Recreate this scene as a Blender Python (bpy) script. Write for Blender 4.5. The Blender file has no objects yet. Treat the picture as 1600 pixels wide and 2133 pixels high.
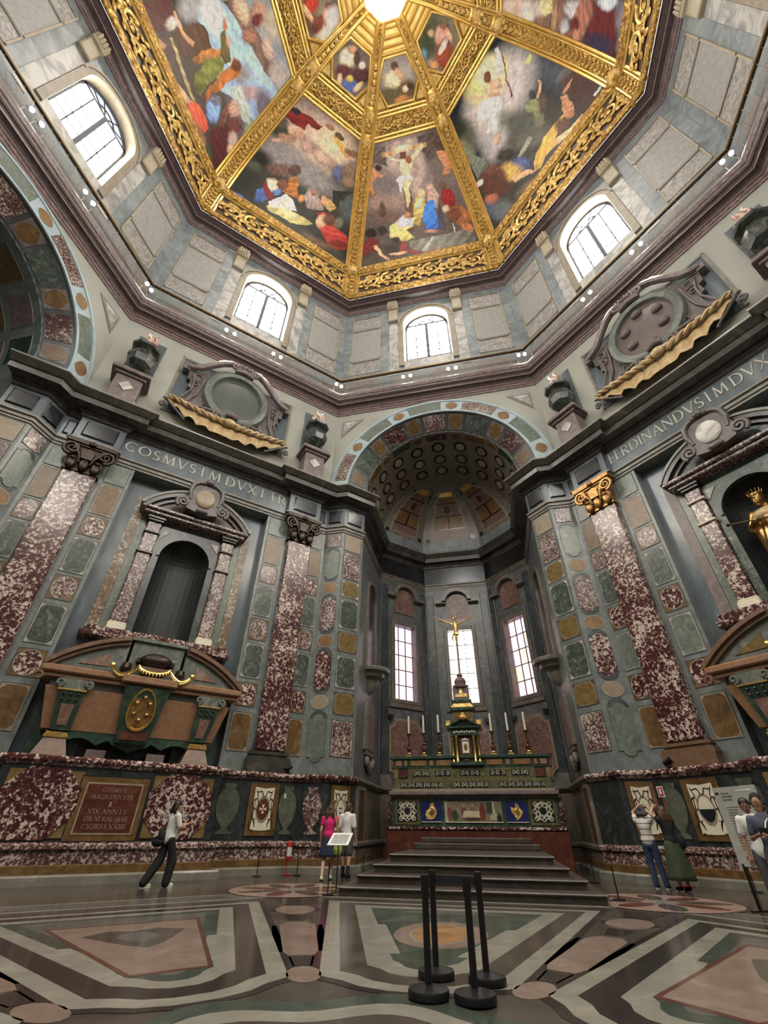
import bpy, bmesh, math, random
import numpy as np
from mathutils import Vector, Matrix

random.seed(7)
SC = bpy.context.scene
COL = SC.collection
R_ = math.radians

# ------------------------------------------------------------------ camera
cam_d = bpy.data.cameras.new('camera'); cam = bpy.data.objects.new('camera', cam_d); COL.objects.link(cam)
cam_d.sensor_fit = 'HORIZONTAL'; cam_d.sensor_width = 36.0; cam_d.lens = 910.47 * 36.0 / 1600.0
cam_d.clip_end = 500
_yaw, _pitch, _roll = R_(-12.436), R_(36.045), R_(0.515)
_f = Vector((math.sin(_yaw) * math.cos(_pitch), math.cos(_yaw) * math.cos(_pitch), math.sin(_pitch)))
_r = Vector((math.cos(_yaw), -math.sin(_yaw), 0)); _u = _r.cross(_f)
_r2 = _r * math.cos(_roll) + _u * math.sin(_roll); _u2 = _u * math.cos(_roll) - _r * math.sin(_roll)
CAMLOC = Vector((0.9346, -3.1109, 1.12))
cam.matrix_world = Matrix(((_r2.x, _u2.x, -_f.x, CAMLOC.x), (_r2.y, _u2.y, -_f.y, CAMLOC.y), (_r2.z, _u2.z, -_f.z, CAMLOC.z), (0, 0, 0, 1)))
SC.camera = cam

# ------------------------------------------------------------------ world, exposure
wd = bpy.data.worlds.new('overcast_sky'); SC.world = wd; wd.use_nodes = True
wd.node_tree.nodes['Background'].inputs[0].default_value = (0.93, 0.96, 1.0, 1)
wd.node_tree.nodes['Background'].inputs[1].default_value = 1.0
SC.view_settings.view_transform = 'Standard'; SC.view_settings.look = 'None'
SC.view_settings.gamma = 1.0; SC.view_settings.use_curve_mapping = False
SC.view_settings.exposure = EXPOSURE = 0.88
WINDOW_LIGHT = 17.0       # radiance of the daylit window panes
LANTERN_LIGHT = 60.0      # radiance of the lantern above the dome
LAMP_WATTS = 400.0        # each flood lamp on the gallery
SC.cycles.max_bounces = 4; SC.cycles.diffuse_bounces = 3; SC.cycles.glossy_bounces = 2; SC.cycles.transmission_bounces = 1
SC.cycles.caustics_reflective = False; SC.cycles.caustics_refractive = False
SC.cycles.adaptive_threshold = 0.03
# ------------------------------------------------------------------ materials
MATS = {}
def _nt(name):
    m = bpy.data.materials.new(name); m.use_nodes = True
    nt = m.node_tree; b = nt.nodes['Principled BSDF']; MATS[name] = m
    return m, nt, b
def _ramp(nt, stops):
    r = nt.nodes.new('ShaderNodeValToRGB'); e = r.color_ramp.elements
    while len(e) < len(stops): e.new(0.5)
    for i, (p, c) in enumerate(stops):
        e[i].position = p; e[i].color = (c[0], c[1], c[2], 1)
    return r
def _pos(nt, scale=(1, 1, 1), loc=(0, 0, 0)):
    g = nt.nodes.new('ShaderNodeNewGeometry'); mp = nt.nodes.new('ShaderNodeMapping')
    mp.inputs['Scale'].default_value = scale; mp.inputs['Location'].default_value = loc
    nt.links.new(g.outputs['Position'], mp.inputs['Vector']); return mp.outputs[0]
def _bump(nt, b, fac, strength, dist=0.02):
    bp = nt.nodes.new('ShaderNodeBump'); bp.inputs['Strength'].default_value = strength; bp.inputs['Distance'].default_value = dist
    nt.links.new(fac, bp.inputs['Height']); nt.links.new(bp.outputs[0], b.inputs['Normal'])
def marble(name, stops, scale=2.0, detail=6.0, dist=0.6, rough=0.3, kind='noise', metal=0.0, stretch=(1, 1, 1), bump=0.0, spec=0.5, big=None):
    m, nt, b = _nt(name)
    v = _pos(nt, stretch)
    if kind == 'noise':
        t = nt.nodes.new('ShaderNodeTexNoise'); t.inputs['Scale'].default_value = scale; t.inputs['Detail'].default_value = detail
        t.inputs['Distortion'].default_value = dist; t.inputs['Roughness'].default_value = 0.6; out = t.outputs[0]
    elif kind == 'vein':
        n = nt.nodes.new('ShaderNodeTexNoise'); n.inputs['Scale'].default_value = scale; n.inputs['Detail'].default_value = detail; n.inputs['Distortion'].default_value = dist
        s = nt.nodes.new('ShaderNodeMath'); s.operation = 'SUBTRACT'; s.inputs[1].default_value = 0.5; nt.links.new(n.outputs[0], s.inputs[0])
        a = nt.nodes.new('ShaderNodeMath'); a.operation = 'ABSOLUTE'; nt.links.new(s.outputs[0], a.inputs[0])
        mu = nt.nodes.new('ShaderNodeMath'); mu.operation = 'MULTIPLY'; mu.inputs[1].default_value = 3.5; nt.links.new(a.outputs[0], mu.inputs[0]); out = mu.outputs[0]
        nt.links.new(v, n.inputs['Vector']); t = None
    else:
        n = nt.nodes.new('ShaderNodeTexNoise'); n.inputs['Scale'].default_value = scale * 0.8; n.inputs['Detail'].default_value = 4
        nt.links.new(v, n.inputs['Vector'])
        mx = nt.nodes.new('ShaderNodeMixRGB'); mx.inputs[0].default_value = 0.12; nt.links.new(v, mx.inputs[1]); nt.links.new(n.outputs[1], mx.inputs[2])
        t = nt.nodes.new('ShaderNodeTexVoronoi'); t.inputs['Scale'].default_value = scale * 1.6; t.feature = 'F1'
        nt.links.new(mx.outputs[0], t.inputs['Vector'])
        sp = nt.nodes.new('ShaderNodeSeparateColor'); nt.links.new(t.outputs['Color'], sp.inputs[0]); out = sp.outputs[0]
    if kind == 'noise': nt.links.new(v, t.inputs['Vector'])
    if big:
        n2 = nt.nodes.new('ShaderNodeTexNoise'); n2.inputs['Scale'].default_value = big[0]; n2.inputs['Detail'].default_value = 3; nt.links.new(_pos(nt), n2.inputs['Vector'])
        ma = nt.nodes.new('ShaderNodeMath'); ma.operation = 'MULTIPLY_ADD'; ma.inputs[1].default_value = big[1]; nt.links.new(n2.outputs[0], ma.inputs[0])
        sb = nt.nodes.new('ShaderNodeMath'); sb.operation = 'SUBTRACT'; sb.inputs[1].default_value = big[1] * .5; nt.links.new(out, sb.inputs[0]); nt.links.new(sb.outputs[0], ma.inputs[2]); out = ma.outputs[0]
    r = _ramp(nt, stops); nt.links.new(out, r.inputs[0]); nt.links.new(r.outputs[0], b.inputs['Base Color'])
    b.inputs['Roughness'].default_value = rough; b.inputs['Metallic'].default_value = metal
    b.inputs['Specular IOR Level'].default_value = spec
    if bump: _bump(nt, b, out, bump)
    return m
def plain(name, c, rough=0.6, metal=0.0, var=0.12, scale=6.0, spec=0.4):
    lo = tuple(x * (1 - var) for x in c); hi = tuple(min(1, x * (1 + var)) for x in c)
    return marble(name, [(0.3, lo), (0.7, hi)], scale=scale, detail=3, dist=0.0, rough=rough, metal=metal, spec=spec)
def emit(name, c, s):
    m, nt, b = _nt(name)
    b.inputs['Base Color'].default_value = (0, 0, 0, 1); b.inputs['Emission Color'].default_value = (*c, 1); b.inputs['Emission Strength'].default_value = s
    return m
def gilt(name, hi, lo, scale, rough=0.33, bump=0.8, metal=0.62, edge=(0.25, 0.55)):
    m, nt, b = _nt(name); v = _pos(nt)
    t = nt.nodes.new('ShaderNodeTexVoronoi'); t.inputs['Scale'].default_value = scale; t.feature = 'SMOOTH_F1'; nt.links.new(v, t.inputs['Vector'])
    n = nt.nodes.new('ShaderNodeTexNoise'); n.inputs['Scale'].default_value = scale * 0.9; n.inputs['Detail'].default_value = 5; n.inputs['Distortion'].default_value = 1.5; nt.links.new(v, n.inputs['Vector'])
    ad = nt.nodes.new('ShaderNodeMath'); ad.operation = 'ADD'; nt.links.new(t.outputs[0], ad.inputs[0]); nt.links.new(n.outputs[0], ad.inputs[1])
    su = nt.nodes.new('ShaderNodeMath'); su.operation = 'MULTIPLY'; su.inputs[1].default_value = 0.5; nt.links.new(ad.outputs[0], su.inputs[0])
    r = _ramp(nt, [(edge[0], hi), (edge[1], lo)]); nt.links.new(su.outputs[0], r.inputs[0]); nt.links.new(r.outputs[0], b.inputs['Base Color'])
    b.inputs['Roughness'].default_value = rough; b.inputs['Metallic'].default_value = metal
    inv = nt.nodes.new('ShaderNodeMath'); inv.operation = 'SUBTRACT'; inv.inputs[0].default_value = 1.0; nt.links.new(su.outputs[0], inv.inputs[1])
    _bump(nt, b, inv.outputs[0], bump, 0.12); return m
def painted(name, rough=0.55, grain=0.25, scale=4.0):
    m, nt, b = _nt(name)
    a = nt.nodes.new('ShaderNodeVertexColor'); a.layer_name = 'paint'
    n = nt.nodes.new('ShaderNodeTexNoise'); n.inputs['Scale'].default_value = scale; n.inputs['Detail'].default_value = 5; n.inputs['Distortion'].default_value = 0.8
    nt.links.new(_pos(nt), n.inputs['Vector'])
    r = _ramp(nt, [(0.25, (1 - grain,) * 3), (0.75, (1 + grain * 0.6,) * 3)]); nt.links.new(n.outputs[0], r.inputs[0])
    x = nt.nodes.new('ShaderNodeMixRGB'); x.blend_type = 'MULTIPLY'; x.inputs[0].default_value = 1.0
    nt.links.new(a.outputs[0], x.inputs[1]); nt.links.new(r.outputs[0], x.inputs[2]); nt.links.new(x.outputs[0], b.inputs['Base Color'])
    b.inputs['Roughness'].default_value = rough; b.inputs['Specular IOR Level'].default_value = 0.25
    return m

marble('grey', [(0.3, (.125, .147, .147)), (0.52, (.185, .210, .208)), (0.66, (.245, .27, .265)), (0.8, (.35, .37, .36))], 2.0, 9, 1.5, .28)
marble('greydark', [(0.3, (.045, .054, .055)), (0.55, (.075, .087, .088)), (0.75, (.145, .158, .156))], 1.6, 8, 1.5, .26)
marble('dado', [(0.35, (.018, .022, .023)), (0.55, (.034, .040, .041)), (0.70, (.062, .070, .070)), (0.82, (.16, .17, .165))], 2.2, 7, 1.8, .24)
marble('vasegreen', [(0.3, (.060, .072, .052)), (0.52, (.105, .120, .090)), (0.7, (.16, .175, .135))], 3.5, 8, 1.3, .3)
marble('ochrebreccia', [(0.34, (.085, .050, .026)), (0.46, (.155, .100, .052)), (0.54, (.235, .175, .115)), (0.60, (.42, .375, .32)), (0.72, (.52, .48, .42))], 6.0, 8, 1.2, .3, big=(1.0, .3))
marble('mauvehighlight', [(0.3, (.26, .195, .185)), (0.55, (.36, .28, .265)), (0.75, (.50, .42, .40))], 5.0, 7, .8, .32, stretch=(1, 1, 2.4))  # pale mauve for the highlight lines painted along the cornices
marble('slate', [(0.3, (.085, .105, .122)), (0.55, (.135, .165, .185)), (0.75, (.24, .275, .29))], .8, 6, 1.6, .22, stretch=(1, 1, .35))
marble('bluegrey', [(0.3, (.155, .18, .192)), (0.48, (.245, .275, .286)), (0.62, (.33, .362, .37)), (0.76, (.47, .50, .505))], .8, 8, 1.8, .40)
marble('bluegreyb', [(0.3, (.215, .245, .258)), (0.5, (.31, .345, .355)), (0.72, (.46, .49, .495))], 1.0, 8, 1.8, .40)
marble('archblue', [(0.3, (.33, .42, .46)), (0.55, (.43, .53, .57)), (0.75, (.55, .63, .66))], 1.2, 5, .8, .4)
marble('attic', [(0.25, (.32, .325, .275)), (0.55, (.395, .395, .34)), (0.8, (.44, .435, .38))], .45, 5, .6, .6)
marble('green', [(0.30, (.022, .034, .028)), (0.45, (.052, .070, .058)), (0.56, (.092, .115, .095)), (0.66, (.19, .215, .18)), (0.76, (.38, .40, .345))], 4.2, 9, 1.6, .28, big=(1.0, .16))
marble('greenlight', [(0.28, (.095, .122, .102)), (0.5, (.155, .188, .156)), (0.66, (.22, .255, .215)), (0.8, (.34, .37, .32))], 3.4, 9, 1.5, .28)
marble('greendark', [(0.3, (.018, .040, .030)), (0.55, (.035, .068, .05)), (0.75, (.10, .14, .10))], 2.5, 7, 1.2, .25)
marble('brown', [(0.25, (.085, .045, .014)), (0.5, (.150, .085, .030)), (0.75, (.245, .160, .075))], 2.6, 8, 1.6, .3)
marble('brownpale', [(0.25, (.25, .19, .125)), (0.55, (.34, .27, .19)), (0.8, (.44, .36, .27))], 2.4, 7, 1.5, .35)
marble('ochre', [(0.25, (.105, .068, .018)), (0.5, (.185, .128, .042)), (0.75, (.29, .215, .095))], 3.0, 8, 1.5, .3)
marble('orange', [(0.25, (.155, .075, .025)), (0.5, (.245, .130, .050)), (0.75, (.34, .215, .110))], 3.0, 8, 1.2, .35)
marble('breccia', [(0.38, (.042, .010, .011)), (0.485, (.078, .020, .020)), (0.53, (.17, .066, .058)), (0.56, (.52, .44, .385)), (0.72, (.68, .61, .54))], 9.5, 6, .8, .22, spec=.6, big=(1.1, .32))
marble('brecciafine', [(0.38, (.070, .030, .029)), (0.48, (.118, .058, .055)), (0.53, (.23, .155, .14)), (0.57, (.50, .44, .395)), (0.72, (.62, .57, .51))], 14.0, 6, .7, .26, spec=.6, big=(1.4, .28))
marble('brecciadark', [(0.36, (.028, .009, .010)), (0.50, (.060, .020, .018)), (0.56, (.13, .06, .05)), (0.62, (.36, .30, .26))], 9.0, 6, .8, .25, big=(1.2, .25))
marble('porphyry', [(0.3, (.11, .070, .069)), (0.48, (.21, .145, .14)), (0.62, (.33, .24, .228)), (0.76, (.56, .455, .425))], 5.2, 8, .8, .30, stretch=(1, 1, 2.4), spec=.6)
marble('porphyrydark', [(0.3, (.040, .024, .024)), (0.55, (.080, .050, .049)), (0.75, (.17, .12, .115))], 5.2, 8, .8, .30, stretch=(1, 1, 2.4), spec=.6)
marble('mauve', [(0.3, (.13, .095, .092)), (0.55, (.20, .155, .15)), (0.75, (.31, .26, .25))], 3.2, 6, 1.0, .35)
marble('redstone', [(0.3, (.062, .016, .010)), (0.55, (.110, .032, .020)), (0.75, (.20, .078, .05))], 4.0, 7, .9, .28)
marble('salmon', [(0.3, (.24, .125, .065)), (0.55, (.31, .17, .095)), (0.75, (.37, .225, .14))], 9.0, 5, .4, .38)
marble('salmondark', [(0.3, (.13, .075, .045)), (0.55, (.19, .11, .07)), (0.75, (.25, .16, .11))], 6.0, 5, .4, .35)
marble('pinkbreccia', [(0.3, (.155, .082, .062)), (0.5, (.24, .138, .108)), (0.62, (.33, .225, .185)), (0.72, (.46, .37, .32))], 4.5, 8, 1.4, .33, big=(1.2, .2))
marble('black', [(0.3, (.012, .013, .015)), (0.65, (.022, .023, .026)), (0.8, (.06, .06, .062))], 1.5, 6, 1.0, .18, spec=.6)
marble('cornicedark', [(0.3, (.036, .032, .027)), (0.55, (.062, .056, .048)), (0.75, (.12, .11, .096))], 2.0, 6, .8, .25, spec=.6)
marble('cornicelight', [(0.3, (.17, .16, .135)), (0.55, (.235, .22, .19)), (0.75, (.33, .315, .275))], 2.0, 6, .8, .3)
marble('apsegrey', [(0.3, (.085, .092, .093)), (0.52, (.145, .153, .151)), (0.66, (.225, .235, .23)), (0.80, (.42, .43, .415))], 1.3, 9, 2.4, .3)
marble('apsebrown', [(0.3, (.125, .104, .083)), (0.55, (.20, .17, .138)), (0.75, (.30, .265, .22))], 2.0, 8, 1.6, .35)
marble('cream', [(0.3, (.42, .35, .24)), (0.55, (.52, .44, .31)), (0.75, (.60, .53, .40))], 1.6, 5, .8, .5)
marble('framestone', [(0.3, (.29, .235, .16)), (0.55, (.36, .30, .215)), (0.75, (.44, .38, .29))], 1.6, 5, .8, .45)
marble('whitevein', [(0.36, (.30, .285, .27)), (0.47, (.42, .41, .38)), (0.53, (.58, .56, .51)), (0.7, (.66, .645, .58))], .9, 6, 1.6, .42)
marble('palepanel', [(0.3, (.33, .32, .30)), (0.5, (.40, .392, .37)), (0.7, (.48, .475, .45))], 5.0, 8, .6, .45)
marble('palebreccia', [(0.35, (.26, .24, .22)), (0.5, (.385, .36, .335)), (0.62, (.56, .535, .495))], 4.0, 8, 1.3, .42)
marble('gallerytile', [(0.2, (.27, .23, .205)), (0.45, (.30, .30, .295)), (0.6, (.33, .285, .255)), (0.8, (.25, .275, .28))], .9, 1, 0, .5, kind='voronoi')
marble('whitestone', [(0.3, (.70, .64, .50)), (0.7, (.86, .81, .66))], 3.0, 4, .5, .4)
marble('urnstone', [(0.35, (.016, .020, .017)), (0.55, (.040, .046, .040)), (0.66, (.12, .125, .105)), (0.8, (.40, .39, .33))], 2.6, 7, 1.3, .22)
marble('flamestone', [(0.3, (.35, .19, .14)), (0.55, (.48, .30, .235)), (0.75, (.62, .46, .38))], 4.0, 5, .6, .45)
marble('armsgrey', [(0.3, (.085, .072, .072)), (0.55, (.15, .13, .128)), (0.75, (.25, .22, .21))], 2.6, 7, 1.0, .36)
marble('armsgreen', [(0.3, (.09, .105, .09)), (0.55, (.16, .18, .155)), (0.75, (.30, .32, .28))], 3.2, 7, 1.2, .36)
marble('armsoval', [(0.3, (.060, .070, .066)), (0.6, (.085, .096, .09)), (0.8, (.12, .13, .122))], 1.0, 5, .8, .4)
marble('armsovalred', [(0.3, (.115, .083, .08)), (0.6, (.155, .118, .112)), (0.8, (.21, .17, .16))], 1.4, 5, .8, .42)
marble('drape', [(0.3, (.40, .26, .12)), (0.55, (.56, .41, .22)), (0.75, (.70, .57, .36))], 2.4, 5, .8, .4)
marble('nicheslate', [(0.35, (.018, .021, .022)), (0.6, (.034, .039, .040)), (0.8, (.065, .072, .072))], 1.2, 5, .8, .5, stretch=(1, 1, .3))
plain('steprun', (.075, .062, .052), .45)
marble('stepstone', [(0.3, (.040, .031, .026)), (0.55, (.064, .051, .043)), (0.75, (.105, .087, .075))], 3.5, 7, .8, .33)
marble('floordark', [(0.3, (.040, .034, .028)), (0.55, (.072, .062, .051)), (0.75, (.110, .098, .082))], 1.2, 7, .8, .17, spec=.55)
marble('floorpale', [(0.3, (.185, .178, .148)), (0.55, (.24, .23, .195)), (0.75, (.31, .30, .258))], 2.2, 6, .8, .19, spec=.45)
marble('floorblack', [(0.3, (.022, .018, .017)), (0.6, (.036, .030, .028)), (0.8, (.062, .053, .05))], 1.6, 6, .8, .16, spec=.55)
marble('floorgreen', [(0.3, (.030, .043, .034)), (0.55, (.055, .071, .057)), (0.75, (.10, .12, .098))], 1.6, 8, 1.4, .16, spec=.55)
marble('floorpink', [(0.3, (.165, .120, .098)), (0.55, (.215, .160, .132)), (0.75, (.275, .215, .182))], 2.2, 6, .8, .20, spec=.45)
marble('floordisc', [(0.3, (.25, .165, .135)), (0.55, (.32, .22, .185)), (0.75, (.40, .30, .26))], 2.2, 6, .8, .24, spec=.35)
marble('floorred', [(0.3, (.085, .030, .025)), (0.6, (.115, .046, .038)), (0.8, (.16, .075, .062))], 1.6, 6, .8, .18, spec=.55)
marble('floorgrey', [(0.3, (.080, .079, .069)), (0.55, (.112, .110, .096)), (0.75, (.15, .147, .130))], 2.0, 7, .8, .18, spec=.55)
gilt('gold', (1.0, .72, .22), (.34, .175, .03), 6.0, .30, 1.0, edge=(.28, .50))
gilt('goldsmooth', (1.0, .74, .27), (.88, .56, .14), 2.0, .32, .15)
gilt('goldleaf', (1.0, .78, .33), (.70, .42, .11), 6.0, .34, .5)
marble('goldground', [(0.3, (.090, .055, .040)), (0.6, (.14, .090, .066)), (0.8, (.20, .14, .10))], 2.0, 5, .6, .5)
marble('olive', [(0.3, (.060, .060, .028)), (0.52, (.115, .110, .052)), (0.68, (.20, .185, .09)), (0.8, (.34, .32, .19))], 5.0, 8, 1.2, .28)
plain('goldmetal', (.85, .58, .20), .28, 1.0, .2)
plain('brass', (.62, .45, .17), .32, 1.0, .2)
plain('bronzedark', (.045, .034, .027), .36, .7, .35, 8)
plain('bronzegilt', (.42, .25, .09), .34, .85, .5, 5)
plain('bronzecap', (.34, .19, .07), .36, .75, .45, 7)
plain('iron', (.022, .022, .024), .5, .6)
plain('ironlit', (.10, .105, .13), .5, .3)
plain('blackplastic', (.010, .010, .011), .38, 0)
plain('belt', (.016, .018, .028), .7)
plain('redpaint', (.42, .018, .022), .35)
plain('whiteplastic', (.68, .68, .66), .5)
plain('panelboard', (.40, .41, .38), .5)
plain('printgrey', (.14, .145, .145), .6)
plain('wax', (.80, .76, .63), .5)
plain('letterpale', (.60, .57, .47), .45)
plain('letterdim', (.36, .25, .185), .5)
plain('azure', (.016, .022, .125), .3, 0, .3)
plain('joint', (.055, .065, .066), .6)
plain('jointlight', (.42, .42, .37), .5)
plain('woodbrown', (.11, .062, .032), .5, 0, .3)
emit('daylight', (1.0, .985, .96), WINDOW_LIGHT)
emit('lanternlight', (1.0, .97, .92), LANTERN_LIGHT)
emit('daylightpink', (1.0, .70, .74), .80)
emit('daylightamber', (1.0, .74, .58), .80)
emit('daylightlilac', (.90, .70, .90), .80)
emit('daylightsoft', (1.0, .95, .90), 2.2)
emit('daylightblue', (.72, .83, 1.0), 1.1)
emit('lampglow', (1.0, .93, .82), 60.0)
painted('fresco', .5, .30, 3.2)
painted('pietradura', .3, .20, 9.0)

# ------------------------------------------------------------------ mesh building
class MB:
    def __init__(self): self.v = []; self.f = []
    def add(self, vs, fs):
        o = len(self.v); self.v += [tuple(p) for p in vs]; self.f += [tuple(i + o for i in q) for q in fs]; return self
    def box(self, x0, x1, y0, y1, z0, z1):
        return self.add([(x0, y0, z0), (x1, y0, z0), (x1, y1, z0), (x0, y1, z0), (x0, y0, z1), (x1, y0, z1), (x1, y1, z1), (x0, y1, z1)],
                        [(0, 3, 2, 1), (4, 5, 6, 7), (0, 1, 5, 4), (1, 2, 6, 5), (2, 3, 7, 6), (3, 0, 4, 7)])
    def bbox(self, x0, x1, y0, y1, z0, z1, b):           # box with its front edges bevelled (front is -y)
        self.add([(x0, y1, z0), (x1, y1, z0), (x1, y1, z1), (x0, y1, z1), (x0, y0 + b, z0), (x1, y0 + b, z0), (x1, y0 + b, z1), (x0, y0 + b, z1),
                  (x0 + b, y0, z0 + b), (x1 - b, y0, z0 + b), (x1 - b, y0, z1 - b), (x0 + b, y0, z1 - b)],
                 [(0, 1, 2, 3), (0, 4, 5, 1), (1, 5, 6, 2), (2, 6, 7, 3), (3, 7, 4, 0), (4, 8, 9, 5), (5, 9, 10, 6), (6, 10, 11, 7), (7, 11, 8, 4), (8, 11, 10, 9)])
        return self
    def prism(self, poly, y0, y1):                        # poly in (x, z), y0 front
        n = len(poly)
        self.add([(x, y0, z) for x, z in poly] + [(x, y1, z) for x, z in poly],
                 [tuple(range(n)), tuple(range(2 * n - 1, n - 1, -1))] + [(i, (i + 1) % n, n + (i + 1) % n, n + i) for i in range(n)])
        return self
    def hprism(self, poly, z0, z1):                       # poly in (x, y)
        n = len(poly)
        self.add([(x, y, z0) for x, y in poly] + [(x, y, z1) for x, y in poly],
                 [tuple(range(n - 1, -1, -1)), tuple(range(n, 2 * n))] + [(i, (i + 1) % n, n + (i + 1) % n, n + i) for i in range(n)])
        return self
    def lathe(self, prof, c=(0, 0, 0), n=16, a0=0.0, a1=360.0, sx=1.0, sy=1.0):
        full = abs(a1 - a0 - 360) < 1e-6; m = n if full else n + 1; vs = []
        for r, z in prof:
            for i in range(m):
                a = R_(a0 + (a1 - a0) * i / n); vs.append((c[0] + r * sx * math.cos(a), c[1] + r * sy * math.sin(a), c[2] + z))
        fs = []
        for k in range(len(prof) - 1):
            for i in range(m if full else n):
                j = (i + 1) % m; fs.append((k * m + i, k * m + j, (k + 1) * m + j, (k + 1) * m + i))
        if full:
            if prof[0][0] > 1e-4: fs.append(tuple(range(m - 1, -1, -1)))
            if prof[-1][0] > 1e-4: fs.append(tuple((len(prof) - 1) * m + i for i in range(m)))
        return self.add(vs, fs)
    def tube(self, pts, r, n=8, closed=False, flat=1.0):
        P = [Vector(p) for p in pts]; k = len(P); rr = r if isinstance(r, (list, tuple)) else [r] * k
        vs = []; up = None
        for i in range(k):
            a = P[i - 1] if (i > 0 or closed) else P[i]; b = P[(i + 1) % k] if (i < k - 1 or closed) else P[i]
            t = (b - a); t = t.normalized() if t.length > 1e-9 else Vector((0, 0, 1))
            if up is None:
                up = Vector((0, -1, 0)) if abs(t.y) < 0.9 else Vector((0, 0, 1))
            s = t.cross(up); s = s.normalized() if s.length > 1e-6 else Vector((1, 0, 0)); up = s.cross(t).normalized()
            for j in range(n):
                q = 2 * math.pi * j / n; vs.append(P[i] + s * math.cos(q) * rr[i] + up * math.sin(q) * rr[i] * flat)
        fs = []
        for i in range(k if closed else k - 1):
            for j in range(n):
                a = i * n + j; b = i * n + (j + 1) % n; c = ((i + 1) % k) * n + (j + 1) % n; d = ((i + 1) % k) * n + j; fs.append((a, b, c, d))
        if not closed: fs += [tuple(range(n - 1, -1, -1)), tuple((k - 1) * n + j for j in range(n))]
        return self.add(vs, fs)
    def ellipsoid(self, c, r, nu=12, nv=8, rot=0.0):
        vs = []; ca, sa = math.cos(rot), math.sin(rot)
        for i in range(nv + 1):
            t = math.pi * i / nv
            for j in range(nu):
                p = 2 * math.pi * j / nu; x = r[0] * math.sin(t) * math.cos(p); y = r[1] * math.sin(t) * math.sin(p); z = r[2] * math.cos(t)
                vs.append((c[0] + x * ca + z * sa, c[1] + y, c[2] - x * sa + z * ca))
        fs = [(i * nu + j, i * nu + (j + 1) % nu, (i + 1) * nu + (j + 1) % nu, (i + 1) * nu + j) for i in range(nv) for j in range(nu)]
        return self.add(vs, fs)
    def arcband(self, cx, cz, r0, r1, a0, a1, n, y0, y1):  # ring sector in the xz plane
        vs = []
        for i in range(n + 1):
            a = R_(a0 + (a1 - a0) * i / n); c, s = math.cos(a), math.sin(a)
            vs += [(cx + r0 * c, y0, cz + r0 * s), (cx + r1 * c, y0, cz + r1 * s), (cx + r1 * c, y1, cz + r1 * s), (cx + r0 * c, y1, cz + r0 * s)]
        fs = []
        for i in range(n):
            a, b = 4 * i, 4 * i + 4
            fs += [(a, a + 1, b + 1, b), (a + 1, a + 2, b + 2, b + 1), (a + 2, a + 3, b + 3, b + 2), (a + 3, a, b, b + 3)]
        fs += [(3, 2, 1, 0), (4 * n, 4 * n + 1, 4 * n + 2, 4 * n + 3)]
        return self.add(vs, fs)
    def xform(self, M):
        self.v = [tuple(M @ Vector(p)) for p in self.v]; return self
    def build(self, name, mat, parent=None, smooth=False, M=None, recalc=True):
        return obj(name, self.v, self.f, mat, parent, smooth, M, recalc)

def mesh(name, vs, fs, mat, smooth=False, recalc=True):
    me = bpy.data.meshes.new(name); me.from_pydata([tuple(p) for p in vs], [], [tuple(f) for f in fs])
    if recalc:
        bm = bmesh.new(); bm.from_mesh(me); bmesh.ops.remove_doubles(bm, verts=bm.verts, dist=1e-5)
        bmesh.ops.recalc_face_normals(bm, faces=bm.faces); bm.to_mesh(me); bm.free()
    if smooth:
        me.shade_smooth()
        try: me.set_sharp_from_angle(angle=R_(38))
        except Exception: pass
    me.materials.append(MATS[mat]); return me
def link(name, data, parent=None, M=None):
    o = bpy.data.objects.new(name, data); COL.objects.link(o)
    if parent: o.parent = parent
    if M is not None: o.matrix_local = M
    return o
def obj(name, vs, fs, mat, parent=None, smooth=False, M=None, recalc=True):
    return link(name, mesh(name, vs, fs, mat, smooth, recalc), parent, M)
def tag(o, label=None, cat=None, group=None, kind=None):
    if label: o['label'] = label
    if cat: o['category'] = cat
    if group: o['group'] = group
    if kind: o['kind'] = kind
    return o
def thing(name, label, cat, M=None, group=None):
    o = link(name, None, None, M); o.empty_display_size = .1
    return tag(o, label, cat, group)
def struct(o, label=None):
    o['kind'] = 'structure'
    if label: o['label'] = label
    return o

# ------------------------------------------------------------------ the plan: a regular octagon, altar towards +Y
AP = 14.0; T8 = math.tan(R_(22.5)); HALF = AP * T8
def faceM(az, d=0.0):
    a = R_(az); n = Vector((math.sin(a), math.cos(a), 0)); e = Vector((math.cos(a), -math.sin(a), 0)); p = n * (AP - d)
    return Matrix(((e.x, n.x, 0, p.x), (e.y, n.y, 0, p.y), (0, 0, 1, 0), (0, 0, 0, 1)))
def fp(az, s, d=0.0):
    a = R_(az); return (math.sin(a) * (AP - d) + math.cos(a) * s, math.cos(a) * (AP - d) - math.sin(a) * s)
SIDE = {0: 'front', -45: 'front_left', -90: 'left', 45: 'front_right', 90: 'right', 135: 'back_right', 180: 'back', -135: 'back_left'}
ALLAZ = [-135, -90, -45, 0, 45, 90, 135, 180]

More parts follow.
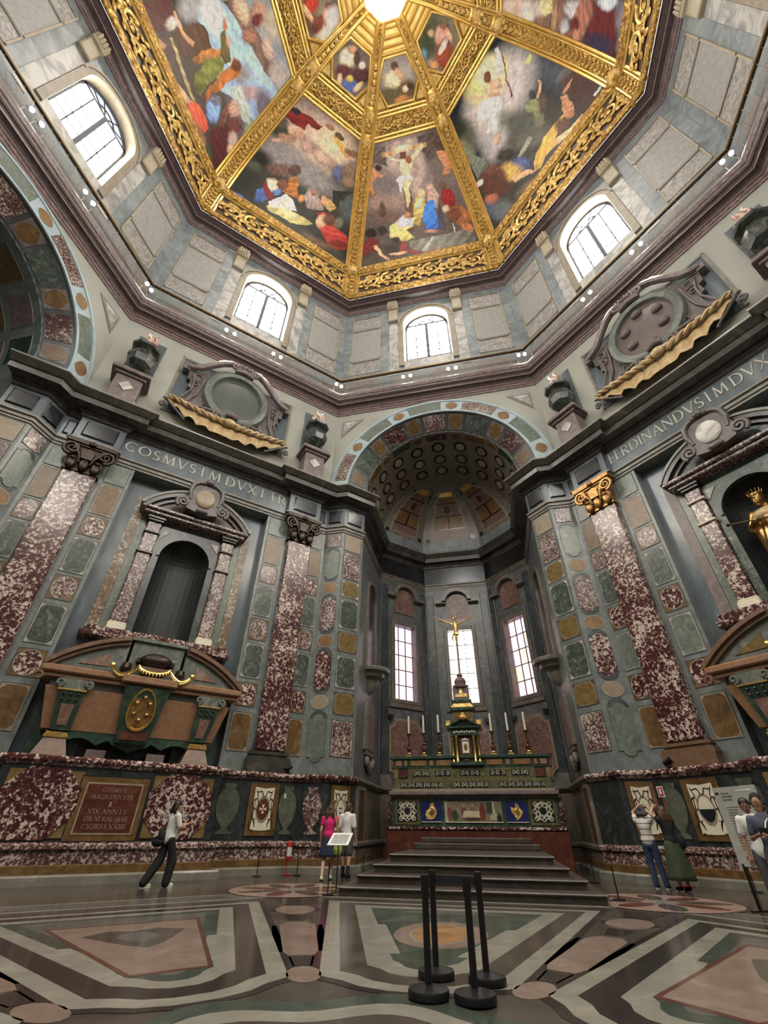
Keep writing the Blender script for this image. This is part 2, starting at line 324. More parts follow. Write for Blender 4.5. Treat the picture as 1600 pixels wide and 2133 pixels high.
def sweep(path, prof, name, mat, parent=None, smooth=False, e0=None, e1=None):
    """moulding: plan path (interior on the right of travel), profile of (projection, z); e0/e1 neighbours that set the end mitres"""
    P = [Vector(p) for p in path]; k = len(P); off = []
    ext = ([Vector(e0)] if e0 else []) + P + ([Vector(e1)] if e1 else []); sh = 1 if e0 else 0
    for i in range(k):
        j = i + sh
        d1 = (ext[j] - ext[j - 1]).normalized() if j > 0 else None
        d2 = (ext[j + 1] - ext[j]).normalized() if j < len(ext) - 1 else None
        d1 = d1 or d2; d2 = d2 or d1
        n1 = Vector((d1.y, -d1.x)); n2 = Vector((d2.y, -d2.x)); off.append((n1 + n2) / max(.2, 1 + n1.dot(n2)))
    m = len(prof); vs = []
    for i in range(k):
        for d, z in prof: q = P[i] + off[i] * d; vs.append((q.x, q.y, z))
    fs = [(i * m + j, i * m + j + 1, (i + 1) * m + j + 1, (i + 1) * m + j) for i in range(k - 1) for j in range(m - 1)]
    o = obj(name, vs, fs, mat, parent, smooth, None, False)
    return o
def ringseg(prof, mat, name, parent, n=1):
    """moulding of one octagon side in face coordinates, mitred at both corners"""
    vs = []; m = len(prof)
    for d, z in prof: vs.append((-(AP - d) * T8, -d, z))
    for d, z in prof: vs.append(((AP - d) * T8, -d, z))
    fs = [(j, m + j, m + j + 1, j + 1) for j in range(m - 1)]
    return obj(name, vs, fs, mat, parent, False, None, False)

# ------------------------------------------------------------------ inlay panels on any surface
def flat_map(y=0.0):
    return lambda u, v, h: (u, y - h, v)
def shape_rect(u0, u1, v0, v1, n=1):
    pts = []
    for a, b in (((u0, v0), (u1, v0)), ((u1, v0), (u1, v1)), ((u1, v1), (u0, v1)), ((u0, v1), (u0, v0))):
        for i in range(n): t = i / n; pts.append((a[0] + (b[0] - a[0]) * t, a[1] + (b[1] - a[1]) * t))
    return pts
def shape_octa(u0, u1, v0, v1, c=0.17):
    k = c * min(u1 - u0, v1 - v0)
    return [(u0 + k, v0), (u1 - k, v0), (u1, v0 + k), (u1, v1 - k), (u1 - k, v1), (u0 + k, v1), (u0, v1 - k), (u0, v0 + k)]
def shape_ell(u0, u1, v0, v1, n=18):
    cu, cv, a, b = (u0 + u1) / 2, (v0 + v1) / 2, (u1 - u0) / 2, (v1 - v0) / 2
    return [(cu + a * math.cos(2 * math.pi * i / n), cv + b * math.sin(2 * math.pi * i / n)) for i in range(n)]
def shape_notch(u0, u1, v0, v1, c=0.16):                 # rectangle with scooped corners
    k = c * min(u1 - u0, v1 - v0); pts = []
    for cx, cy, a0 in ((u1, v0, 180), (u1, v1, 270), (u0, v1, 0), (u0, v0, 90)):
        for i in range(4): a = R_(a0 - 90.0 * i / 3); pts.append((cx + k * math.cos(a), cy + k * math.sin(a)))
    return pts
def shape_lobed(u0, u1, v0, v1, rise=0.30):              # upright panel with rounded tongues at both ends
    w = (u1 - u0); cu = (u0 + u1) / 2; r = w * rise; pts = []
    y0, y1 = v0 + r * .8, v1 - r * .8
    pts += [(u0, y0), (cu - r * 1.05, y0)]
    for i in range(7): a = R_(180 + 180 * i / 6); pts.append((cu + r * math.cos(a), y0 + r * .8 * math.sin(a)))
    pts += [(cu + r * 1.05, y0), (u1, y0), (u1, y1), (cu + r * 1.05, y1)]
    for i in range(7): a = R_(180 * i / 6); pts.append((cu + r * math.cos(a), y1 + r * .8 * math.sin(a)))
    pts += [(cu - r * 1.05, y1), (u0, y1)]
    return pts
def mapped(poly, f, h, ng=False):
    n = len(poly); cu = sum(p[0] for p in poly) / n; cv = sum(p[1] for p in poly) / n
    if ng:
        return [f(u, v, h) for u, v in poly] + [f(u, v, -0.004) for u, v in poly], [tuple(range(n))] + [(i, n + i, n + (i + 1) % n, (i + 1) % n) for i in range(n)]
    vs = [f(u, v, h) for u, v in poly] + [f(u, v, -0.004) for u, v in poly] + [f(cu, cv, h)]
    fs = [(i, (i + 1) % n, 2 * n) for i in range(n)] + [(i, n + i, n + (i + 1) % n, (i + 1) % n) for i in range(n)]
    return vs, fs
def mapped_frame(poly, f, h, w):                          # thin raised outline round a panel
    n = len(poly); cu = sum(p[0] for p in poly) / n; cv = sum(p[1] for p in poly) / n
    out = [(cu + (u - cu) * (1 + w / max(.05, math.hypot(u - cu, v - cv))), cv + (v - cv) * (1 + w / max(.05, math.hypot(u - cu, v - cv)))) for u, v in poly]
    vs = [f(u, v, h) for u, v in poly] + [f(u, v, h) for u, v in out] + [f(u, v, -.003) for u, v in out]
    fs = [(i, (i + 1) % n, n + (i + 1) % n, n + i) for i in range(n)] + [(n + i, n + (i + 1) % n, 2 * n + (i + 1) % n, 2 * n + i) for i in range(n)]
    return vs, fs
def panel(parent, f, poly, mat, h=0.012, name='marble_panel', line=None, lw=.02, ng=False):
    vs, fs = mapped(poly, f, h, ng); o = obj(name, vs, fs, mat, parent, False)
    if line:
        vs, fs = mapped_frame(poly, f, h + .004, lw); obj('fillet', vs, fs, line, o, False)
    return o
def framed(parent, f, box_, kind, mat, ground, line='jointlight', name='marble_panel'):
    """a ground slab in a dark joint with a shaped inlay on it: panel > inlay"""
    u0, u1, v0, v1 = box_
    g = panel(parent, f, shape_rect(u0, u1, v0, v1, 3), ground, .010, name, 'joint', .022)
    w, h = u1 - u0, v1 - v0; m = .03 * min(w, h) + .008
    b = (u0 + m, u1 - m, v0 + m, v1 - m)
    sh = {'octa': shape_octa, 'ell': shape_ell, 'notch': shape_notch, 'lobed': shape_lobed, 'rect': lambda *a: shape_rect(*a, 3)}[kind](*b)
    vs, fs = mapped(sh, f, .020); o = obj('inlay', vs, fs, mat, g)
    if line:
        vs, fs = mapped_frame(sh, f, .021, .016); obj('fillet', vs, fs, line, g)
    return g
# ================================================================== STRUCTURE
marble('apsevault', [(0.3, (.16, .142, .118)), (0.55, (.25, .225, .19)), (0.75, (.36, .33, .285))], 2.2, 8, 1.6, .34)
Z_LEDGE = 2.62; Z_ENT = 12.95; Z_ATT = 15.3; Z_COR = 21.47; Z_GAL = 22.95; Z_DRUM = 33.2
ROWS = [(3.27, 4.47), (4.70, 5.48), (5.67, 6.93), (7.12, 7.95), (8.10, 9.42), (9.57, 10.38), (10.50, 11.84), (11.96, 12.85)]
TOMB_AZ = (-45, 45); ARCH_AZ = (0, -90)
WALLS = {}

def quad(mb, a, b, c, d): mb.add([a, b, c, d], [(0, 1, 2, 3)])
def vstrip(mb, x0, y0, x1, y1, z0, z1): quad(mb, (x0, y0, z0), (x1, y1, z0), (x1, y1, z1), (x0, y0, z1))
def arch_cut(mb, cx, cz, r, x0, x1, z0, z1, y, n=28):
    """wall between a half round opening and the rectangle round it"""
    pts = []
    for i in range(n + 1):
        a = math.pi * (1 - i / n); dx, dz = math.cos(a), math.sin(a)
        t = min((x1 - cx) / dx if dx > 1e-6 else 1e9, (x0 - cx) / dx if dx < -1e-6 else 1e9, (z1 - cz) / dz if dz > 1e-6 else 1e9)
        pts.append(((cx + r * dx, y, cz + r * dz), (cx + t * dx, y, cz + t * dz)))
    for i in range(n):
        quad(mb, pts[i][0], pts[i + 1][0], pts[i + 1][1], pts[i][1])
    for sx, xx in ((1, x1), (-1, x0)):               # corner triangles
        i = min(range(n + 1), key=lambda k: abs(pts[k][1][0] - xx) + abs(pts[k][1][2] - z1))
        for k in range(n):
            p, q = pts[k][1], pts[k + 1][1]
            if abs(p[0] - xx) < 1e-6 and abs(q[2] - z1) < 1e-6 and abs(q[0] - xx) > 1e-6: mb.add([p, q, (xx, y, z1)], [(0, 1, 2)])
            if abs(q[0] - xx) < 1e-6 and abs(p[2] - z1) < 1e-6 and abs(p[0] - xx) > 1e-6: mb.add([p, q, (xx, y, z1)], [(0, 1, 2)])

# ---- capitals and pilasters ------------------------------------------------
def capital_mesh(mat):
    m = MB()
    m.add([(-.54, -.06, 0), (.54, -.06, 0), (.54, .2, 0), (-.54, .2, 0), (-.66, -.22, 1.05), (.66, -.22, 1.05), (.66, .2, 1.05), (-.66, .2, 1.05)],
          [(0, 3, 2, 1), (4, 5, 6, 7), (0, 1, 5, 4), (1, 2, 6, 5), (2, 3, 7, 6), (3, 0, 4, 7)])
    m.box(-.60, .60, -.12, .2, -.02, .06)
    m.prism([(-.84, 1.12), (.84, 1.12), (.84, 1.30), (-.84, 1.30)], -.34, .2)
    m.prism([(-.78, 1.04), (.78, 1.04), (.80, 1.13), (-.80, 1.13)], -.28, .2)
    for sx in (-1, 1):                                   # volutes
        pts = []
        for i in range(26):
            a = -90 + 34 * i * .85; r = .30 * (1 - i / 27.0)
            pts.append((sx * (.56 + r * math.cos(R_(a)) * 1.0), -.26, .82 + r * math.sin(R_(a))))
        m.tube(pts, [.075 * (1 - i / 40.0) for i in range(26)], 6)
        m.tube([(sx * .18, -.2, .30), (sx * .26, -.26, .60), (sx * .46, -.28, .92), (sx * .62, -.26, 1.08)], [.05, .06, .06, .05], 6)
        m.ellipsoid((sx * .40, -.20, .22), (.16, .09, .26), 8, 6); m.ellipsoid((sx * .40, -.26, .42), (.11, .08, .08), 8, 5)
    m.ellipsoid((0, -.20, .26), (.17, .10, .28), 8, 6)
    m.prism([(-.18, .48), (.18, .48), (.20, .86), (0, .98), (-.20, .86)], -.30, -.1)
    m.ellipsoid((0, -.34, 1.20), (.14, .07, .12), 8, 6)
    return mesh('capital', m.v, m.f, mat, True)
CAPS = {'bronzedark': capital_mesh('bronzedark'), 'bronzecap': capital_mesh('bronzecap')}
def base_mesh(mat):
    m = MB(); m.box(-.76, .76, -.36, .1, 0, .30)
    for k, (d, z0, z1) in enumerate(((.34, .30, .38), (.31, .38, .46), (.22, .46, .54), (.27, .54, .62), (.20, .62, .68))):
        m.box(-.44 - d, .44 + d, -.02 - d, .1, z0, z1)
    return mesh('pilaster_base', m.v, m.f, mat)
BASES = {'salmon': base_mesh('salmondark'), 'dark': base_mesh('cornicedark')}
_sh = MB(); _sh.bbox(-.545, .545, -.28, 0, 3.33, 11.88, .03)
SHAFT = mesh('pilaster', _sh.v, _sh.f, 'breccia')
def pilaster(wall, s, cap, base):
    o = link('pilaster', SHAFT, wall, Matrix.Translation((s, 0, 0)))
    link('capital', CAPS[cap], o, Matrix.Translation((0, -.22, 11.86)))
    link('pilaster_base', BASES[base], o, Matrix.Translation((0, 0, 2.66)))
    return o

def strip_panels(wall, u0, u1, f, seq):
    for (z0, z1), (kind, mat, ground) in zip(ROWS, seq):
        framed(wall, f, (u0, u1, z0, z1), kind, mat, ground)
SEQ_C1 = [('octa', 'brown', 'brownpale'), ('ell', 'breccia', 'brown'), ('octa', 'green', 'palebreccia'), ('ell', 'brecciafine', 'brown'), ('octa', 'green', 'palebreccia'),
          ('ell', 'breccia', 'brown'), ('octa', 'brown', 'brownpale'), ('rect', 'greenlight', 'greenlight')]
SEQ_C1R = [('octa', 'brown', 'brownpale'), ('ell', 'breccia', 'brown'), ('octa', 'greenlight', 'palebreccia'), ('ell', 'breccia', 'brown'), ('octa', 'green', 'palebreccia'),
           ('ell', 'brecciafine', 'brown'), ('octa', 'brown', 'brownpale'), ('rect', 'greenlight', 'greenlight')]
SEQ_C3 = [('rect', 'brecciafine', 'brecciafine'), ('notch', 'ochre', 'brown'), ('octa', 'green', 'palebreccia'), ('notch', 'ochre', 'brown'), ('octa', 'green', 'palebreccia'),
          ('notch', 'ochre', 'palebreccia'), ('octa', 'brecciafine', 'brecciafine'), ('rect', 'brownpale', 'brownpale')]
C2 = [(3.08, 4.68, 'lobed', 'greenlight'), (4.87, 5.36, 'ell', 'brownpale'), (5.55, 7.10, 'lobed', 'breccia'), (7.28, 7.78, 'ell', 'orange'), (7.96, 9.52, 'lobed', 'brecciafine'),
      (9.73, 10.25, 'ell', 'orange'), (10.40, 11.98, 'lobed', 'greenlight'), (12.14, 12.86, 'rect', 'brecciafine')]
def c2_panels(wall, f, s0, s1):
    for k, (z0, z1, kind, mat) in enumerate(C2):
        sh = {'lobed': shape_lobed, 'ell': shape_ell, 'rect': lambda *a: shape_rect(*a, 2)}[kind](s0 + .03, s1 - .03, z0, z1)
        panel(wall, f, sh, mat, .018, 'marble_panel', 'joint' if kind != 'ell' else 'jointlight', .02)
        if kind == 'lobed':                               # dark collars that follow the rounded tongues
            cu = (s0 + s1) / 2; r = (s1 - s0 - .06) * .30
            for zc, a0 in ((z1 - r * .8 + .02, 0), (z0 + r * .8 - .02, 180)):
                if z0 < 3.2 and a0 == 180: continue
                pts = [(cu + (r + .14) * math.cos(R_(a0 + 180 * i / 8)), zc + (r * .8 + .13) * math.sin(R_(a0 + 180 * i / 8))) for i in range(9)]
                pin = [(cu + (r + .03) * math.cos(R_(a0 + 180 * i / 8)), zc + (r * .8 + .03) * math.sin(R_(a0 + 180 * i / 8))) for i in range(9)]
                vs = [f(u, v, .012) for u, v in pts] + [f(u, v, .012) for u, v in pin]
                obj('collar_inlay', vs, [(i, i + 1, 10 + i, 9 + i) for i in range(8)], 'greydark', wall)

# ---- walls with a tomb ----------------------------------------------------------
def tomb_wall(az):
    m = MB(); H = HALF
    for sx in (-1, 1):
        a, b = (sx * H, sx * 2.85)
        vstrip(m, min(a, b), 0, max(a, b), 0, 0, Z_ENT)
        vstrip(m, sx * 2.85, 0, sx * 2.85, .5, 2.5, Z_ENT)
    vstrip(m, -2.85, 0, 2.85, 0, 0, 2.5)
    quad(m, (-2.85, 0, 2.5), (2.85, 0, 2.5), (2.85, .5, 2.5), (-2.85, .5, 2.5))
    quad(m, (-2.85, 0, Z_ENT), (2.85, 0, Z_ENT), (2.85, .5, Z_ENT), (-2.85, .5, Z_ENT))
    vstrip(m, -H, 0, H, 0, Z_ENT, Z_ATT)
    w = struct(m.build('wall_' + SIDE[az], 'grey', None, False, faceM(az)), 'grey marble wall bay with inlaid panels and two breccia pilasters')
    WALLS[az] = w
    b = MB()                                              # back of the recess, open for the niche
    vstrip(b, -2.85, .5, -.95, .5, 2.5, Z_ENT); vstrip(b, .95, .5, 2.85, .5, 2.5, Z_ENT); vstrip(b, -.95, .5, .95, .5, 2.5, 6.7)
    arch_cut(b, 0, 9.72, .95, -.95, .95, 9.72, Z_ENT, .5, 16)
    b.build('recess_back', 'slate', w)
    n = MB(); k = 14                                       # niche: half cylinder and quarter sphere
    for i in range(k):
        a0, a1 = math.pi * i / k, math.pi * (i + 1) / k
        p = lambda a, z: (-.95 * math.cos(a), .5 + .85 * math.sin(a), z)
        quad(n, p(a0, 6.7), p(a1, 6.7), p(a1, 9.72), p(a0, 9.72))
        for j in range(8):
            t0, t1 = math.pi / 2 * j / 8, math.pi / 2 * (j + 1) / 8
            q = lambda a, t: (-.95 * math.cos(a) * math.cos(t), .5 + .85 * math.sin(a) * math.cos(t), 9.72 + .95 * math.sin(t))
            quad(n, q(a0, t0), q(a1, t0), q(a1, t1), q(a0, t1))
        n.add([p(a0, 6.7), p(a1, 6.7), (0, .5, 6.7)], [(0, 1, 2)])
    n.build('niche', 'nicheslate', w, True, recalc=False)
    a = MB(); vstrip(a, -H, 0, H, 0, Z_ATT, Z_COR + .4); a.build('attic', 'attic', w)
    f0 = flat_map(0); f1 = flat_map(.5)
    seq = SEQ_C1 if az == -45 else SEQ_C1R
    for sx in (-1, 1):
        for u0, u1 in ((2.98, 3.70), (5.08, 5.66)):
            strip_panels(w, min(sx * u0, sx * u1), max(sx * u0, sx * u1), f0, seq)
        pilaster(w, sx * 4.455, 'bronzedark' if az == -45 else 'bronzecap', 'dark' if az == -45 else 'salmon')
        for u0, u1, mt in ((2.02, 2.36, 'ochrebreccia' if az == -45 else 'mauve'), (1.76, 2.0, 'greenlight'), (.98, 1.2, 'green')):
            panel(w, f1, shape_rect(min(sx * u0, sx * u1), max(sx * u0, sx * u1), 6.6, 12.2 if u0 > 1.5 else 9.6), mt, .03, 'vertical_band')
    return w

# ---- walls with a great arch ------------------------------------------------------
ARC_Z = 15.62; R_OUT = 5.72; R_MID = 4.85; R_IN = 4.08; SPL = .8
def splay_map(sx):
    def f(u, v, h):                                       # u 0..1 across the splay, v height
        L = math.hypot(R_MID - R_IN, SPL); nx, ny = -SPL / L, -(R_MID - R_IN) / L
        x = R_MID + (R_IN - R_MID) * u / L; y = SPL * u / L
        return (sx * (x + nx * h), y + ny * h, v)
    return f
def arch_face_map(u, v, h):                               # u radius, v angle in degrees, on the wall plane
    return (u * math.cos(R_(v)), -.06 - h, ARC_Z + u * math.sin(R_(v)))
def arch_splay_map(u, v, h):
    r = R_MID + (R_IN - R_MID) * u; return ((r - h * .7) * math.cos(R_(v)), SPL * u - h * .7, ARC_Z + (r - h * .7) * math.sin(R_(v)))
def arch_barrel_map(rad):
    def f(u, v, h): return ((rad - h) * math.cos(R_(v)), u, ARC_Z + (rad - h) * math.sin(R_(v)))
    return f
def arch_sector(u0, u1, v0, v1, n=6):
    return [(u0, v0 + (v1 - v0) * i / n) for i in range(n + 1)] + [(u1, v1 - (v1 - v0) * i / n) for i in range(n + 1)]
def arch_oval(u0, u1, v0, v1, n=16, sc=0.0):
    cu, cv, a, b = (u0 + u1) / 2, (v0 + v1) / 2, (u1 - u0) / 2, (v1 - v0) / 2; pts = []
    for i in range(n):
        t = 2 * math.pi * i / n; k = 1 + sc * math.cos(4 * t); pts.append((cu + a * k * math.cos(t), cv + b * k * math.sin(t)))
    return pts
def voussoirs(w, fmap, u0, u1, mats, roundmat, big, small, gap, ground, r):
    """alternating long and round inlays round the arch, symmetric about the crown"""
    k = 0; v = 4.0
    seq = []
    while True:
        L = small if k % 2 == 0 else big
        if v + L > 177: break
        seq.append((k, v, v + L)); v += L + gap; k += 1
    shift = (180 - (seq[-1][2] + 4.0)) / 2
    for k, a, b in seq:
        a += shift; b += shift
        if k % 2 == 0:
            if ground: panel(w, fmap, arch_sector(u0, u1, a, b), ground, .010, 'marble_panel', 'joint', .012)
            panel(w, fmap, arch_oval(u0 + (u1 - u0) * .06, u1 - (u1 - u0) * .06, a + .06 * (b - a), b - .06 * (b - a), 20, .05), roundmat, .022, 'marble_panel', 'jointlight', .012)
        else:
            panel(w, fmap, arch_sector(u0, u1, a, b), mats[(k // 2) % len(mats)], .018, 'marble_panel', 'jointlight', .012)

def arch_wall(az):
    m = MB(); H = HALF
    for sx in (-1, 1):
        vstrip(m, sx * H, 0, sx * R_MID, 0, 0, ARC_Z); vstrip(m, sx * R_MID, 0, sx * R_IN, SPL, 0, ARC_Z)
    w = struct(m.build('wall_' + SIDE[az], 'grey', None, False, faceM(az)), 'wall bay with a great arch, its piers inlaid with coloured marble')
    WALLS[az] = w
    a = MB(); arch_cut(a, 0, ARC_Z, R_MID, -H, H, ARC_Z, Z_COR + .4, 0, 40); vstrip(a, -H, 0, -R_MID, 0, Z_ATT, ARC_Z); vstrip(a, R_MID, 0, H, 0, Z_ATT, ARC_Z)
    a.build('attic', 'attic', w)
    r = MB(); r.arcband(0, ARC_Z, R_MID, R_OUT, 0, 180, 48, -.06, .0); r.build('archivolt', 'archblue', w)
    s = MB(); n = 48
    for i in range(n):
        t0, t1 = 180 * i / n, 180 * (i + 1) / n
        quad(s, arch_splay_map(0, t0, 0), arch_splay_map(0, t1, 0), arch_splay_map(1, t1, 0), arch_splay_map(1, t0, 0))
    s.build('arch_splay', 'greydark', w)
    e = MB(); e.arcband(0, ARC_Z, R_MID - .04, R_MID + .07, 0, 180, 48, -.11, -.02); e.arcband(0, ARC_Z, R_OUT - .07, R_OUT + .04, 0, 180, 48, -.10, 0); e.build('arch_moulding', 'archblue', w)
    voussoirs(w, arch_face_map, R_MID + .13, R_OUT - .13, ['greenlight', 'brecciafine', 'greenlight'], 'orange', 20.5, 8.0, 2.6, None, 1)
    voussoirs(w, arch_splay_map, .10, .90, ['brecciadark', 'green', 'brecciafine'], 'brown', 15.5, 10.5, 2.4, 'mauve', 1)
    L = math.hypot(R_MID - R_IN, SPL)
    for sx in (-1, 1):
        c2_panels(w, flat_map(0), min(sx * 4.95, sx * 5.68), max(sx * 4.95, sx * 5.68))
        strip_panels(w, .10, L - .12, splay_map(sx), SEQ_C3)
        t = MB()                                          # triangular spandrel panel
        q = [(sx * 5.42, 20.85), (sx * 4.15, 20.85), (sx * 5.42, 19.55)]
        t.prism(q, -.03, 0); t.build('spandrel_frame', 'cornicelight', w)
        c = [(sx * 5.33, 20.76), (sx * 4.45, 20.76), (sx * 5.33, 19.85)]
        t = MB(); cx = sum(p[0] for p in c) / 3; cz = sum(p[1] for p in c) / 3
        t.add([(x, -.035, z) for x, z in c] + [(cx, -.14, cz)], [(0, 1, 3), (1, 2, 3), (2, 0, 3)]); t.build('spandrel_panel', 'palebreccia', w)
    return w

for az in TOMB_AZ: tomb_wall(az)
for az in ARCH_AZ: arch_wall(az)
for az in (90, 135, 180, -135):
    m = MB(); vstrip(m, -HALF, 0, HALF, 0, 0, Z_ATT); w = struct(m.build('wall_' + SIDE[az], 'grey', None, False, faceM(az)), 'grey marble wall bay'); WALLS[az] = w
    a = MB(); vstrip(a, -HALF, 0, HALF, 0, Z_ATT, Z_COR + .4); a.build('attic', 'attic', w)

# ---- apse behind the altar arch and the side chapel ----------------------------------
AX = 4.1; AY0 = 14.8; AY1 = 19.05; AYB = 21.3; ABX = 1.85
APSE = [(-R_IN, AP + SPL), (-AX, AY1), (-ABX, AYB), (ABX, AYB), (AX, AY1), (R_IN, AP + SPL)]
WIN_Z = (6.45, 10.35)
def apse_side(p, q, name, win=None):
    P, Q = Vector(p), Vector(q); d = (Q - P); L = d.length; e = d.normalized(); n = Vector((-e.y, e.x)); c = (P + Q) / 2
    M = Matrix(((e.x, n.x, 0, c.x), (e.y, n.y, 0, c.y), (0, 0, 1, 0), (0, 0, 0, 1)))
    m = MB(); h = L / 2
    if win:
        vstrip(m, -h, 0, -win, 0, 0, ARC_Z); vstrip(m, win, 0, h, 0, 0, ARC_Z); vstrip(m, -win, 0, win, 0, 0, WIN_Z[0]); vstrip(m, -win, 0, win, 0, WIN_Z[1], ARC_Z)
    else: vstrip(m, -h, 0, h, 0, 0, ARC_Z)
    return m.build(name, 'apsegrey', WALLS[0], False, faceM(0).inverted() @ M), L, M
def apse_window(M, n, warm):
    w = struct(link('window_%d' % n, None, None, M), 'tall apse window of leaded glass in a dark marble wall')
    z0, z1 = WIN_Z; hw = .68
    m = MB()                                              # splayed reveal
    for sx in (-1, 1): vstrip(m, sx * hw, 0, sx * hw, .4, z0, z1)
    quad(m, (-hw, 0, z0), (hw, 0, z0), (hw, .4, z0), (-hw, .4, z0)); quad(m, (-hw, 0, z1), (hw, 0, z1), (hw, .4, z1), (-hw, .4, z1))
    m.build('window_reveal', 'mauve', w)
    nx, nz = 3, 5
    for i in range(nx):
        for j in range(nz):
            x0, x1 = -hw + 2 * hw * i / nx, -hw + 2 * hw * (i + 1) / nx; a, b = z0 + (z1 - z0) * j / nz, z0 + (z1 - z0) * (j + 1) / nz
            if warm == 'white': mt = 'daylightsoft'
            else: mt = ['daylightpink', 'daylightlilac', 'daylightpink', 'daylightpink', 'daylightamber'][(i * 3 + j * 2 + (0 if warm == 'left' else 2)) % 5]
            if warm == 'left' and mt == 'daylightamber': mt = 'daylightlilac'
            p = MB(); p.box(x0 + .012, x1 - .012, .30, .315, a + .012, b - .012); p.build('pane', mt, w)
    for i in range(1, nx): x = -hw + 2 * hw * i / nx; b = MB(); b.box(x - .016, x + .016, .26, .31, z0, z1); b.build('glazing_bar', 'iron', w)
    for j in range(1, nz): z = z0 + (z1 - z0) * j / nz; b = MB(); b.box(-hw, hw, .26, .31, z - .016, z + .016); b.build('glazing_bar', 'iron', w)
    f = MB()
    for x0, x1, a, b in ((-hw - .22, -hw, z0 - .2, z1 + .2), (hw, hw + .22, z0 - .2, z1 + .2), (-hw, hw, z1, z1 + .2), (-hw - .34, hw + .34, z0 - .42, z0 - .2), (-hw, hw, z0 - .2, z0)):
        f.bbox(x0, x1, -.10, 0, a, b, .03)
    f.build('window_frame', 'apsebrown', w)
    for sx in (-1, 1):
        g = MB(); g.box(sx * (hw + .28) - .12, sx * (hw + .28) + .12, -.16, 0, z0 - .85, z0 - .78)
        for k in range(3): g.lathe([(.03, -.22), (.045, -.12), (.02, 0)], (sx * (hw + .28) - .07 + .07 * k, -.1, z0 - .78), 6)
        g.build('guttae', 'cornicedark', w)
    # cartouche over the window
    k = MB(); k.prism([(-.62, 11.05), (.62, 11.05), (.62, 12.0)] + [(.62 * math.cos(R_(t)), 12.0 + .55 * math.sin(R_(t))) for t in range(0, 181, 15)][1:] , -.05, 0); k.build('overdoor_panel', 'pinkbreccia', w)
    k = MB(); k.arcband(0, 12.0, .66, .86, 0, 180, 18, -.28, 0); k.box(-1.25, -.66, -.28, 0, 11.95, 12.1); k.box(.66, 1.25, -.28, 0, 11.95, 12.1); k.build('overdoor_moulding', 'cornicelight', w)
    # breccia panel below the window
    q = shape_notch(-1.05, 1.05, 2.9, 5.55, .18); p = MB(); p.prism(q, -.06, 0); p.build('breccia_frame', 'brownpale', w)
    q = shape_notch(-.93, .93, 3.0, 5.42, .18); p = MB(); p.prism(q, -.075, -.05); p.build('breccia_panel', 'pinkbreccia', w)
    return w
_names = ['apse_side_wall', 'apse_oblique_wall', 'apse_back_wall', 'apse_oblique_wall', 'apse_side_wall']
_wn = 0
for k in range(5):
    o, L, M = apse_side(APSE[k], APSE[k + 1], _names[k], .68 if k in (1, 2, 3) else None)
    if k in (1, 2, 3):
        _wn += 1; apse_window(M, _wn, {1: 'left', 2: 'white', 3: 'right'}[k])
        for sx in (-1, 1):                                # corner pilaster strips
            p = MB(); p.bbox(sx * (L / 2 - .28) - .20, sx * (L / 2 - .28) + .20, -.10, 0, 2.75, 12.6, .02); p.build('apse_pilaster', 'greydark', o)
            p = MB(); p.box(sx * (L / 2 - .28) - .28, sx * (L / 2 - .28) + .28, -.2, 0, 2.6, 3.0); p.box(sx * (L / 2 - .28) - .24, sx * (L / 2 - .28) + .24, -.15, 0, 3.0, 3.12); p.build('apse_pilaster_base', 'cornicelight', o)
    else:                                                 # tribune niche and relief on the side walls
        sx = 1 if k == 0 else -1
        p = MB(); p.prism([(-.75, 7.0), (.75, 7.0), (.75, 10.6)] + [(.75 * math.cos(R_(t)), 10.6 + .75 * math.sin(R_(t))) for t in range(15, 180, 15)] + [(-.75, 10.6)], -.02, 0); p.build('blind_niche', 'black', o)
        p = MB(); p.arcband(0, 10.6, .75, .95, 0, 180, 16, -.1, 0); p.box(-.95, -.75, -.1, 0, 7.0, 10.6); p.box(.75, .95, -.1, 0, 7.0, 10.6); p.build('niche_frame', 'apsebrown', o)
        p = MB(); p.lathe([(.05, -.95), (.25, -.8), (.36, -.55), (.42, -.35), (.66, -.25), (.70, -.1), (.92, -.05), (.95, .06), (.90, .12), (.86, .12)], (0, 0, 6.95), 18, 180, 360); p.build('niche_corbel', 'cornicelight', o, True)
        p = MB(); p.prism(shape_notch(-.8, .8, 3.6, 5.6, .1), -.10, 0); p.build('relief_frame', 'cornicelight', o)
        p = MB(); p.box(-.64, .64, -.13, 0, 3.78, 5.42); p.build('relief_panel', 'porphyry', o)
        p = MB()
        for t in range(5): p.ellipsoid((-.5 + .25 * t, -.10, 3.35 - .12 * (2 - abs(t - 2))), (.17, .12, .2), 8, 6)
        p.build('swag', 'cornicelight', o, True)

